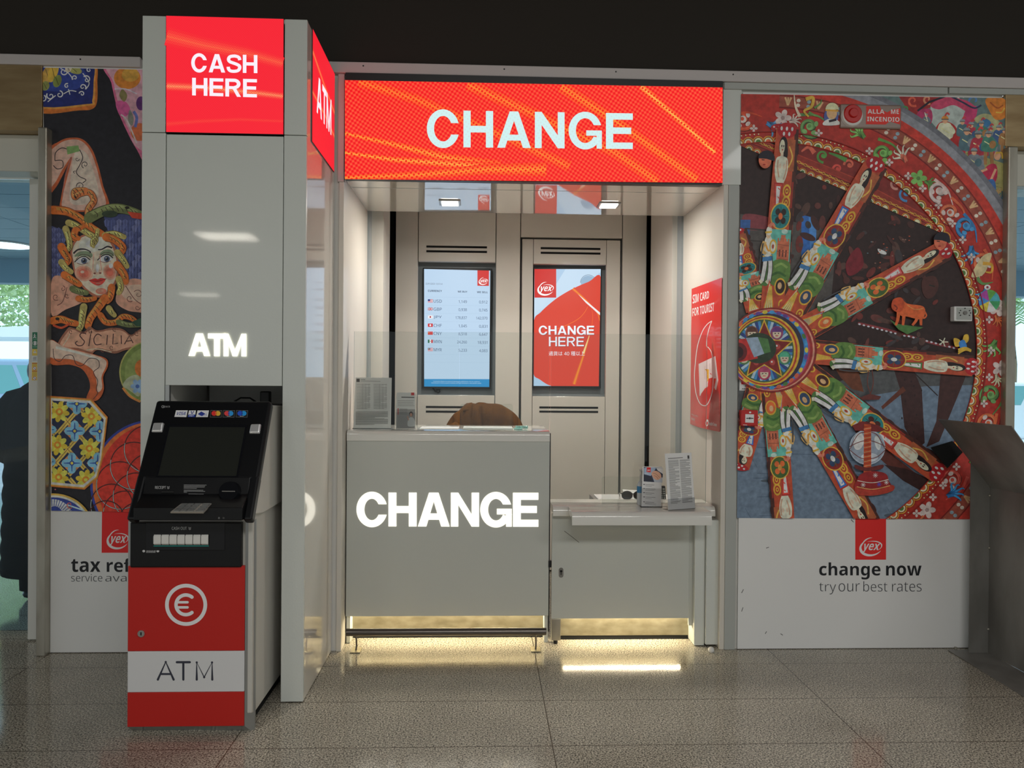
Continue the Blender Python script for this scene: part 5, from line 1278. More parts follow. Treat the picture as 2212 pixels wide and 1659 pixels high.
for i in range(n_):
    a = d2(-86+150*i/n_); k = i % 3
    if k == 0:
        for da in (-.012, 0, .012): A.line([pol(526, a), pol(543, a+da)], 4, (196, 150, 110))
    else:
        A.layer()
        for dr in (528, 538): 
            q = pol(dr, a); A.ell(q[0], q[1], 4.4, 4.0, (196, 176, 164) if k == 1 else (120, 140, 150), n=12)
        A.free()
# scrolls and leaves on the rim
def feather(x, y, a, ln, c, tip=None):
    dk = tuple(int(v*.55) for v in c)
    for k, da in enumerate((-.75, -.35, 0, .35, .7)):
        L_ = ln*(1-.12*abs(k-2)); b = a+da
        m_ = (x+L_*.55*cos(a+da*.5), y+L_*.55*sin(a+da*.5)); e_ = (x+L_*cos(b), y+L_*sin(b)); e2 = (e_[0]+ln*.16*cos(b+.9), e_[1]+ln*.16*sin(b+.9))
        A.curve([(x, y), m_, e_, e2], ln*.26, dk, 1.5, 5); A.curve([(x, y), m_, e_, e2], ln*.2, c, 1, 5)
        if tip: A.curve([m_, e_, e2], ln*.13, tip, 1, 5)
def flower(x, y, r, c, n_=5):
    A.layer(); [A.ell(x+r*cos(k*2*pi/n_), y+r*sin(k*2*pi/n_), r*.72, r*.55, c, k*2*pi/n_, 12) for k in range(n_)]; A.free(); A.ell(x, y, r*.4, r*.4, tuple(int(v*.7) for v in c), n=10)
sc_l = [(-97, (176, 66, 40), 1), (-91, (60, 112, 160), 0), (-87, (196, 170, 160), 2), (-80, (84, 120, 70), 1), (-66, (90, 130, 66), 0), (-60, (84, 128, 62), 1), (-54, (190, 96, 74), 0), (-49, (84, 128, 62), 2), (-43, (196, 160, 156), 1), (-37, (190, 90, 60), 1), (-32, (44, 106, 158), 1), (-27, (44, 106, 158), 0), (-22, (190, 84, 52), 1), (-16, (50, 116, 164), 0), (-10, (196, 96, 56), 2), (-2, (84, 130, 66), 0), (5, (196, 180, 150), 2), (12, (74, 110, 60), 1), (19, (188, 88, 52), 1), (24, (196, 150, 140), 2), (30, (84, 120, 60), 0), (36, (176, 70, 60), 1), (40, (40, 104, 164), 0), (46, (196, 96, 60), 2), (52, (160, 50, 70), 1), (58, (196, 150, 60), 0), (64, (84, 120, 60), 2)]
for n_i, (ad, c, k) in enumerate(sc_l):
    a = d2(ad); q = pol(492+6*(-1)**n_i, a)
    dk = tuple(int(x*.5) for x in c); lt = tuple(min(225, int(x*1.15)+14) for x in c); pk = (200, 170, 166)
    if k == 1:
        A.curl(q[0]+1, q[1]+1.5, 24, a+2.2, 1.15, 9, dk, 7); A.curl(q[0], q[1], 24, a+2.2, 1.15, 7.5, c, 5.5); A.curl(q[0]-1, q[1]-1, 24, a+2.2, 1.0, 1.8, lt)
        A.ell(q[0], q[1], 8, 8, pk if c[0] > 100 else lt); A.ell(q[0]-1, q[1]-1, 4, 4, c)
        A.layer()
        for j in range(3): A.ell(q[0]+15*cos(a+1+j*1.4), q[1]+15*sin(a+1+j*1.4), 6, 4.5, pk if c[0] > 100 else lt, a+j, 10)
        A.free(); A.curve([pol(508, a-.05), pol(512, a+.02), pol(500, a+.085)], 7, c, 2)
    elif k == 0:
        feather(q[0], q[1], a+(2.0 if n_i % 2 else -1.2), 36, c, (206, 184, 170) if c[0] > 150 else lt)
    else:
        flower(q[0], q[1], 11, pk if c[0] > 150 else lt); feather(*pol(490, a+.03), a+1.2, 24, c)
    flower(*pol(476, a+.045), 5, pk, 4)
# the winged head by the alarm and other small figures on the rim
A.to(1590, 180, .3135)
A.ell(655, 230, 50, 62, (70, 84, 140)); A.ell(660, 205, 36, 44, (206, 150, 110)); A.arc(662, 180, 0, 46, pi, 2*pi, (206, 190, 150), 14); A.line([(616, 185), (704, 190)], 12, (190, 140, 60)); A.blob([(600, 270), (640, 245), (700, 255), (710, 285), (610, 290)], (200, 190, 180)); A.line([(640, 262), (690, 250)], 16, (40, 34, 40))
A.curve([(480, 110), (530, 100), (520, 160), (470, 190), (500, 230)], 26, (196, 150, 60), 12); A.curve([(540, 170), (580, 140), (590, 110)], 16, (84, 120, 66), 4); A.curve([(440, 230), (410, 160), (400, 80)], 22, (200, 170, 150), 6); A.curve([(500, 200), (540, 220), (580, 230)], 22, (90, 130, 70), 6)
A.ell(295, 308, 56, 30, (150, 26, 32)); A.layer(); [A.ell(262+k*17, 300+14*(k % 2), 7, 7, (206, 170, 170)) for k in range(5)]; A.free()
A.blob([(1620, 1330), (1690, 1200), (1760, 1170), (1740, 1250), (1700, 1320)], (196, 170, 130)); A.curve([(1700, 1240), (1760, 1250), (1760, 1300), (1720, 1300)], 24, (196, 140, 50), 10); A.curve([(1660, 1340), (1700, 1380), (1770, 1370)], 30, (84, 120, 66), 6); A.ell(1732, 1405, 22, 18, (206, 190, 190)); A.ell(1732, 1405, 8, 8, (120, 40, 60))
wc = [(60, 140, 90), (206, 200, 190), (214, 170, 60), (60, 120, 180), (150, 60, 140), (90, 150, 70), (70, 150, 160)]
for k in range(7): A.poly([(1745, 1500)]+[(1745+74*cos(a_), 1500+78*sin(a_)) for a_ in (k*.9, k*.9+.3, k*.9+.6, k*.9+.9)], wc[k])
# inner scalloped edge with its gold line and dots
A.to(0, 0, 1)
for i in range(62):
    a = d2(-99+172*i/62); q = pol(446, a)
    half(q[0], q[1], a, 12.5, [(66, 100, 50), (196, 84, 56)][i % 2])
A.arc(OX, OY, 467, 469, d2(-100), d2(75), (120, 32, 28), 70)
A.layer()
for i in range(150):
    if i % 10 < 6: q = pol(463, d2(-99+172*i/150)); A.ell(q[0], q[1], 1.5, 1.5, (216, 190, 150), n=8)
A.free()
# spokes
def spoke(T, hw, ov, fan, tri, kn=True, bust=True, flip=1):
    ux, uy = T[0]-OX, T[1]-OY; Ls = hypot(ux, uy); ux, uy = ux/Ls, uy/Ls; vx, vy = -uy*flip, ux*flip
    L0 = Ls-96
    def g(x, q): return (T[0]-ux*L0*q+vx*hw*x, T[1]-uy*L0*q+vy*hw*x)
    P = lambda pts, c: A.poly([g(*p) for p in pts], c)
    B = lambda pts, c: A.blob([g(*p) for p in pts], c)
    C_ = lambda pts, w_, c, w1=None: A.curve([g(*p) for p in pts], w_, c, w1)
    def E(x, q, rx, rq, c, n=18): A.poly([g(x+rx*cos(2*pi*k/n), q+rq*sin(2*pi*k/n)) for k in range(n)], c)
    P([(-1.0, 0), (1.1, 0), (1.3, 1.05), (-1.25, 1.05)], (158, 66, 42)); P([(.75, 0), (1.12, 0), (1.24, 1.0), (.95, 1.0)], (66, 34, 28))
    for k in range(9): E(1.12, .12+k*.1, .14, .03, (54, 28, 26), 10)
    # tip rosette
    E(0, .01, .9, .045, (150, 26, 32)); A.layer(); [E(-.5+.25*k, .0+.03*(k % 2), .11, .012, (220, 190, 190), 10) for k in range(5)]; A.free()
    P([(.0, .06), (.9, .06), (.9, .24), (.2, .24)], (150, 80, 50)); C_([(.35, .1), (.7, .16), (.4, .22)], 3, (206, 150, 70))
    # bust
    if bust:
        E(-.22, .10, .40, .055, (30, 20, 22)); E(.0, .14, .26, .05, (30, 20, 22)); E(-.32, .105, .25, .042, (206, 182, 160)); P([(-.4, .13), (-.16, .13), (-.14, .17), (-.42, .17)], (196, 170, 148))
        A.layer(); E(-.36, .1, .05, .007, (40, 26, 26), 8); E(-.18, .1, .05, .007, (40, 26, 26), 8); A.free(); E(-.27, .122, .07, .005, (160, 60, 56), 8)
        B([(-.8, .175), (-.5, .160), (-.05, .160), (.28, .175), (.36, .23), (.20, .285), (-.1, .325), (-.42, .325), (-.74, .285), (-.88, .23)], (210, 190, 168)); C_([(-.62, .18), (-.6, .23), (-.42, .28)], 3, (168, 138, 116)); C_([(.2, .18), (.2, .24), (.02, .29)], 3, (168, 138, 116))
        E(-.4, .215, .12, .016, (196, 166, 146)); E(.0, .215, .12, .016, (196, 166, 146))
    # feather triangle and gold arcs
    P([(-.85, .31), (.02, .31), (-.35, .60)], (150, 40, 36)); P([(-.75, .32), (-.06, .32), (-.38, .58)], tri); P([(-.6, .33), (-.2, .33), (-.4, .56)], (214, 210, 200))
    for k in range(5): C_([(-.4, .34+.05*k), (-.25+.02*k, .35+.05*k)], 2, tri)
    for k in range(2):
        for r_, c in ((.40, (206, 146, 50)), (.27, (150, 50, 36)), (.16, (206, 146, 50)), (.07, (120, 36, 30))): E(.42, .355+.065*k, r_*.95, r_*.10, c, 14)
    P([(.85, .30), (1.0, .30), (1.0, .45), (.85, .45)], (128, 40, 32))
    # oval
    E(.0, .50, .95, .078, (206, 150, 60), 24); E(.0, .50, .85, .07, ov[0], 24)
    for k in range(4):
        a = k*pi/2+.78; E(.38*cos(a), .50+.034*sin(a), .24, .02, ov[1], 12); C_([(0, .5), (.7*cos(a+.78), .5+.055*sin(a+.78))], 2.5, ov[3], 1)
    E(0, .50, .2, .02, ov[2], 12)
    # sky, castle, hill and knight
    P([(-1.05, .575), (1.1, .575), (1.15, .84), (-1.1, .84)], (86, 158, 146)); E(.5, .585, .3, .014, (160, 190, 176))
    P([(-.1, .64), (1.02, .64), (1.06, .79), (-.1, .79)], (168, 92, 66)); P([(.2, .605), (.62, .605), (.62, .66), (.2, .66)], (176, 98, 70))
    for k in range(5): P([(-.1+.24*k, .625), (.02+.24*k, .625), (.02+.24*k, .645), (-.1+.24*k, .645)], (168, 92, 66))
    A.layer(); [P([(.1+.3*k, .69), (.22+.3*k, .69), (.22+.3*k, .73), (.1+.3*k, .73)], (80, 40, 34)) for k in range(3)]; A.free()
    for k in range(3): C_([(-.1, .66+.04*k), (1.0, .665+.04*k)], 1.2, (130, 66, 50))
    B([(-1.1, .80), (-.3, .755), (.4, .745), (1.2, .765), (1.2, .86), (.3, .90), (-.6, .88)], (80, 112, 54)); C_([(-.2, .79), (.4, .77), (1.0, .79)], 5, (112, 138, 74)); C_([(-.4, .84), (.2, .82), (.9, .84)], 5, (50, 86, 40))
    if kn:
        B([(-1.5, .86), (-1.0, .70), (-.5, .72), (-.6, .88), (-1.2, .90)], (64, 102, 52))
        for dx in (0, .55): C_([(-1.1+dx*.7, .73), (-1.15+dx, .80), (-1.3+dx*1.15, .88)], 11, (40, 34, 34)); C_([(-1.1+dx*.7, .73), (-1.15+dx, .80), (-1.3+dx*1.15, .875)], 8, (214, 206, 190)); C_([(-1.3+dx*1.15, .872), (-1.5+dx*1.15, .885)], 8, (190, 180, 160))
        P([(-1.4, .70), (-.55, .69), (-.5, .755), (-1.4, .765)], (54, 104, 150)); C_([(-1.4, .735), (-.55, .725)], 3, (206, 150, 60))
        B([(-1.32, .72), (-1.3, .64), (-.95, .61), (-.6, .64), (-.55, .71), (-.9, .735)], (206, 196, 176)); C_([(-1.25, .66), (-.9, .70), (-.6, .69)], 4, (196, 130, 50)); C_([(-1.3, .65), (-1.5, .70), (-1.1, .72)], 9, (190, 150, 90), 6)
        E(-.5, .675, .34, .042, (206, 150, 50)); E(-.5, .675, .24, .03, (206, 196, 176)); E(-.5, .675, .1, .013, (150, 60, 40))
        E(-1.0, .60, .24, .033, (212, 160, 130)); E(-.96, .588, .28, .026, (206, 196, 176)); C_([(-1.3, .598), (-.7, .592)], 4, (206, 150, 50)); C_([(-1.0, .565), (-.7, .545), (-.45, .56)], 8, (206, 110, 90), 3)
        C_([(-1.45, .66), (-1.6, .78), (-1.55, .84)], 3, (60, 60, 64))
    # root: small oval and pale fan
    E(.45, .90, .55, .05, (206, 146, 50)); E(.45, .90, .44, .04, ov[1]); E(.4, .895, .2, .02, (200, 150, 110))
    P([(-1.1, 1.06), (.2, 1.06), (-.6, .86)], (176, 70, 36)); P([(-.95, 1.04), (.0, 1.04), (-.55, .88)], fan)
    for k in range(5): C_([(-.5+.03*k, .9), (-.9+.2*k, 1.03)], 2.4, (214, 150, 60))
    for r_, c in ((.32, (206, 146, 50)), (.2, (150, 50, 36)), (.1, (206, 146, 50))): E(.7, 1.0, r_, r_*.09, c, 12)
TEAL, DKB, ORA = (30, 110, 112), (44, 26, 26), (206, 90, 46)
OVS = [(TEAL, (40, 28, 26), ORA, (20, 60, 70)), ((120, 34, 30), (40, 60, 90), (190, 190, 190), (60, 90, 60)), ((60, 84, 40), (190, 90, 44), (206, 130, 60), (50, 90, 50)), (TEAL, (60, 28, 24), (206, 100, 60), (30, 40, 44))]
CR, BL_, GN = (214, 200, 160), (40, 98, 170), (70, 110, 60)
spoke((1588, 500), 23, OVS[0], CR, BL_, flip=1)
spoke((1596, 1010), 23, OVS[1], CR, BL_, flip=1)
spoke((1697, 1172), 22, OVS[2], (60, 130, 190), (190, 60, 50), flip=1)
spoke((1886, 1146), 23, OVS[1], CR, BL_, flip=-1)
spoke((1700, 278), 23, OVS[0], CR, (170, 60, 50), flip=1)
spoke((1893, 352), 24, OVS[1], CR, BL_, flip=1)
spoke((2044, 538), 22, OVS[2], (60, 130, 190), (196, 90, 90), flip=1)
spoke((2102, 792), 21, OVS[1], (206, 150, 110), GN, flip=-1)
spoke((2028, 1022), 24, OVS[3], CR, (170, 60, 50), flip=-1)
# small separate heads, the lion and the flower
A.to(1590, 180, .3135)
for (x, y) in ((200, 530), (1408, 1092)): A.ell(x, y, 44, 56, (190, 96, 70)); A.arc(x+10, y-10, 0, 58, pi*1.02, pi*2.1, (26, 24, 34), 12); A.line([(x-24, y-4), (x-4, y-2)], 6, (40, 24, 24)); A.ell(x-6, y+30, 10, 5, (150, 40, 36))
A.to(1590, 640, .3135)
LO = (190, 84, 40)
A.poly([(1060, 160), (1110, 190), (1290, 215), (1180, 262), (1120, 230)], (64, 102, 52))
A.blob([(1080, 60), (1130, 10), (1180, 50), (1290, 70), (1300, 130), (1270, 160), (1180, 140), (1130, 130)], LO); A.blob([(1070, 70), (1085, 20), (1140, 10), (1160, 60), (1130, 110), (1090, 100)], (170, 66, 32))
for x0, x1 in ((1120, 1100), (1160, 1150), (1250, 1215), (1280, 1275)): A.curve([(x0, 110), (x0-6, 160), (x1, 200)], 26, LO, 16)
A.curve([(1290, 90), (1312, 130), (1290, 150), (1262, 110), (1270, 80)], 10, LO); A.curve([(1090, 60), (1110, 80), (1100, 96)], 8, (110, 40, 26)); A.curve([(1180, 60), (1230, 90), (1290, 84)], 5, (220, 130, 70))
A.blob([(1500, 290), (1540, 300), (1545, 340), (1510, 345)], (206, 150, 50)); A.blob([(1570, 270), (1600, 265), (1600, 310), (1560, 330)], (206, 150, 50)); A.blob([(1535, 320), (1570, 300), (1590, 350), (1550, 360)], (50, 110, 170))
for k in range(3): A.curve([(1530, 395-k*14), (1580, 370-k*8), (1620, 380-k*4)], 11, (206, 150, 50))
for k in range(5): A.line([(1428, 315), (1428+34*cos(k*1.26), 315+30*sin(k*1.26))], 7, (180, 180, 160))
A.layer(); [A.ell(1652+10*(k % 2), 455+14*k, 8, 8, (206, 130, 130)) for k in range(7)]; A.free()
# hub
A.to(0, 0, 1)
HX, HY = 1667, 756
A.ell(HX, HY, 98, 92, (120, 36, 34)); A.ell(HX-1, HY, 94, 88, (196, 130, 110), n=40); A.ell(HX-2, HY, 91, 86, (140, 44, 44), n=40); A.ell(HX-4, HY, 87, 84, (150, 60, 90), n=40); A.ell(HX-5, HY, 84, 82, (50, 110, 170), n=40); A.ell(HX-8, HY+1, 78, 80, (46, 42, 60), n=40)
for k in range(34):
    a = k*2*pi/34; A.ell(HX-7+82*cos(a), HY+82*sin(a), 6, 4, rr.choice([(206, 170, 60), (60, 130, 180), (90, 60, 130), (190, 90, 60), (70, 110, 60)]), a+1.5, 10)
A.ell(HX-13, HY+2, 74, 77, (206, 150, 50), n=40); A.ell(HX-14, HY+2, 70, 74, (160, 50, 40), n=40); A.ell(HX-15, HY+2, 67, 71, (206, 150, 50), n=40); A.ell(HX-16, HY+2, 64, 68, (58, 84, 60), n=40)
CX, CY = HX-16, HY+2
for k in range(5):
    a = -pi/2+k*2*pi/5+.63
    for j in range(9): 
        aa = a+(j-4)*.11; A.line([(CX+30*cos(aa), CY+32*sin(aa)), (CX+61*cos(aa), CY+65*sin(aa))], 4, [(60, 120, 170), (150, 170, 190), (40, 60, 120)][(j+k) % 3], 6)
star = []
for k in range(10):
    a = -pi/2+k*pi/5; r_ = 66 if k % 2 == 0 else 30; star.append((CX+r_*cos(a), CY+r_*1.05*sin(a)))
A.poly(star, (206, 150, 50)); A.poly([(CX+(x-CX)*.9, CY+(y-CY)*.9) for x, y in star], (110, 32, 30))
for k in range(5):
    a = -pi/2+k*2*pi/5+.63; x, y = CX+46*cos(a), CY+48*sin(a)
    A.ell(x, y, 14, 15, [(120, 60, 90), (60, 120, 90), (150, 50, 80), (70, 110, 70), (110, 70, 60)][k]); A.ell(x, y+1, 9, 10.5, (206, 170, 150)); A.arc(x, y-2, 0, 11, pi, 2*pi, [(90, 50, 110), (70, 150, 120), (150, 60, 90), (60, 90, 60), (80, 50, 40)][k], 10); A.line([(x-5, y+1), (x-2, y+1)], 2, (50, 30, 30)); A.line([(x+2, y+1), (x+5, y+1)], 2, (50, 30, 30)); A.line([(x-3, y+6), (x+3, y+6)], 1.8, (170, 50, 50))
for k in range(5):
    a = -pi/2+k*2*pi/5; A.ell(CX+30*cos(a), CY+31*sin(a), 6, 6, (150, 60, 56)); A.ell(CX+30*cos(a)-1.5, CY+31*sin(a)-1.5, 2, 2, (220, 190, 190))
A.ell(CX-12, CY-6, 38, 33, (40, 54, 40)); A.poly([(CX-66, CY-24), (CX-26, CY-28), (CX-14, CY+16), (CX-60, CY+26)], (168, 44, 42)); A.poly([(CX-40, CY-28), (CX-14, CY-30), (CX+0, CY+6), (CX-22, CY+14)], (130, 148, 166)); A.poly([(CX-14, CY-30), (CX+8, CY-26), (CX+14, CY+2), (CX, CY+6)], (66, 104, 60)); A.ell(CX-55, CY+2, 18, 20, (90, 32, 34)); A.ell(CX-57, CY+3, 12, 13, (44, 24, 28))
# hanging lantern
A.to(1590, 640, .3135)
A.curve([(915, 510), (905, 600), (930, 680)], 6, (90, 44, 36)); A.curve([(938, 510), (945, 600), (925, 680)], 6, (90, 44, 36)); A.poly([(850, 700), (920, 672), (1000, 690), (985, 712), (870, 715)], (84, 40, 36))
A.ell(905, 1040, 124, 122, (150, 160, 172)); A.ell(905, 1040, 116, 114, (126, 136, 150)); A.ell(845, 1000, 36, 60, (196, 200, 206), .2); A.ell(975, 1010, 20, 50, (180, 186, 194), -.2); A.ell(920, 1110, 60, 30, (170, 176, 184))
for ry_ in (46, -8): A.curve([(782, 1040+ry_*.4), (840, 1000-ry_), (905, 985-ry_), (970, 1000-ry_), (1030, 1040+ry_*.4)], 5, (96, 44, 40))
A.curve([(784, 1060), (850, 1110), (905, 1120), (970, 1108), (1028, 1060)], 5, (96, 44, 40))
A.poly([(800, 890), (870, 860), (980, 890), (1030, 920), (990, 935), (820, 925)], (104, 34, 34)); A.poly([(882, 880), (930, 885), (932, 1260), (878, 1258)], (166, 66, 36))
for k in range(22): A.line([(880, 900+k*16), (932, 890+k*16)], 3.4, (206, 150, 110) if k % 2 else (110, 34, 28))
A.blob([(820, 1160), (900, 1180), (1010, 1160), (1000, 1190), (900, 1205), (830, 1190)], (90, 36, 34))
A.blob([(830, 1330), (835, 1260), (870, 1220), (950, 1205), (1030, 1222), (1052, 1270), (1060, 1330)], (128, 32, 34)); A.blob([(828, 1310), (940, 1330), (1075, 1300), (1080, 1340), (960, 1372), (835, 1365)], (150, 52, 40)); A.curve([(836, 1270), (940, 1285), (1050, 1262)], 5, (214, 180, 170)); A.curve([(832, 1312), (940, 1330), (1060, 1305)], 5, (214, 150, 90))
for (x, y, c) in ((876, 1300, (206, 206, 220)), (960, 1234, (206, 206, 220)), (1036, 1282, (206, 206, 220)), (985, 1296, (60, 70, 170))):
    for k in range(8): A.line([(x, y), (x+17*cos(k*.785), y+17*sin(k*.785))], 3, c)
A.to(0, 0, 1)
A.build('print', 'mural', t)
A = Art((0, -.0035, 0), gain=2.3); A.rect(1847.5, 1120, 1914, 1209, (178, 30, 28)); logo(A, 1856, 1160, 1905, 1203, (222, 218, 216)); A.build('red_tag', 'print', t)
def words(t, nm, lst, c, bold):
    for w_, bx_ in lst:
        A = Art((0, -.0035, 0), gain=1.5); A.text(w_, bx_, c, bold); A.build(nm, 'print', t)
words(t, 'headline_word', (('change', (1769.6, 1214.8, 1901.9, 1251.8)), ('now', (1914, 1221.5, 1990.7, 1243.6))), (24, 26, 30), .03)
words(t, 'tagline_word', (('try', (1769.6, 1259, 1806, 1283.8)), ('our', (1811.6, 1260, 1857.4, 1277.8)), ('best', (1865, 1255.6, 1917, 1277.8)), ('rates', (1927, 1257.3, 1990.7, 1277.8))), (60, 62, 66), -.012)
for p, q in (((1602, 1281), (1606, 1273)), ((1602, 1321), (1605, 1312)), ((1655, 1184), (1661, 1182)), ((1686, 1369), (1691, 1372)), ((1838, 1122), (1844, 1128)), ((1653, 1369), (1656, 1364))):
    A = Art((0, -.0035, 0), gain=1.5); A.line([p, q], 1.5, (90, 90, 90)); A.build('scuff', 'print', t)
# ================================================================== CERAMICS MURAL (left)
t = thing('wall_mural', (PX(200, 1400), 0, 0), 'wall print of painted ceramics with a snake haired face left of the cash machine', 'mural')
xm1 = PX(392, 900)
MB().box(x112, xm1, -.003, .011, .004, PZ(200, 146)).box(x92+.0005, x112-.0005, -.003, .011, pz+.001, PZ(200, 146)).build('board', 'white_board', t)
A = Art((0, -.0035, 0), gain=1.95)
A.clip = [(92, 146), (392, 152), (388, 1108), (111, 1103)]
rr = random.Random(5)
A.poly([(92, 146), (392, 152), (388, 1108), (111, 1103), (111, 282), (92, 282)], (27, 26, 32))
A.to(0, 0, .34358)
# blue dish
A.blob([(220, 400), (420, 396), (596, 402), (612, 520), (610, 640), (580, 685), (500, 694), (220, 694)], (176, 98, 40)); A.blob([(220, 400), (420, 396), (590, 402), (598, 520), (594, 630), (560, 664), (220, 666)], (206, 130, 60))
A.blob([(220, 400), (420, 398), (582, 402), (588, 520), (580, 630), (545, 654), (220, 656)], (30, 38, 96)); A.blob([(260, 400), (480, 400), (540, 480), (480, 560), (260, 560)], (42, 58, 128))
for (x, y, rx, ry_, c) in ((300, 470, 34, 60, (176, 140, 70)), (335, 450, 30, 70, (196, 150, 60)), (360, 510, 26, 40, (110, 120, 60)), (285, 540, 26, 30, (120, 124, 70)), (470, 440, 46, 24, (140, 140, 80)), (430, 430, 20, 26, (180, 170, 150))):
    A.ell(x, y, rx, ry_, c, .3); A.line([(x-rx*.4, y-ry_*.6), (x+rx*.3, y+ry_*.6)], 3, (50, 44, 30))
for (x, y, r_) in ((318, 602, 26), (374, 594, 24), (270, 620, 22), (545, 500, 26), (520, 548, 22), (420, 540, 16), (515, 590, 18), (400, 450, 24), (470, 490, 18), (560, 440, 18)): A.curl(x, y, r_, rr.uniform(0, 6), 1.1*rr.choice([1, -1]), 8, (206, 206, 220))
for p in ([(300, 640), (350, 600)], [(400, 590), (440, 570), (480, 575)], [(430, 560), (440, 595)], [(380, 430), (430, 460), (460, 500)], [(520, 460), (560, 520), (540, 560)]): A.curve(p, 6, (190, 196, 216)) if len(p) > 2 else A.line(p, 6, (190, 196, 216))
# pink dish
A.blob([(684, 400), (700, 520), (740, 690), (800, 830), (860, 940), (950, 1060), (1200, 1060), (1200, 380)], (204, 92, 124)); A.blob([(700, 400), (714, 520), (756, 690), (812, 820), (880, 940), (1200, 1040), (1200, 380)], (186, 138, 150))
A.ell(800, 490, 84, 70, (206, 112, 44)); A.ell(820, 470, 54, 44, (222, 138, 60)); A.ell(880, 830, 60, 56, (206, 96, 60)); A.ell(886, 650, 30, 44, (84, 40, 100)); A.blob([(730, 640), (790, 640), (820, 700), (770, 740), (740, 700)], (190, 80, 130)); A.curve([(840, 700), (860, 740), (850, 800)], 18, (90, 100, 160)); A.blob([(770, 560), (800, 600), (780, 640), (750, 600)], (120, 110, 70)); A.blob([(815, 690), (840, 740), (830, 790), (805, 760)], (120, 120, 110)); A.curve([(720, 560), (790, 560), (860, 590)], 8, (206, 170, 180)); A.curve([(760, 720), (800, 760), (860, 900)], 9, (210, 170, 170))
# bent leg
A.blob([(300, 960), (370, 890), (440, 866), (520, 876), (580, 940), (620, 1050), (650, 1170), (684, 1300), (560, 1330), (390, 1320), (384, 1240), (410, 1120), (440, 1010), (400, 1090), (350, 1180), (300, 1210)], (168, 84, 50))
A.blob([(300, 985), (370, 905), (440, 878), (510, 886), (566, 945), (606, 1050), (636, 1170), (664, 1290), (560, 1320), (402, 1310), (396, 1230), (424, 1110), (452, 985), (390, 1070), (345, 1150), (300, 1180)], (206, 150, 136))
A.blob([(470, 960), (540, 960), (590, 1080), (620, 1220), (560, 1280), (450, 1280), (440, 1180)], (216, 168, 154)); A.curve([(446, 990), (410, 1110), (394, 1230)], 10, (150, 90, 80), 4)
BK = (44, 34, 34)
A.curve([(345, 1010), (350, 960), (390, 930), (440, 946)], 5, BK); A.curve([(345, 1010), (390, 1010), (395, 1050), (360, 1062), (335, 1040)], 5, BK); A.curve([(500, 940), (520, 990), (500, 1040), (480, 1080), (500, 1110), (540, 1130), (520, 1150)], 5, BK)
A.curl(535, 1035, 24, 2, 1.2, 5, BK); A.curl(505, 1170, 26, 3, 1.2, 5, BK); A.curl(485, 1000, 14, 0, 1, 4, BK); A.curve([(470, 1090), (460, 1080), (475, 1075)], 4, BK)
A.poly([(418, 922), (492, 914), (502, 950), (424, 972)], (110, 140, 84))
# wings behind the head
A.to(0, 500, .30145)
A.poly([(740, -120), (1290, -140), (1290, 350), (900, 350), (800, 100)], (58, 64, 104)); A.poly([(370, -40), (470, 0), (440, 360), (370, 360)], (66, 70, 108))
for row in range(11):
    for k in range(13):
        x = 765+k*44+(22 if row % 2 else 0); y = -90+row*42
        A.poly([(x, y), (x+20, y+14), (x+14, y+50), (x, y+62), (x-14, y+50), (x-20, y+14)], [(84, 92, 138), (70, 78, 122), (98, 104, 144)][(row+k) % 3]); A.line([(x, y+4), (x, y+58)], 3, (38, 40, 70))
    for k in range(3):
        x = 385+k*36; y = -30+row*36; A.poly([(x, y), (x+16, y+14), (x, y+52), (x-16, y+14)], [(92, 98, 140), (76, 82, 124)][(row+k) % 2]); A.line([(x, y+4), (x, y+48)], 3, (44, 44, 72))
# lower wings / legs of the emblem
A.blob([(370, 350), (440, 320), (520, 380), (580, 440), (600, 500), (470, 560), (370, 600)], (190, 136, 116)); A.blob([(860, 400), (940, 340), (1040, 350), (1290, 400), (1290, 600), (1000, 580), (900, 560), (830, 500)], (190, 136, 116)); A.blob([(870, 440), (960, 380), (1290, 420), (1290, 520), (960, 500)], (204, 156, 138))
for (x, y, r_) in ((400, 470, 26), (450, 410, 20), (480, 460, 18), (990, 450, 34), (930, 480, 26), (985, 545, 20)): A.curl(x, y, r_, rr.uniform(0, 6), 1.1, 5, (90, 50, 44))
A.curve([(410, 530), (450, 500), (480, 400)], 5, (90, 50, 44)); A.curve([(900, 390), (960, 480), (1010, 520)], 5, (90, 50, 44))
# face
A.blob([(505, 120), (550, 50), (640, 10), (750, 20), (815, 90), (850, 220), (845, 330), (800, 425), (725, 470), (670, 465), (600, 410), (545, 330), (515, 220)], (150, 90, 70))
A.blob([(520, 130), (560, 60), (640, 25), (740, 35), (800, 100), (836, 220), (830, 325), (790, 410), (725, 455), (680, 450), (610, 400), (556, 325), (528, 220)], (214, 172, 154)); A.blob([(570, 80), (650, 40), (730, 50), (780, 110), (700, 140), (640, 150), (580, 140)], (224, 190, 172)); A.ell(665, 90, 50, 30, (232, 204, 190))
for k, (rx, ry_, c) in enumerate(((66, 56, (210, 140, 120)), (52, 44, (206, 118, 98)), (36, 30, (200, 96, 78)))): A.ell(600, 300, rx, ry_, c, .3); A.ell(786, 292, rx*.7, ry_, c, -.3)
A.ell(725, 428, 40, 22, (206, 110, 92)); A.ell(720, 425, 24, 12, (212, 130, 110)); A.ell(794, 246, 14, 18, (232, 200, 196)); A.ell(590, 290, 14, 10, (222, 160, 144))
A.blob([(535, 180), (560, 150), (620, 140), (660, 160), (655, 185), (600, 175)], (110, 124, 100)); A.blob([(712, 170), (740, 135), (790, 130), (816, 160), (800, 180), (760, 165)], (110, 124, 100))
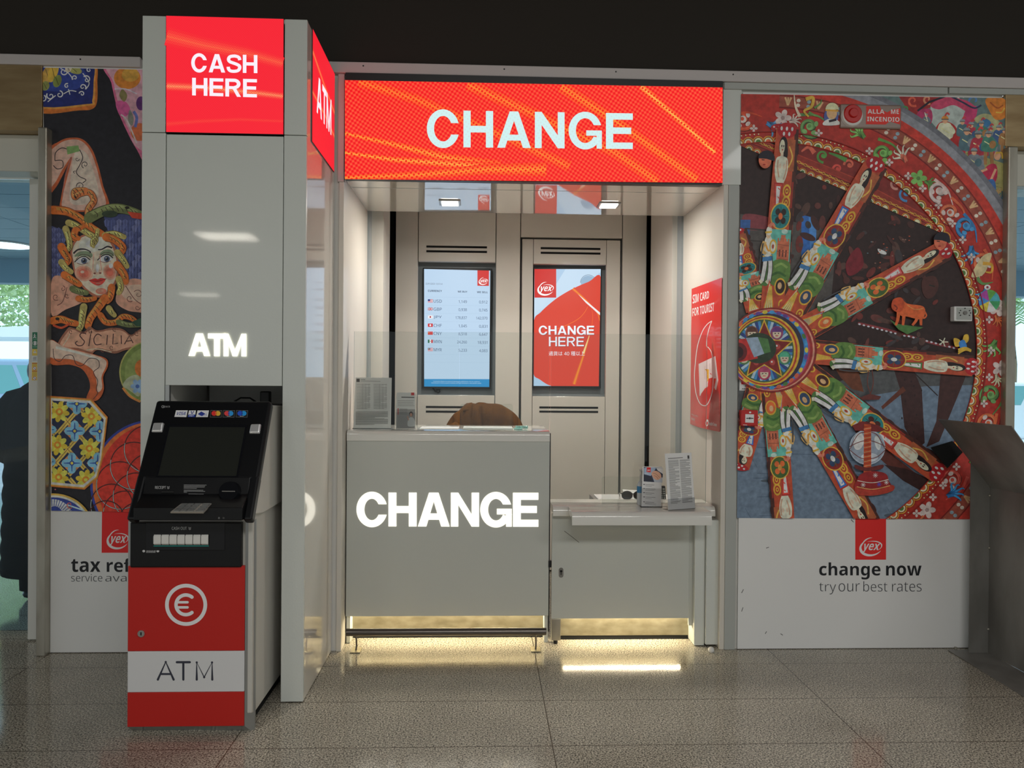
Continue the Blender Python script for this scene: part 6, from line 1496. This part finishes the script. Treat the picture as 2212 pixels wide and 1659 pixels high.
for x, y, s_ in ((600, 210, 1), (764, 196, 1)):
    A.blob([(x-58, y+6), (x-30, y-20), (x+10, y-26), (x+42, y-4), (x+20, y+20), (x-20, y+24)], (226, 214, 206)); A.ell(x+2, y, 21, 22, (64, 74, 96)); A.ell(x+2, y, 10, 11, (20, 22, 30)); A.ell(x-4, y-7, 4, 4, (230, 230, 235))
    A.curve([(x-66, y+10), (x-30, y-22), (x+10, y-30), (x+46, y-6)], 7, (34, 28, 30)); A.curve([(x-50, y+16), (x-10, y+26), (x+30, y+14)], 4, (110, 64, 56)); A.curve([(x-56, y-10), (x-20, y-44), (x+30, y-40), (x+50, y-20)], 4, (70, 50, 46))
A.curve([(526, 158), (560, 130), (610, 128), (648, 146), (642, 154)], 13, (40, 30, 36), 5); A.curve([(702, 130), (730, 128), (770, 108), (804, 118)], 7, (40, 30, 36), 13)
A.curve([(672, 160), (668, 220), (664, 280)], 6, (190, 140, 122)); A.curve([(716, 160), (720, 220), (730, 280)], 5, (180, 124, 106)); A.blob([(664, 290), (680, 272), (712, 270), (734, 284), (724, 304), (696, 310), (672, 306)], (206, 156, 136)); A.ell(678, 300, 9, 6, (110, 60, 52)); A.ell(718, 298, 9, 6, (110, 60, 52)); A.ell(698, 262, 12, 30, (232, 206, 194))
A.curve([(694, 312), (696, 326)], 8, (190, 136, 120)) if False else None
A.blob([(640, 350), (680, 336), (700, 342), (722, 334), (756, 340), (735, 352), (700, 356)], (176, 44, 40)); A.blob([(640, 350), (700, 356), (756, 340), (738, 372), (704, 388), (668, 376)], (190, 60, 50)); A.curve([(636, 350), (700, 357), (762, 338)], 4, (90, 20, 24)); A.ell(704, 371, 18, 5, (216, 110, 96))
# snakes
def snake(pts, w_, c, seed=0, head=False, sc2=.34):
    P_ = smooth_pts(pts, 8); dk = tuple(int(x*.5) for x in c); lt = tuple(min(240, int(x*1.2)+12) for x in c)
    A.line(P_, w_+7, dk, w_*.75+5); A.line(P_, w_, c, w_*.75); A.line([(p[0]-w_*.15, p[1]-w_*.2) for p in P_], w_*.4, lt, w_*.25); r2 = random.Random(seed)
    for i in range(2, len(P_)-2, 3):
        p = P_[i]; A.curve([(p[0]-w_*.3*r2.uniform(.2, 1), p[1]-w_*.25), (p[0]+w_*.1, p[1]+r2.uniform(-5, 5)), (p[0]+w_*.3*r2.uniform(.2, 1), p[1]+w_*.28)], 4, (46, 34, 28))
    for q, rd in ((P_[0], w_/2), (P_[-1], w_*.38)): A.ell(q[0], q[1], rd, rd, c)
OG, YG_, GG = (196, 96, 40), (158, 144, 84), (96, 104, 64)
A.to(0, 0, .34358)
snake([(560, 1400), (555, 1320), (590, 1260), (560, 1210), (500, 1220), (470, 1240), (470, 1200), (540, 1195)], 40, (200, 104, 58), 1)
snake([(330, 1320), (420, 1330), (500, 1370), (560, 1420), (640, 1470)], 52, OG, 2)
snake([(560, 1370), (640, 1330), (720, 1310), (800, 1320), (880, 1350)], 66, GG, 3); A.poly([(800, 1330), (960, 1350), (960, 1390), (830, 1370)], (176, 60, 40)); A.ell(800, 1306, 14, 9, (30, 26, 20)); A.ell(690, 1345, 50, 22, (44, 56, 40))
snake([(430, 1400), (480, 1420), (540, 1460), (600, 1500), (580, 1540)], 40, YG_, 4); snake([(660, 1480), (720, 1470), (780, 1490)], 40, YG_, 5); snake([(470, 1500), (480, 1450), (530, 1420)], 36, OG, 6)
A.to(0, 500, .30145)
snake([(470, -20), (490, 40), (500, 110), (480, 130)], 46, YG_, 7); snake([(700, -10), (690, 40), (660, 70), (670, 110)], 28, YG_, 8); snake([(540, -10), (530, 30), (560, 50)], 46, OG, 9)
snake([(440, 110), (460, 150), (490, 200), (470, 230)], 58, OG, 10); snake([(440, 220), (470, 260), (510, 290)], 46, YG_, 11); snake([(460, 310), (520, 350), (570, 380)], 52, OG, 12); snake([(520, 410), (570, 430), (620, 440)], 46, GG, 13)
snake([(760, 40), (820, 60), (880, 110), (870, 150)], 56, OG, 14); snake([(840, 150), (880, 200), (910, 250)], 46, YG_, 15); snake([(840, 240), (890, 310), (900, 360)], 58, OG, 16); snake([(850, 340), (865, 400), (850, 440)], 46, YG_, 17)
snake([(560, 480), (620, 490), (680, 480)], 42, OG, 18); snake([(800, 400), (790, 470), (770, 500)], 52, OG, 19); snake([(750, 480), (700, 550), (650, 620), (630, 680)], 60, OG, 20); snake([(600, 540), (590, 600), (580, 670), (560, 710)], 52, YG_, 21)
snake([(380, 640), (440, 630), (500, 650), (545, 660)], 56, OG, 22); A.ell(412, 626, 15, 11, (30, 24, 20)); A.curve([(380, 670), (440, 690), (500, 660)], 16, (176, 70, 40)); snake([(720, 600), (760, 650), (830, 650), (880, 610), (940, 620), (975, 650)], 44, OG, 23); snake([(780, 550), (800, 580), (820, 600)], 44, YG_, 24); snake([(850, 650), (920, 670), (1000, 670)], 40, GG, 25); A.poly([(940, 650), (1030, 610), (1040, 680), (980, 680)], (40, 70, 52))
# banner
A.blob([(410, 830), (480, 700), (520, 690), (600, 720), (640, 680), (700, 710), (800, 690), (880, 700), (940, 740), (1010, 700), (1040, 760), (1010, 830), (900, 850), (820, 875), (700, 850), (650, 880), (560, 850)], (130, 84, 66))
A.blob([(430, 820), (490, 715), (530, 705), (600, 735), (650, 700), (700, 722), (800, 705), (880, 714), (940, 752), (1000, 716), (1025, 760), (1000, 815), (900, 835), (820, 858), (700, 835), (650, 862), (560, 835)], (190, 138, 114))
for (x, y, r_) in ((508, 718, 16), (650, 712, 18), (820, 700, 16), (980, 728, 20), (800, 832, 18), (735, 850, 16)): A.curl(x, y, r_, 1, 1.1, 5, (90, 56, 46))
A.curve([(450, 820), (490, 760), (500, 730)], 4, (216, 180, 160)); A.curve([(620, 850), (700, 842), (800, 865)], 5, (216, 180, 160))
IN = (64, 36, 36)
A.curve([(618, 735), (590, 725), (572, 745), (590, 770), (605, 790), (590, 815), (560, 818), (540, 800), (556, 785)], 7, IN); A.line([(650, 735), (636, 822)], 7, IN); A.ell(655, 720, 6, 5, IN); A.curve([(728, 750), (700, 735), (676, 760), (674, 790), (690, 812), (728, 806)], 7, IN); A.line([(770, 742), (764, 812)], 7, IN); A.line([(812, 732), (808, 808), (846, 800)], 7, IN); A.line([(868, 744), (870, 806)], 7, IN); A.line([(892, 808), (926, 748), (954, 800)], 7, IN); A.line([(906, 786), (942, 782)], 6, IN)
# lower leg and foot
A.blob([(360, 780), (450, 820), (560, 850), (690, 885), (765, 915), (772, 970), (740, 1040), (745, 1130), (715, 1195), (670, 1216), (620, 1195), (645, 1120), (632, 1050), (585, 985), (500, 955), (360, 945)], (168, 82, 44))
A.blob([(360, 780), (450, 822), (560, 855), (690, 890), (755, 922), (760, 965), (728, 1040), (732, 1120), (700, 1150), (690, 1060), (660, 990), (590, 945), (500, 915), (360, 900)], (212, 160, 144)); A.curve([(400, 830), (560, 870), (720, 920)], 20, (226, 186, 174), 8)
A.curve([(380, 840), (390, 910), (430, 930), (470, 890), (520, 890), (545, 950), (590, 960), (640, 910), (700, 920), (710, 970), (670, 1010), (700, 1070), (690, 1130), (700, 1160), (670, 1200)], 5, (60, 44, 44))
# green dish
A.ell(1080, 1008, 226, 224, (150, 148, 84), n=48); A.ell(1082, 1008, 218, 216, (104, 120, 62), n=48); A.ell(1084, 1010, 190, 188, (120, 134, 76), n=40); A.ell(1010, 980, 44, 60, (200, 104, 44)); A.blob([(880, 1100), (930, 1040), (1000, 1040), (1000, 1180), (930, 1140)], (150, 156, 130))
for k in range(6): A.ell(985+30*cos(k*1.05), 1110+34*sin(k*1.05), 20, 16, (120, 150, 190), k*1.05)
A.ell(985, 1110, 14, 14, (60, 90, 150)); A.curve([(880, 1120), (930, 1180), (1005, 1220)], 16, (190, 120, 60))
# red dish with blue lace edge
A.ell(1090, 1812, 444, 462, (44, 56, 130), n=64); A.ell(1092, 1812, 428, 446, (198, 96, 44), n=64); A.ell(1120, 1812, 420, 436, (190, 50, 38), n=64)
for (x, y, r_) in ((800, 1960, 150), (860, 1820, 170), (960, 1680, 170), (1060, 1560, 170), (900, 2020, 160), (980, 1900, 170), (1080, 1760, 170), (1000, 2100, 160), (760, 2060, 130)):
    A.arc(x, y, r_-4, r_+4, 0, 2*pi, (70, 30, 30), 40); A.arc(x, y, r_-2, r_+1.5, .4, 3.4, (150, 190, 196), 24)
# octagonal tile tray
oc = [(360, 1178), (655, 1198), (772, 1330), (735, 1640), (700, 1770), (606, 1850), (360, 1828)]
A.poly(oc, (176, 104, 44)); cxo, cyo = 480, 1510
sh_ = lambda k: [(cxo+(x-cxo)*k, cyo+(y-cyo)*k) for x, y in oc]
A.poly(sh_(.97), (206, 150, 70)); A.poly(sh_(.95), (206, 196, 180)); oi = sh_(.90); A.poly(oi, (34, 40, 66))
sv = A.clip; A.clip = [(A.o[0]+x*A.o[2], A.o[1]+y*A.o[2]) for x, y in oi]
A.layer()
for k in range(-3, 6):
    x0 = 300+k*170
    A.line([(x0, 1150), (x0+650, 1150+750)], 30, (196, 160, 80)); 
A.free(); A.layer()
for k in range(0, 9):
    x0 = 160+k*170; A.line([(x0, 1150), (x0-650, 1150+750)], 30, (196, 160, 80))
A.free()
for k in range(-3, 6): A.line([(300+k*170, 1150), (950+k*170, 1900)], 4, (110, 74, 40))
for k in range(0, 9): A.line([(160+k*170, 1150), (-490+k*170, 1900)], 4, (110, 74, 40))
for (x, y) in ((425, 1292), (655, 1325), (412, 1530), (640, 1555), (420, 1760), (615, 1780)):
    A.poly([(x-88, y), (x, y-88), (x+88, y), (x, y+88)], (34, 40, 60))
    for k in range(8): A.ell(x+44*cos(k*.785+.2), y+46*sin(k*.785+.2), 30, 19, [(214, 160, 50), (226, 180, 76)][k % 2], k*.785+.2)
    A.ell(x, y, 26, 26, (200, 120, 40)); A.ell(x, y, 12, 12, (226, 180, 76))
for (x, y) in ((535, 1430), (550, 1235), (715, 1432), (515, 1660), (700, 1660), (330, 1420), (325, 1650)):
    A.poly([(x-80, y), (x, y-84), (x+80, y), (x, y+84)], (196, 120, 70))
    for k in range(4): A.ell(x+40*cos(k*pi/2), y+42*sin(k*pi/2), 34, 30, (110, 160, 200), k*pi/2); A.line([(x, y), (x+58*cos(k*pi/2), y+60*sin(k*pi/2))], 13, (40, 70, 140), 5)
    A.ell(x, y, 18, 18, (40, 60, 120)); A.ell(x, y, 10, 10, (214, 170, 70))
A.clip = sv
# blue dish at the bottom
A.to(0, 1000, .30145)
A.ell(380, 480, 290, 262, (196, 150, 70), n=48); A.ell(380, 482, 276, 250, (206, 196, 170), n=48); A.ell(380, 484, 264, 238, (44, 60, 130), n=48); A.ell(380, 420, 150, 160, (180, 190, 206), n=40)
for k in range(24): a = pi+k*pi/23; A.line([(380+100*cos(a), 420+110*sin(a)), (380+150*cos(a), 420+160*sin(a))], 5, (50, 66, 130))
A.ell(390, 400, 70, 90, (44, 60, 130)); A.ell(390, 420, 46, 66, (196, 150, 60)); A.curve([(480, 300), (540, 320), (600, 340)], 10, (160, 180, 210)); A.curl(500, 300, 26, 1, 1, 7, (190, 90, 60)); A.ell(396, 190, 6, 5, (150, 80, 90))
A.to(0, 0, 1)
A.build('print', 'mural', t)
A = Art((0, -.0035, 0), gain=2.3); A.poly([(220.5, 1096), (287, 1096.5), (287, 1194), (219.5, 1194)], (172, 28, 28)); logo(A, 230, 1143, 277, 1188, (216, 212, 210)); A.build('red_tag', 'print', t)
words(t, 'headline_word', (('tax', (153.7, 1208, 217, 1235.7)), ('refund', (230.6, 1206, 352, 1235.7))), (24, 26, 30), .03)
words(t, 'tagline_word', (('service', (153.7, 1240, 221, 1256.2)), ('available', (227.6, 1239.6, 352, 1256.2))), (60, 62, 66), -.01)
# ================================================================== ALARMS ON THE WHEEL MURAL
SA = .3135
t = thing('fire_siren', tuple(at(1880, 248)), 'round red siren with torn ALLARME INCENDIO lettering at the top of the wheel mural', 'fire siren')
def c1(x, y, Y=0.0): return at(1590+x*SA, 180+y*SA, Y)
mat('siren_cover', (150, 128, 116), .25, coat=.3)
a, b = c1(720, 140, -.02), c1(1138, 316, -.02)
MB().box(a.x, b.x, -.022, -.0035, b.z, a.z).build('cover', 'siren_cover', t, bevel=.008, seg=3)
c = c1(802, 218, -.03)
MB().cyl((c.x, -.0225, c.z-.004), (c.x, -.034, c.z-.004), .057, 44, r1=.052).build('white_ring', 'white_matte', t, smooth=40)
MB().cyl((c.x, -.03, c.z+.005), (c.x, -.040, c.z+.005), .050, 44, r1=.046).build('dome', 'alarm_red', t, smooth=40, bevel=.003)
MB().cyl((c.x, -.0402, c.z+.007), (c.x, -.050, c.z+.007), .026, 36, r1=.022).build('dome_centre', 'alarm_red', t, smooth=40, bevel=.002)
A = Art((0, -.0225, 0), gain=1.9); A.to(1590, 180, SA)
A.poly([(897, 157), (990, 155), (1000, 180), (1040, 200), (1078, 182), (1134, 172), (1130, 284), (1060, 262), (1030, 284), (895, 282)], (196, 44, 36))
W_ = (226, 216, 210)
A.text('ALLA', None, W_, .035, quad=[(907, 178), (1022, 180), (1022, 210), (907, 208)]); A.text('ME', None, W_, .035, quad=[(1068, 180), (1122, 181), (1122, 211), (1068, 210)])
A.text('INCENDIO', None, W_, .03, quad=[(903, 230), (1126, 234), (1126, 265), (903, 261)]); A.to(0, 0, 1)
A.build('lettering', 'print', t)
# sign under the hub
a, b = at(1598, 786, -.006), at(1646.5, 844, -.006)
t = thing('fire_alarm_sign', (a.x, 0, b.z), 'white and red sticker sign ALLARME ANTINCENDIO with a pressing hand', 'sign')
MB().box(a.x, b.x, -.006, -.0035, b.z, a.z).build('plate', 'white_board', t)
A = Art((0, -.0065, 0), gain=2.0); A.to(1590, 640, SA)
W_ = (206, 206, 206)
A.poly([(38, 476), (165, 478), (163, 608), (36, 606)], (178, 34, 34))
A.poly([(54, 488), (82, 488), (82, 518), (54, 518)], W_); A.poly([(59, 493), (77, 493), (77, 513), (59, 513)], (178, 34, 34)); A.ell(68, 503, 5, 5, W_)
A.line([(68, 512), (68, 545)], 12, W_); A.blob([(50, 540), (62, 534), (96, 540), (102, 560), (100, 590), (60, 590), (46, 566)], W_)
for k in range(4): A.curve([(120+k*2, 512+k*22), (134, 536+k*18), (160, 540+k*16)], 5, W_, 9)
A.curve([(128, 502), (140, 530), (160, 536)], 6, W_)
A.text('ALLARME', (60, 614, 142, 625), (50, 50, 50), .025); A.text('ANTINCENDIO', (40, 632, 160, 643), (50, 50, 50), .025)
A.to(0, 0, 1); A.build('lettering', 'print', t)
# call point
a, b = at(1602, 886, -.045), at(1637.5, 920, -.045)
t = thing('fire_call_point', (a.x, 0, b.z), 'small red manual call point with white pane below the fire sticker', 'call point')
MB().box(a.x, b.x, -.045, -.0035, b.z, a.z).build('box', 'alarm_red', t, bevel=.003)
A = Art((0, -.0455, 0), gain=2.0); A.to(1590, 640, SA)
A.poly([(64, 812), (124, 814), (122, 872), (63, 870)], (206, 206, 200)); A.layer(); A.ell(95, 841, 7, 7, (40, 40, 40)); A.poly([(70, 838), (82, 838), (82, 834), (89, 841), (82, 848), (82, 844), (70, 844)], (40, 40, 40)); A.poly([(120, 838), (108, 838), (108, 834), (101, 841), (108, 848), (108, 844), (120, 844)], (40, 40, 40)); A.free()
A.ell(97, 800, 8, 6, (210, 190, 186)); A.line([(48, 886), (76, 887)], 3, (210, 180, 176)); A.to(0, 0, 1); A.build('pane', 'print', t)
# white sensor box
a, b = at(2061.5, 661.5, -.04), at(2100.5, 694, -.04)
t = thing('wall_sensor', (a.x, 0, b.z), 'square white box with a round dial on the right part of the wheel mural', 'sensor')
MB().box(a.x, b.x, -.04, -.0035, b.z, a.z).build('box', 'white_board', t, bevel=.004)
c = at(2084, 676, -.041); MB().box(a.x+.012, b.x-.006, -.0425, -.041, b.z+.008, a.z-.006).build('face', 'frame_grey', t, bevel=.002)
MB().cyl((c.x, -.0425, c.z), (c.x, -.048, c.z), .010, 24).build('dial', 'dark_steel', t, smooth=40)
for k, (dx, dz_) in enumerate(((-.024, .014), (.024, .014), (-.024, -.014), (.024, -.014), (0, .026), (-.03, 0), (.03, 0))):
    MB().cyl((c.x+dx, -.0425, c.z+dz_*.9), (c.x+dx, -.0442, c.z+dz_*.9), .0032, 10).build('button', 'dark_plastic', t)

# ================================================================== STEEL GUARD (right edge)
t = thing('steel_guard', (2.6, -.3, 0), 'dented steel guard with folded hood and floor plate at the right edge', 'guard')
XG = 2.622
p1 = atx(2135, 1050, XG); yg0 = p1.y
MB().box(XG, XG+.006, -1.4, -.083, .006, p1.z).build('side_sheet', 'dark_steel', t)
xf = PX(2094, 1200, -.083)
MB().box(xf, XG-.0005, -.087, -.083, .006, PZ(2094, 990, -.083)-.0).build('flange', 'dark_steel', t) if False else None
zf0 = PZ(2094, 986, -.083)
MB().slab([(xf, -.087, .006), (XG-.0005, -.087, .006), (XG-.0005, -.087, p1.z), (xf, -.087, zf0)], (0, .004, 0)).build('flange', 'dark_steel', t)
tipL = at(2028, 905, -.087)
cr0 = Vector((XG, -.087, p1.z)); n_h = (tipL-cr0).cross(Vector((0, -1, 0))).normalized()
B_ = on(2186, 920, cr0, n_h); C_ = Vector((XG, -1.4, p1.z)); D_ = on(2216, 962, cr0, n_h)
hood = [cr0, tipL, B_, D_, Vector((XG, min(D_.y-.05, -1.0), p1.z))]
MB().slab(hood, -n_h*.004 if n_h.z > 0 else n_h*.004).build('hood', 'dark_steel', t)
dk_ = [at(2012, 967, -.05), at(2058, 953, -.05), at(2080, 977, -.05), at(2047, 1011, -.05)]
MB().slab(dk_, (0, .008, 0)).build('dark_patch', 'black_gap', t)  # thin black plate added to stand in for a dark patch beside the hood tip
fl0 = [Vector((2.44, -.035, .001)), Vector((XG, -.035, .001)), Vector((XG, -1.4, .001)), Vector((2.40, -1.4, .001))]
MB().slab(fl0, (0, 0, .004)).build('floor_plate', 'dark_steel', t)
for z in (1.05, .82, .55, .13):
    MB().ball((XG-.004, -.092, z), (.006, .005, .006), 10, 6).build('rivet', 'steel', t)
MB().cyl((PX(2062, 1406, -.02), -.03, .006), (PX(2062, 1406, -.02), -.03, .016), .008, 12).build('floor_bolt', 'steel', t, smooth=40)

# ================================================================== STICKERS ON THE LEFT DOOR STILE
ysx = yst-.0215
t = thing('door_stickers', tuple(at(75, 770, ysx)), 'strip of green and yellow safety stickers on the left door stile', 'sticker')
A = Art((0, ysx, 0), gain=1.9); A.to(0, 580, .217)
GR, YL = (30, 92, 66), (196, 160, 70)
A.poly([(322, 635), (378, 634), (376, 800), (320, 800)], GR); A.poly([(320, 802), (376, 802), (374, 866), (319, 866)], YL); A.poly([(319, 868), (374, 868), (374, 934), (318, 934)], (176, 178, 176)); A.poly([(318, 936), (373, 936), (372, 1112), (316, 1114)], YL)
W_ = (200, 206, 200)
A.ell(345, 655, 6, 6, W_); A.line([(346, 664), (342, 682), (330, 692)], 7, W_); A.line([(342, 682), (354, 688), (362, 690)], 6, W_); A.line([(334, 668), (360, 672)], 5, W_); A.line([(330, 704), (368, 704)], 4, (120, 160, 140)); A.arc(348, 744, 19, 22, 0, 2*pi, W_, 20); A.blob([(338, 745), (342, 726), (356, 728), (360, 750), (350, 762), (340, 758)], W_); A.line([(328, 775), (370, 775)], 4, (120, 160, 140)); A.line([(328, 786), (370, 786)], 4, (120, 160, 140))
A.poly([(330, 842), (347, 812), (364, 842)], (226, 220, 200)); A.line([(347, 822), (347, 836)], 4, (60, 50, 30)); A.poly([(330, 880), (364, 878), (362, 908), (328, 908)], (140, 142, 142)); A.line([(326, 918), (366, 914)], 3, (90, 90, 90))
for y in (945, 1022): A.line([(320, y), (372, y)], 8, (150, 70, 50))
for y in (960, 970, 1036, 1046, 1056, 1066): A.line([(322, y), (368, y)], 3, (140, 110, 60))
for y in (994, 1092): A.ell(344, y, 20, 19, (216, 206, 190)); A.arc(344, y, 15, 19, 0, 2*pi, (150, 50, 40), 18); A.line([(334, y-10), (356, y+10)], 4, (60, 44, 40))
A.to(0, 0, 1); A.build('printed_strip', 'print', t)

# ================================================================== PERSON IN THE VESTIBULE (back turned)
yp = .98; xp = PX(104, 1000, yp)
t = thing('person', (xp, yp, 0), 'person in a long black quilted coat standing with back turned beyond the left door', 'person')
bm_pts = [((0, 0, .78), .12), ((0, 0, .98), .11), ((0, 0, 1.18), .12), ((0, .0, 1.27), .055), ((0, -.01, 1.40), .085), ((0, -.01, 1.46), .075),
          ((-.15, 0, 1.2), .06), ((-.2, -.02, .98), .045), ((-.19, .06, .78), .035), ((.15, 0, 1.2), .06), ((.2, -.02, .98), .045), ((.19, .06, .78), .035),
          ((-.08, 0, .45), .07), ((-.09, -.01, .08), .045), ((-.09, .1, .04), .04), ((.08, 0, .45), .07), ((.09, -.01, .08), .045), ((.09, .1, .04), .04)]
ed = [(0, 1), (1, 2), (2, 3), (3, 4), (4, 5), (2, 6), (6, 7), (7, 8), (2, 9), (9, 10), (10, 11), (0, 12), (12, 13), (13, 14), (0, 15), (15, 16), (16, 17)]
me = bpy.data.meshes.new('body'); me.from_pydata([p for p, r in bm_pts], ed, []); bo = bpy.data.objects.new('body', me); COL.objects.link(bo); bo.parent = t
sk = bo.modifiers.new('skin', 'SKIN'); sk.use_smooth_shade = True
for i, (p, r) in enumerate(bm_pts): me.skin_vertices[0].data[i].radius = (r, r)
me.skin_vertices[0].data[0].use_root = True
bo.modifiers.new('sub', 'SUBSURF').levels = 2; bo.modifiers['sub'].render_levels = 2; me.materials.append(M['skin'])
vs = []; n_ = 28; rows_ = 44
for j in range(rows_+1):
    f = j/rows_; z = .16+(1.39-.16)*f
    w0 = .27-.03*f if f < .55 else (.25-.02*sin((f-.55)*3))
    if f > .84: w0 *= max(.28, 1-((f-.84)/.16)**2*.72)
    q = 1+.035*abs(sin(f*pi*11))
    for i in range(n_):
        a = 2*pi*i/n_; vs.append((xp+w0*q*cos(a), yp+.17*q*(w0/.26)*sin(a), z))
MB().add(vs, [(j*n_+i, j*n_+(i+1) % n_, (j+1)*n_+(i+1) % n_, (j+1)*n_+i) for j in range(rows_) for i in range(n_)]+[tuple(range(n_))[::-1], tuple(range(rows_*n_, rows_*n_+n_))]).build('coat', 'puffer_black', t, smooth=80)
for s_ in (-1, 1):
    MB().tube([(xp+s_*.09, yp, 1.285), (xp+s_*.19, yp-.01, 1.235), (xp+s_*.27, yp-.02, 1.13), (xp+s_*.31, yp-.03, .95), (xp+s_*.2, yp+.1, .84)], .07, 14, rs=[.06, .085, .088, .078, .06]).build('sleeve', 'puffer_black', t, smooth=80)
    MB().tube([(xp+s_*.09, yp, .42), (xp+s_*.095, yp, .06)], .075, 14, rs=[.085, .07]).build('trouser_leg', 'puffer_black', t, smooth=60)
    MB().ball((xp+s_*.095, yp+.05, .04), (.05, .13, .04), 14, 8).build('shoe', 'dark_plastic', t, smooth=80)
MB().ball((xp, yp-.03, 1.43), (.098, .11, .11), 20, 12).build('hair', 'hair', t, smooth=80)

# ================================================================== OUTSIDE, SEEN THROUGH THE DOORS
def car(nm, x, y, ln, h, body, label, van=False):
    t = thing(nm, (x, y, 0), label, 'van' if van else 'car')
    w_ = .9
    pr = [(-.5, .25), (-.5, .95), (-.46, 1.0), (-.40, h), (.30 if van else .12, h), (.42 if van else .26, 1.0), (.5, .88), (.5, .25)] if van else [(-.5, .3), (-.5, .88), (-.38, .95), (-.24, h), (.12, h), (.27, .95), (.5, .8), (.5, .3)]
    MB().slab([(x+a*ln, y-w_, z) for a, z in pr], (0, 2*w_, 0)).build('body', body, t, bevel=.06, seg=3)
    wn = [(-.37, 1.05), (-.33, h-.12), (.27 if van else .1, h-.12), (.36 if van else .2, 1.05)] if van else [(-.33, .98), (-.22, h-.07), (.1, h-.07), (.2, .98)]
    for k in range(3):
        f0, f1 = k/3+.015, (k+1)/3-.015
        lo = lambda f: (x+ln*(wn[0][0]+(wn[3][0]-wn[0][0])*f), wn[0][1]); hi = lambda f: (x+ln*(wn[1][0]+(wn[2][0]-wn[1][0])*f), wn[1][1])
        q = [lo(f0), hi(f0), hi(f1), lo(f1)]; MB().slab([(a, y-w_-.006, z) for a, z in q], (0, .012, 0)).build('window', 'car_glass', t)
    for a in (-.31, .31):
        for s_ in (-1, 1): MB().cyl((x+a*ln, y+s_*(w_-.1), .32), (x+a*ln, y+s_*(w_+.02), .32), .32, 24).build('wheel', 'tyre', t, smooth=40)
    MB().box(x+ln*.4, x+ln*.48, y-w_-.02, y-w_+.02, .62, .74).build('headlight', 'lamp_lit' if False else 'chrome', t)
    return t
car('parked_van', -9.4, 12.2, 4.6, 1.72, 'van_blue', 'pale blue van parked outside beyond the left door', True)
car('parked_car', 11.2, 11.6, 4.2, 1.42, 'car_white', 'pale parked car outside beyond the right door')
def tree(nm, base, h, R_, label, palm=False):
    t = thing(nm, base, label, 'palm' if palm else 'tree'); b = Vector(base); r2 = random.Random(int(h*31))
    MB().tube([b, b+Vector((.1, 0, h*.4)), b+Vector((0, .1, h*.8))], .2, 10, rs=[.24, .18, .13]).build('trunk', 'bark', t, smooth=60)
    f = MB()
    if palm:
        top = b+Vector((0, .1, h*.8))
        for k in range(22):
            a = k*2.4; el = r2.uniform(-.2, 1.1); L_ = R_*r2.uniform(.8, 1.1)
            c = [top+Vector((cos(a)*L_*s_*cos(el*.6), sin(a)*L_*s_*cos(el*.6), L_*(s_*sin(el)-.55*s_*s_))) for s_ in (0, .25, .5, .75, 1)]
            for i in range(4):
                for j in range(4):
                    p = c[i]+(c[i+1]-c[i])*(j/4); d_ = (c[i+1]-c[i]).normalized(); sd = d_.cross(Vector((0, 0, 1))).normalized()
                    for s_ in (-1, 1):
                        q = p+sd*s_*.42+d_*.25-Vector((0, 0, .12)); f.add([p, p+d_*.09, q], [(0, 1, 2)])
    else:
        for k in range(24000):
            u_, v_, w_ = r2.gauss(0, 1), r2.gauss(0, 1), r2.gauss(0, 1); q = (u_*u_+v_*v_+w_*w_)**.5 or 1; rad = R_*r2.uniform(.45, 1)
            p = b+Vector((u_/q*rad, v_/q*rad, h*.72+w_/q*rad*.8)); s_ = r2.uniform(.045, .095); d1 = Vector((r2.gauss(0, 1), r2.gauss(0, 1), r2.gauss(0, 1))).normalized()*s_; d2_ = Vector((r2.gauss(0, 1), r2.gauss(0, 1), r2.gauss(0, 1))).normalized()*s_
            f.add([p-d1, p+d2_, p+d1, p-d2_], [(0, 1, 2, 3)])
    f.build('fronds' if palm else 'foliage', 'palm_leaf' if palm else 'leaf', t, recalc=False)
tree('leafy_tree', (-15.6, 21, 0), 8.2, 4.2, 'sunlit leafy green tree outside beyond the left door')
tree('palm_tree', (16.4, 19.5, 0), 5.0, 1.7, 'tall palm tree outside beyond the right door', True)
q = thing('entrance_canopy', (-11.5, 16.5, 0), 'white sloping canopy roof outside beyond the left door', 'canopy')
MB().hexa([(-15, 15.5, 2.35), (-8.6, 15.5, 2.35), (-8.6, 15.5, 2.75), (-15, 15.5, 2.45)], [(-15, 18, 2.35), (-8.6, 18, 2.35), (-8.6, 18, 2.75), (-15, 18, 2.45)]).build('roof', 'canopy_white', q)
for x in (-14.6, -9): MB().cyl((x, 16.5, 0), (x, 16.5, 2.36), .07, 12).build('post', 'alu', q)
q = thing('picket_fence', (-12, 19.5, 0), 'low teal picket fence behind the pale blue van', 'fence')
for k in range(44): MB().box(-17+k*.2, -16.92+k*.2, 19.5, 19.53, .05, 1.5).build('picket', 'teal_fence', q)
MB().box(-17, -8.2, 19.53, 19.56, .4, .5).box(-17, -8.2, 19.53, 19.56, 1.1, 1.2).build('rails', 'teal_fence', q)
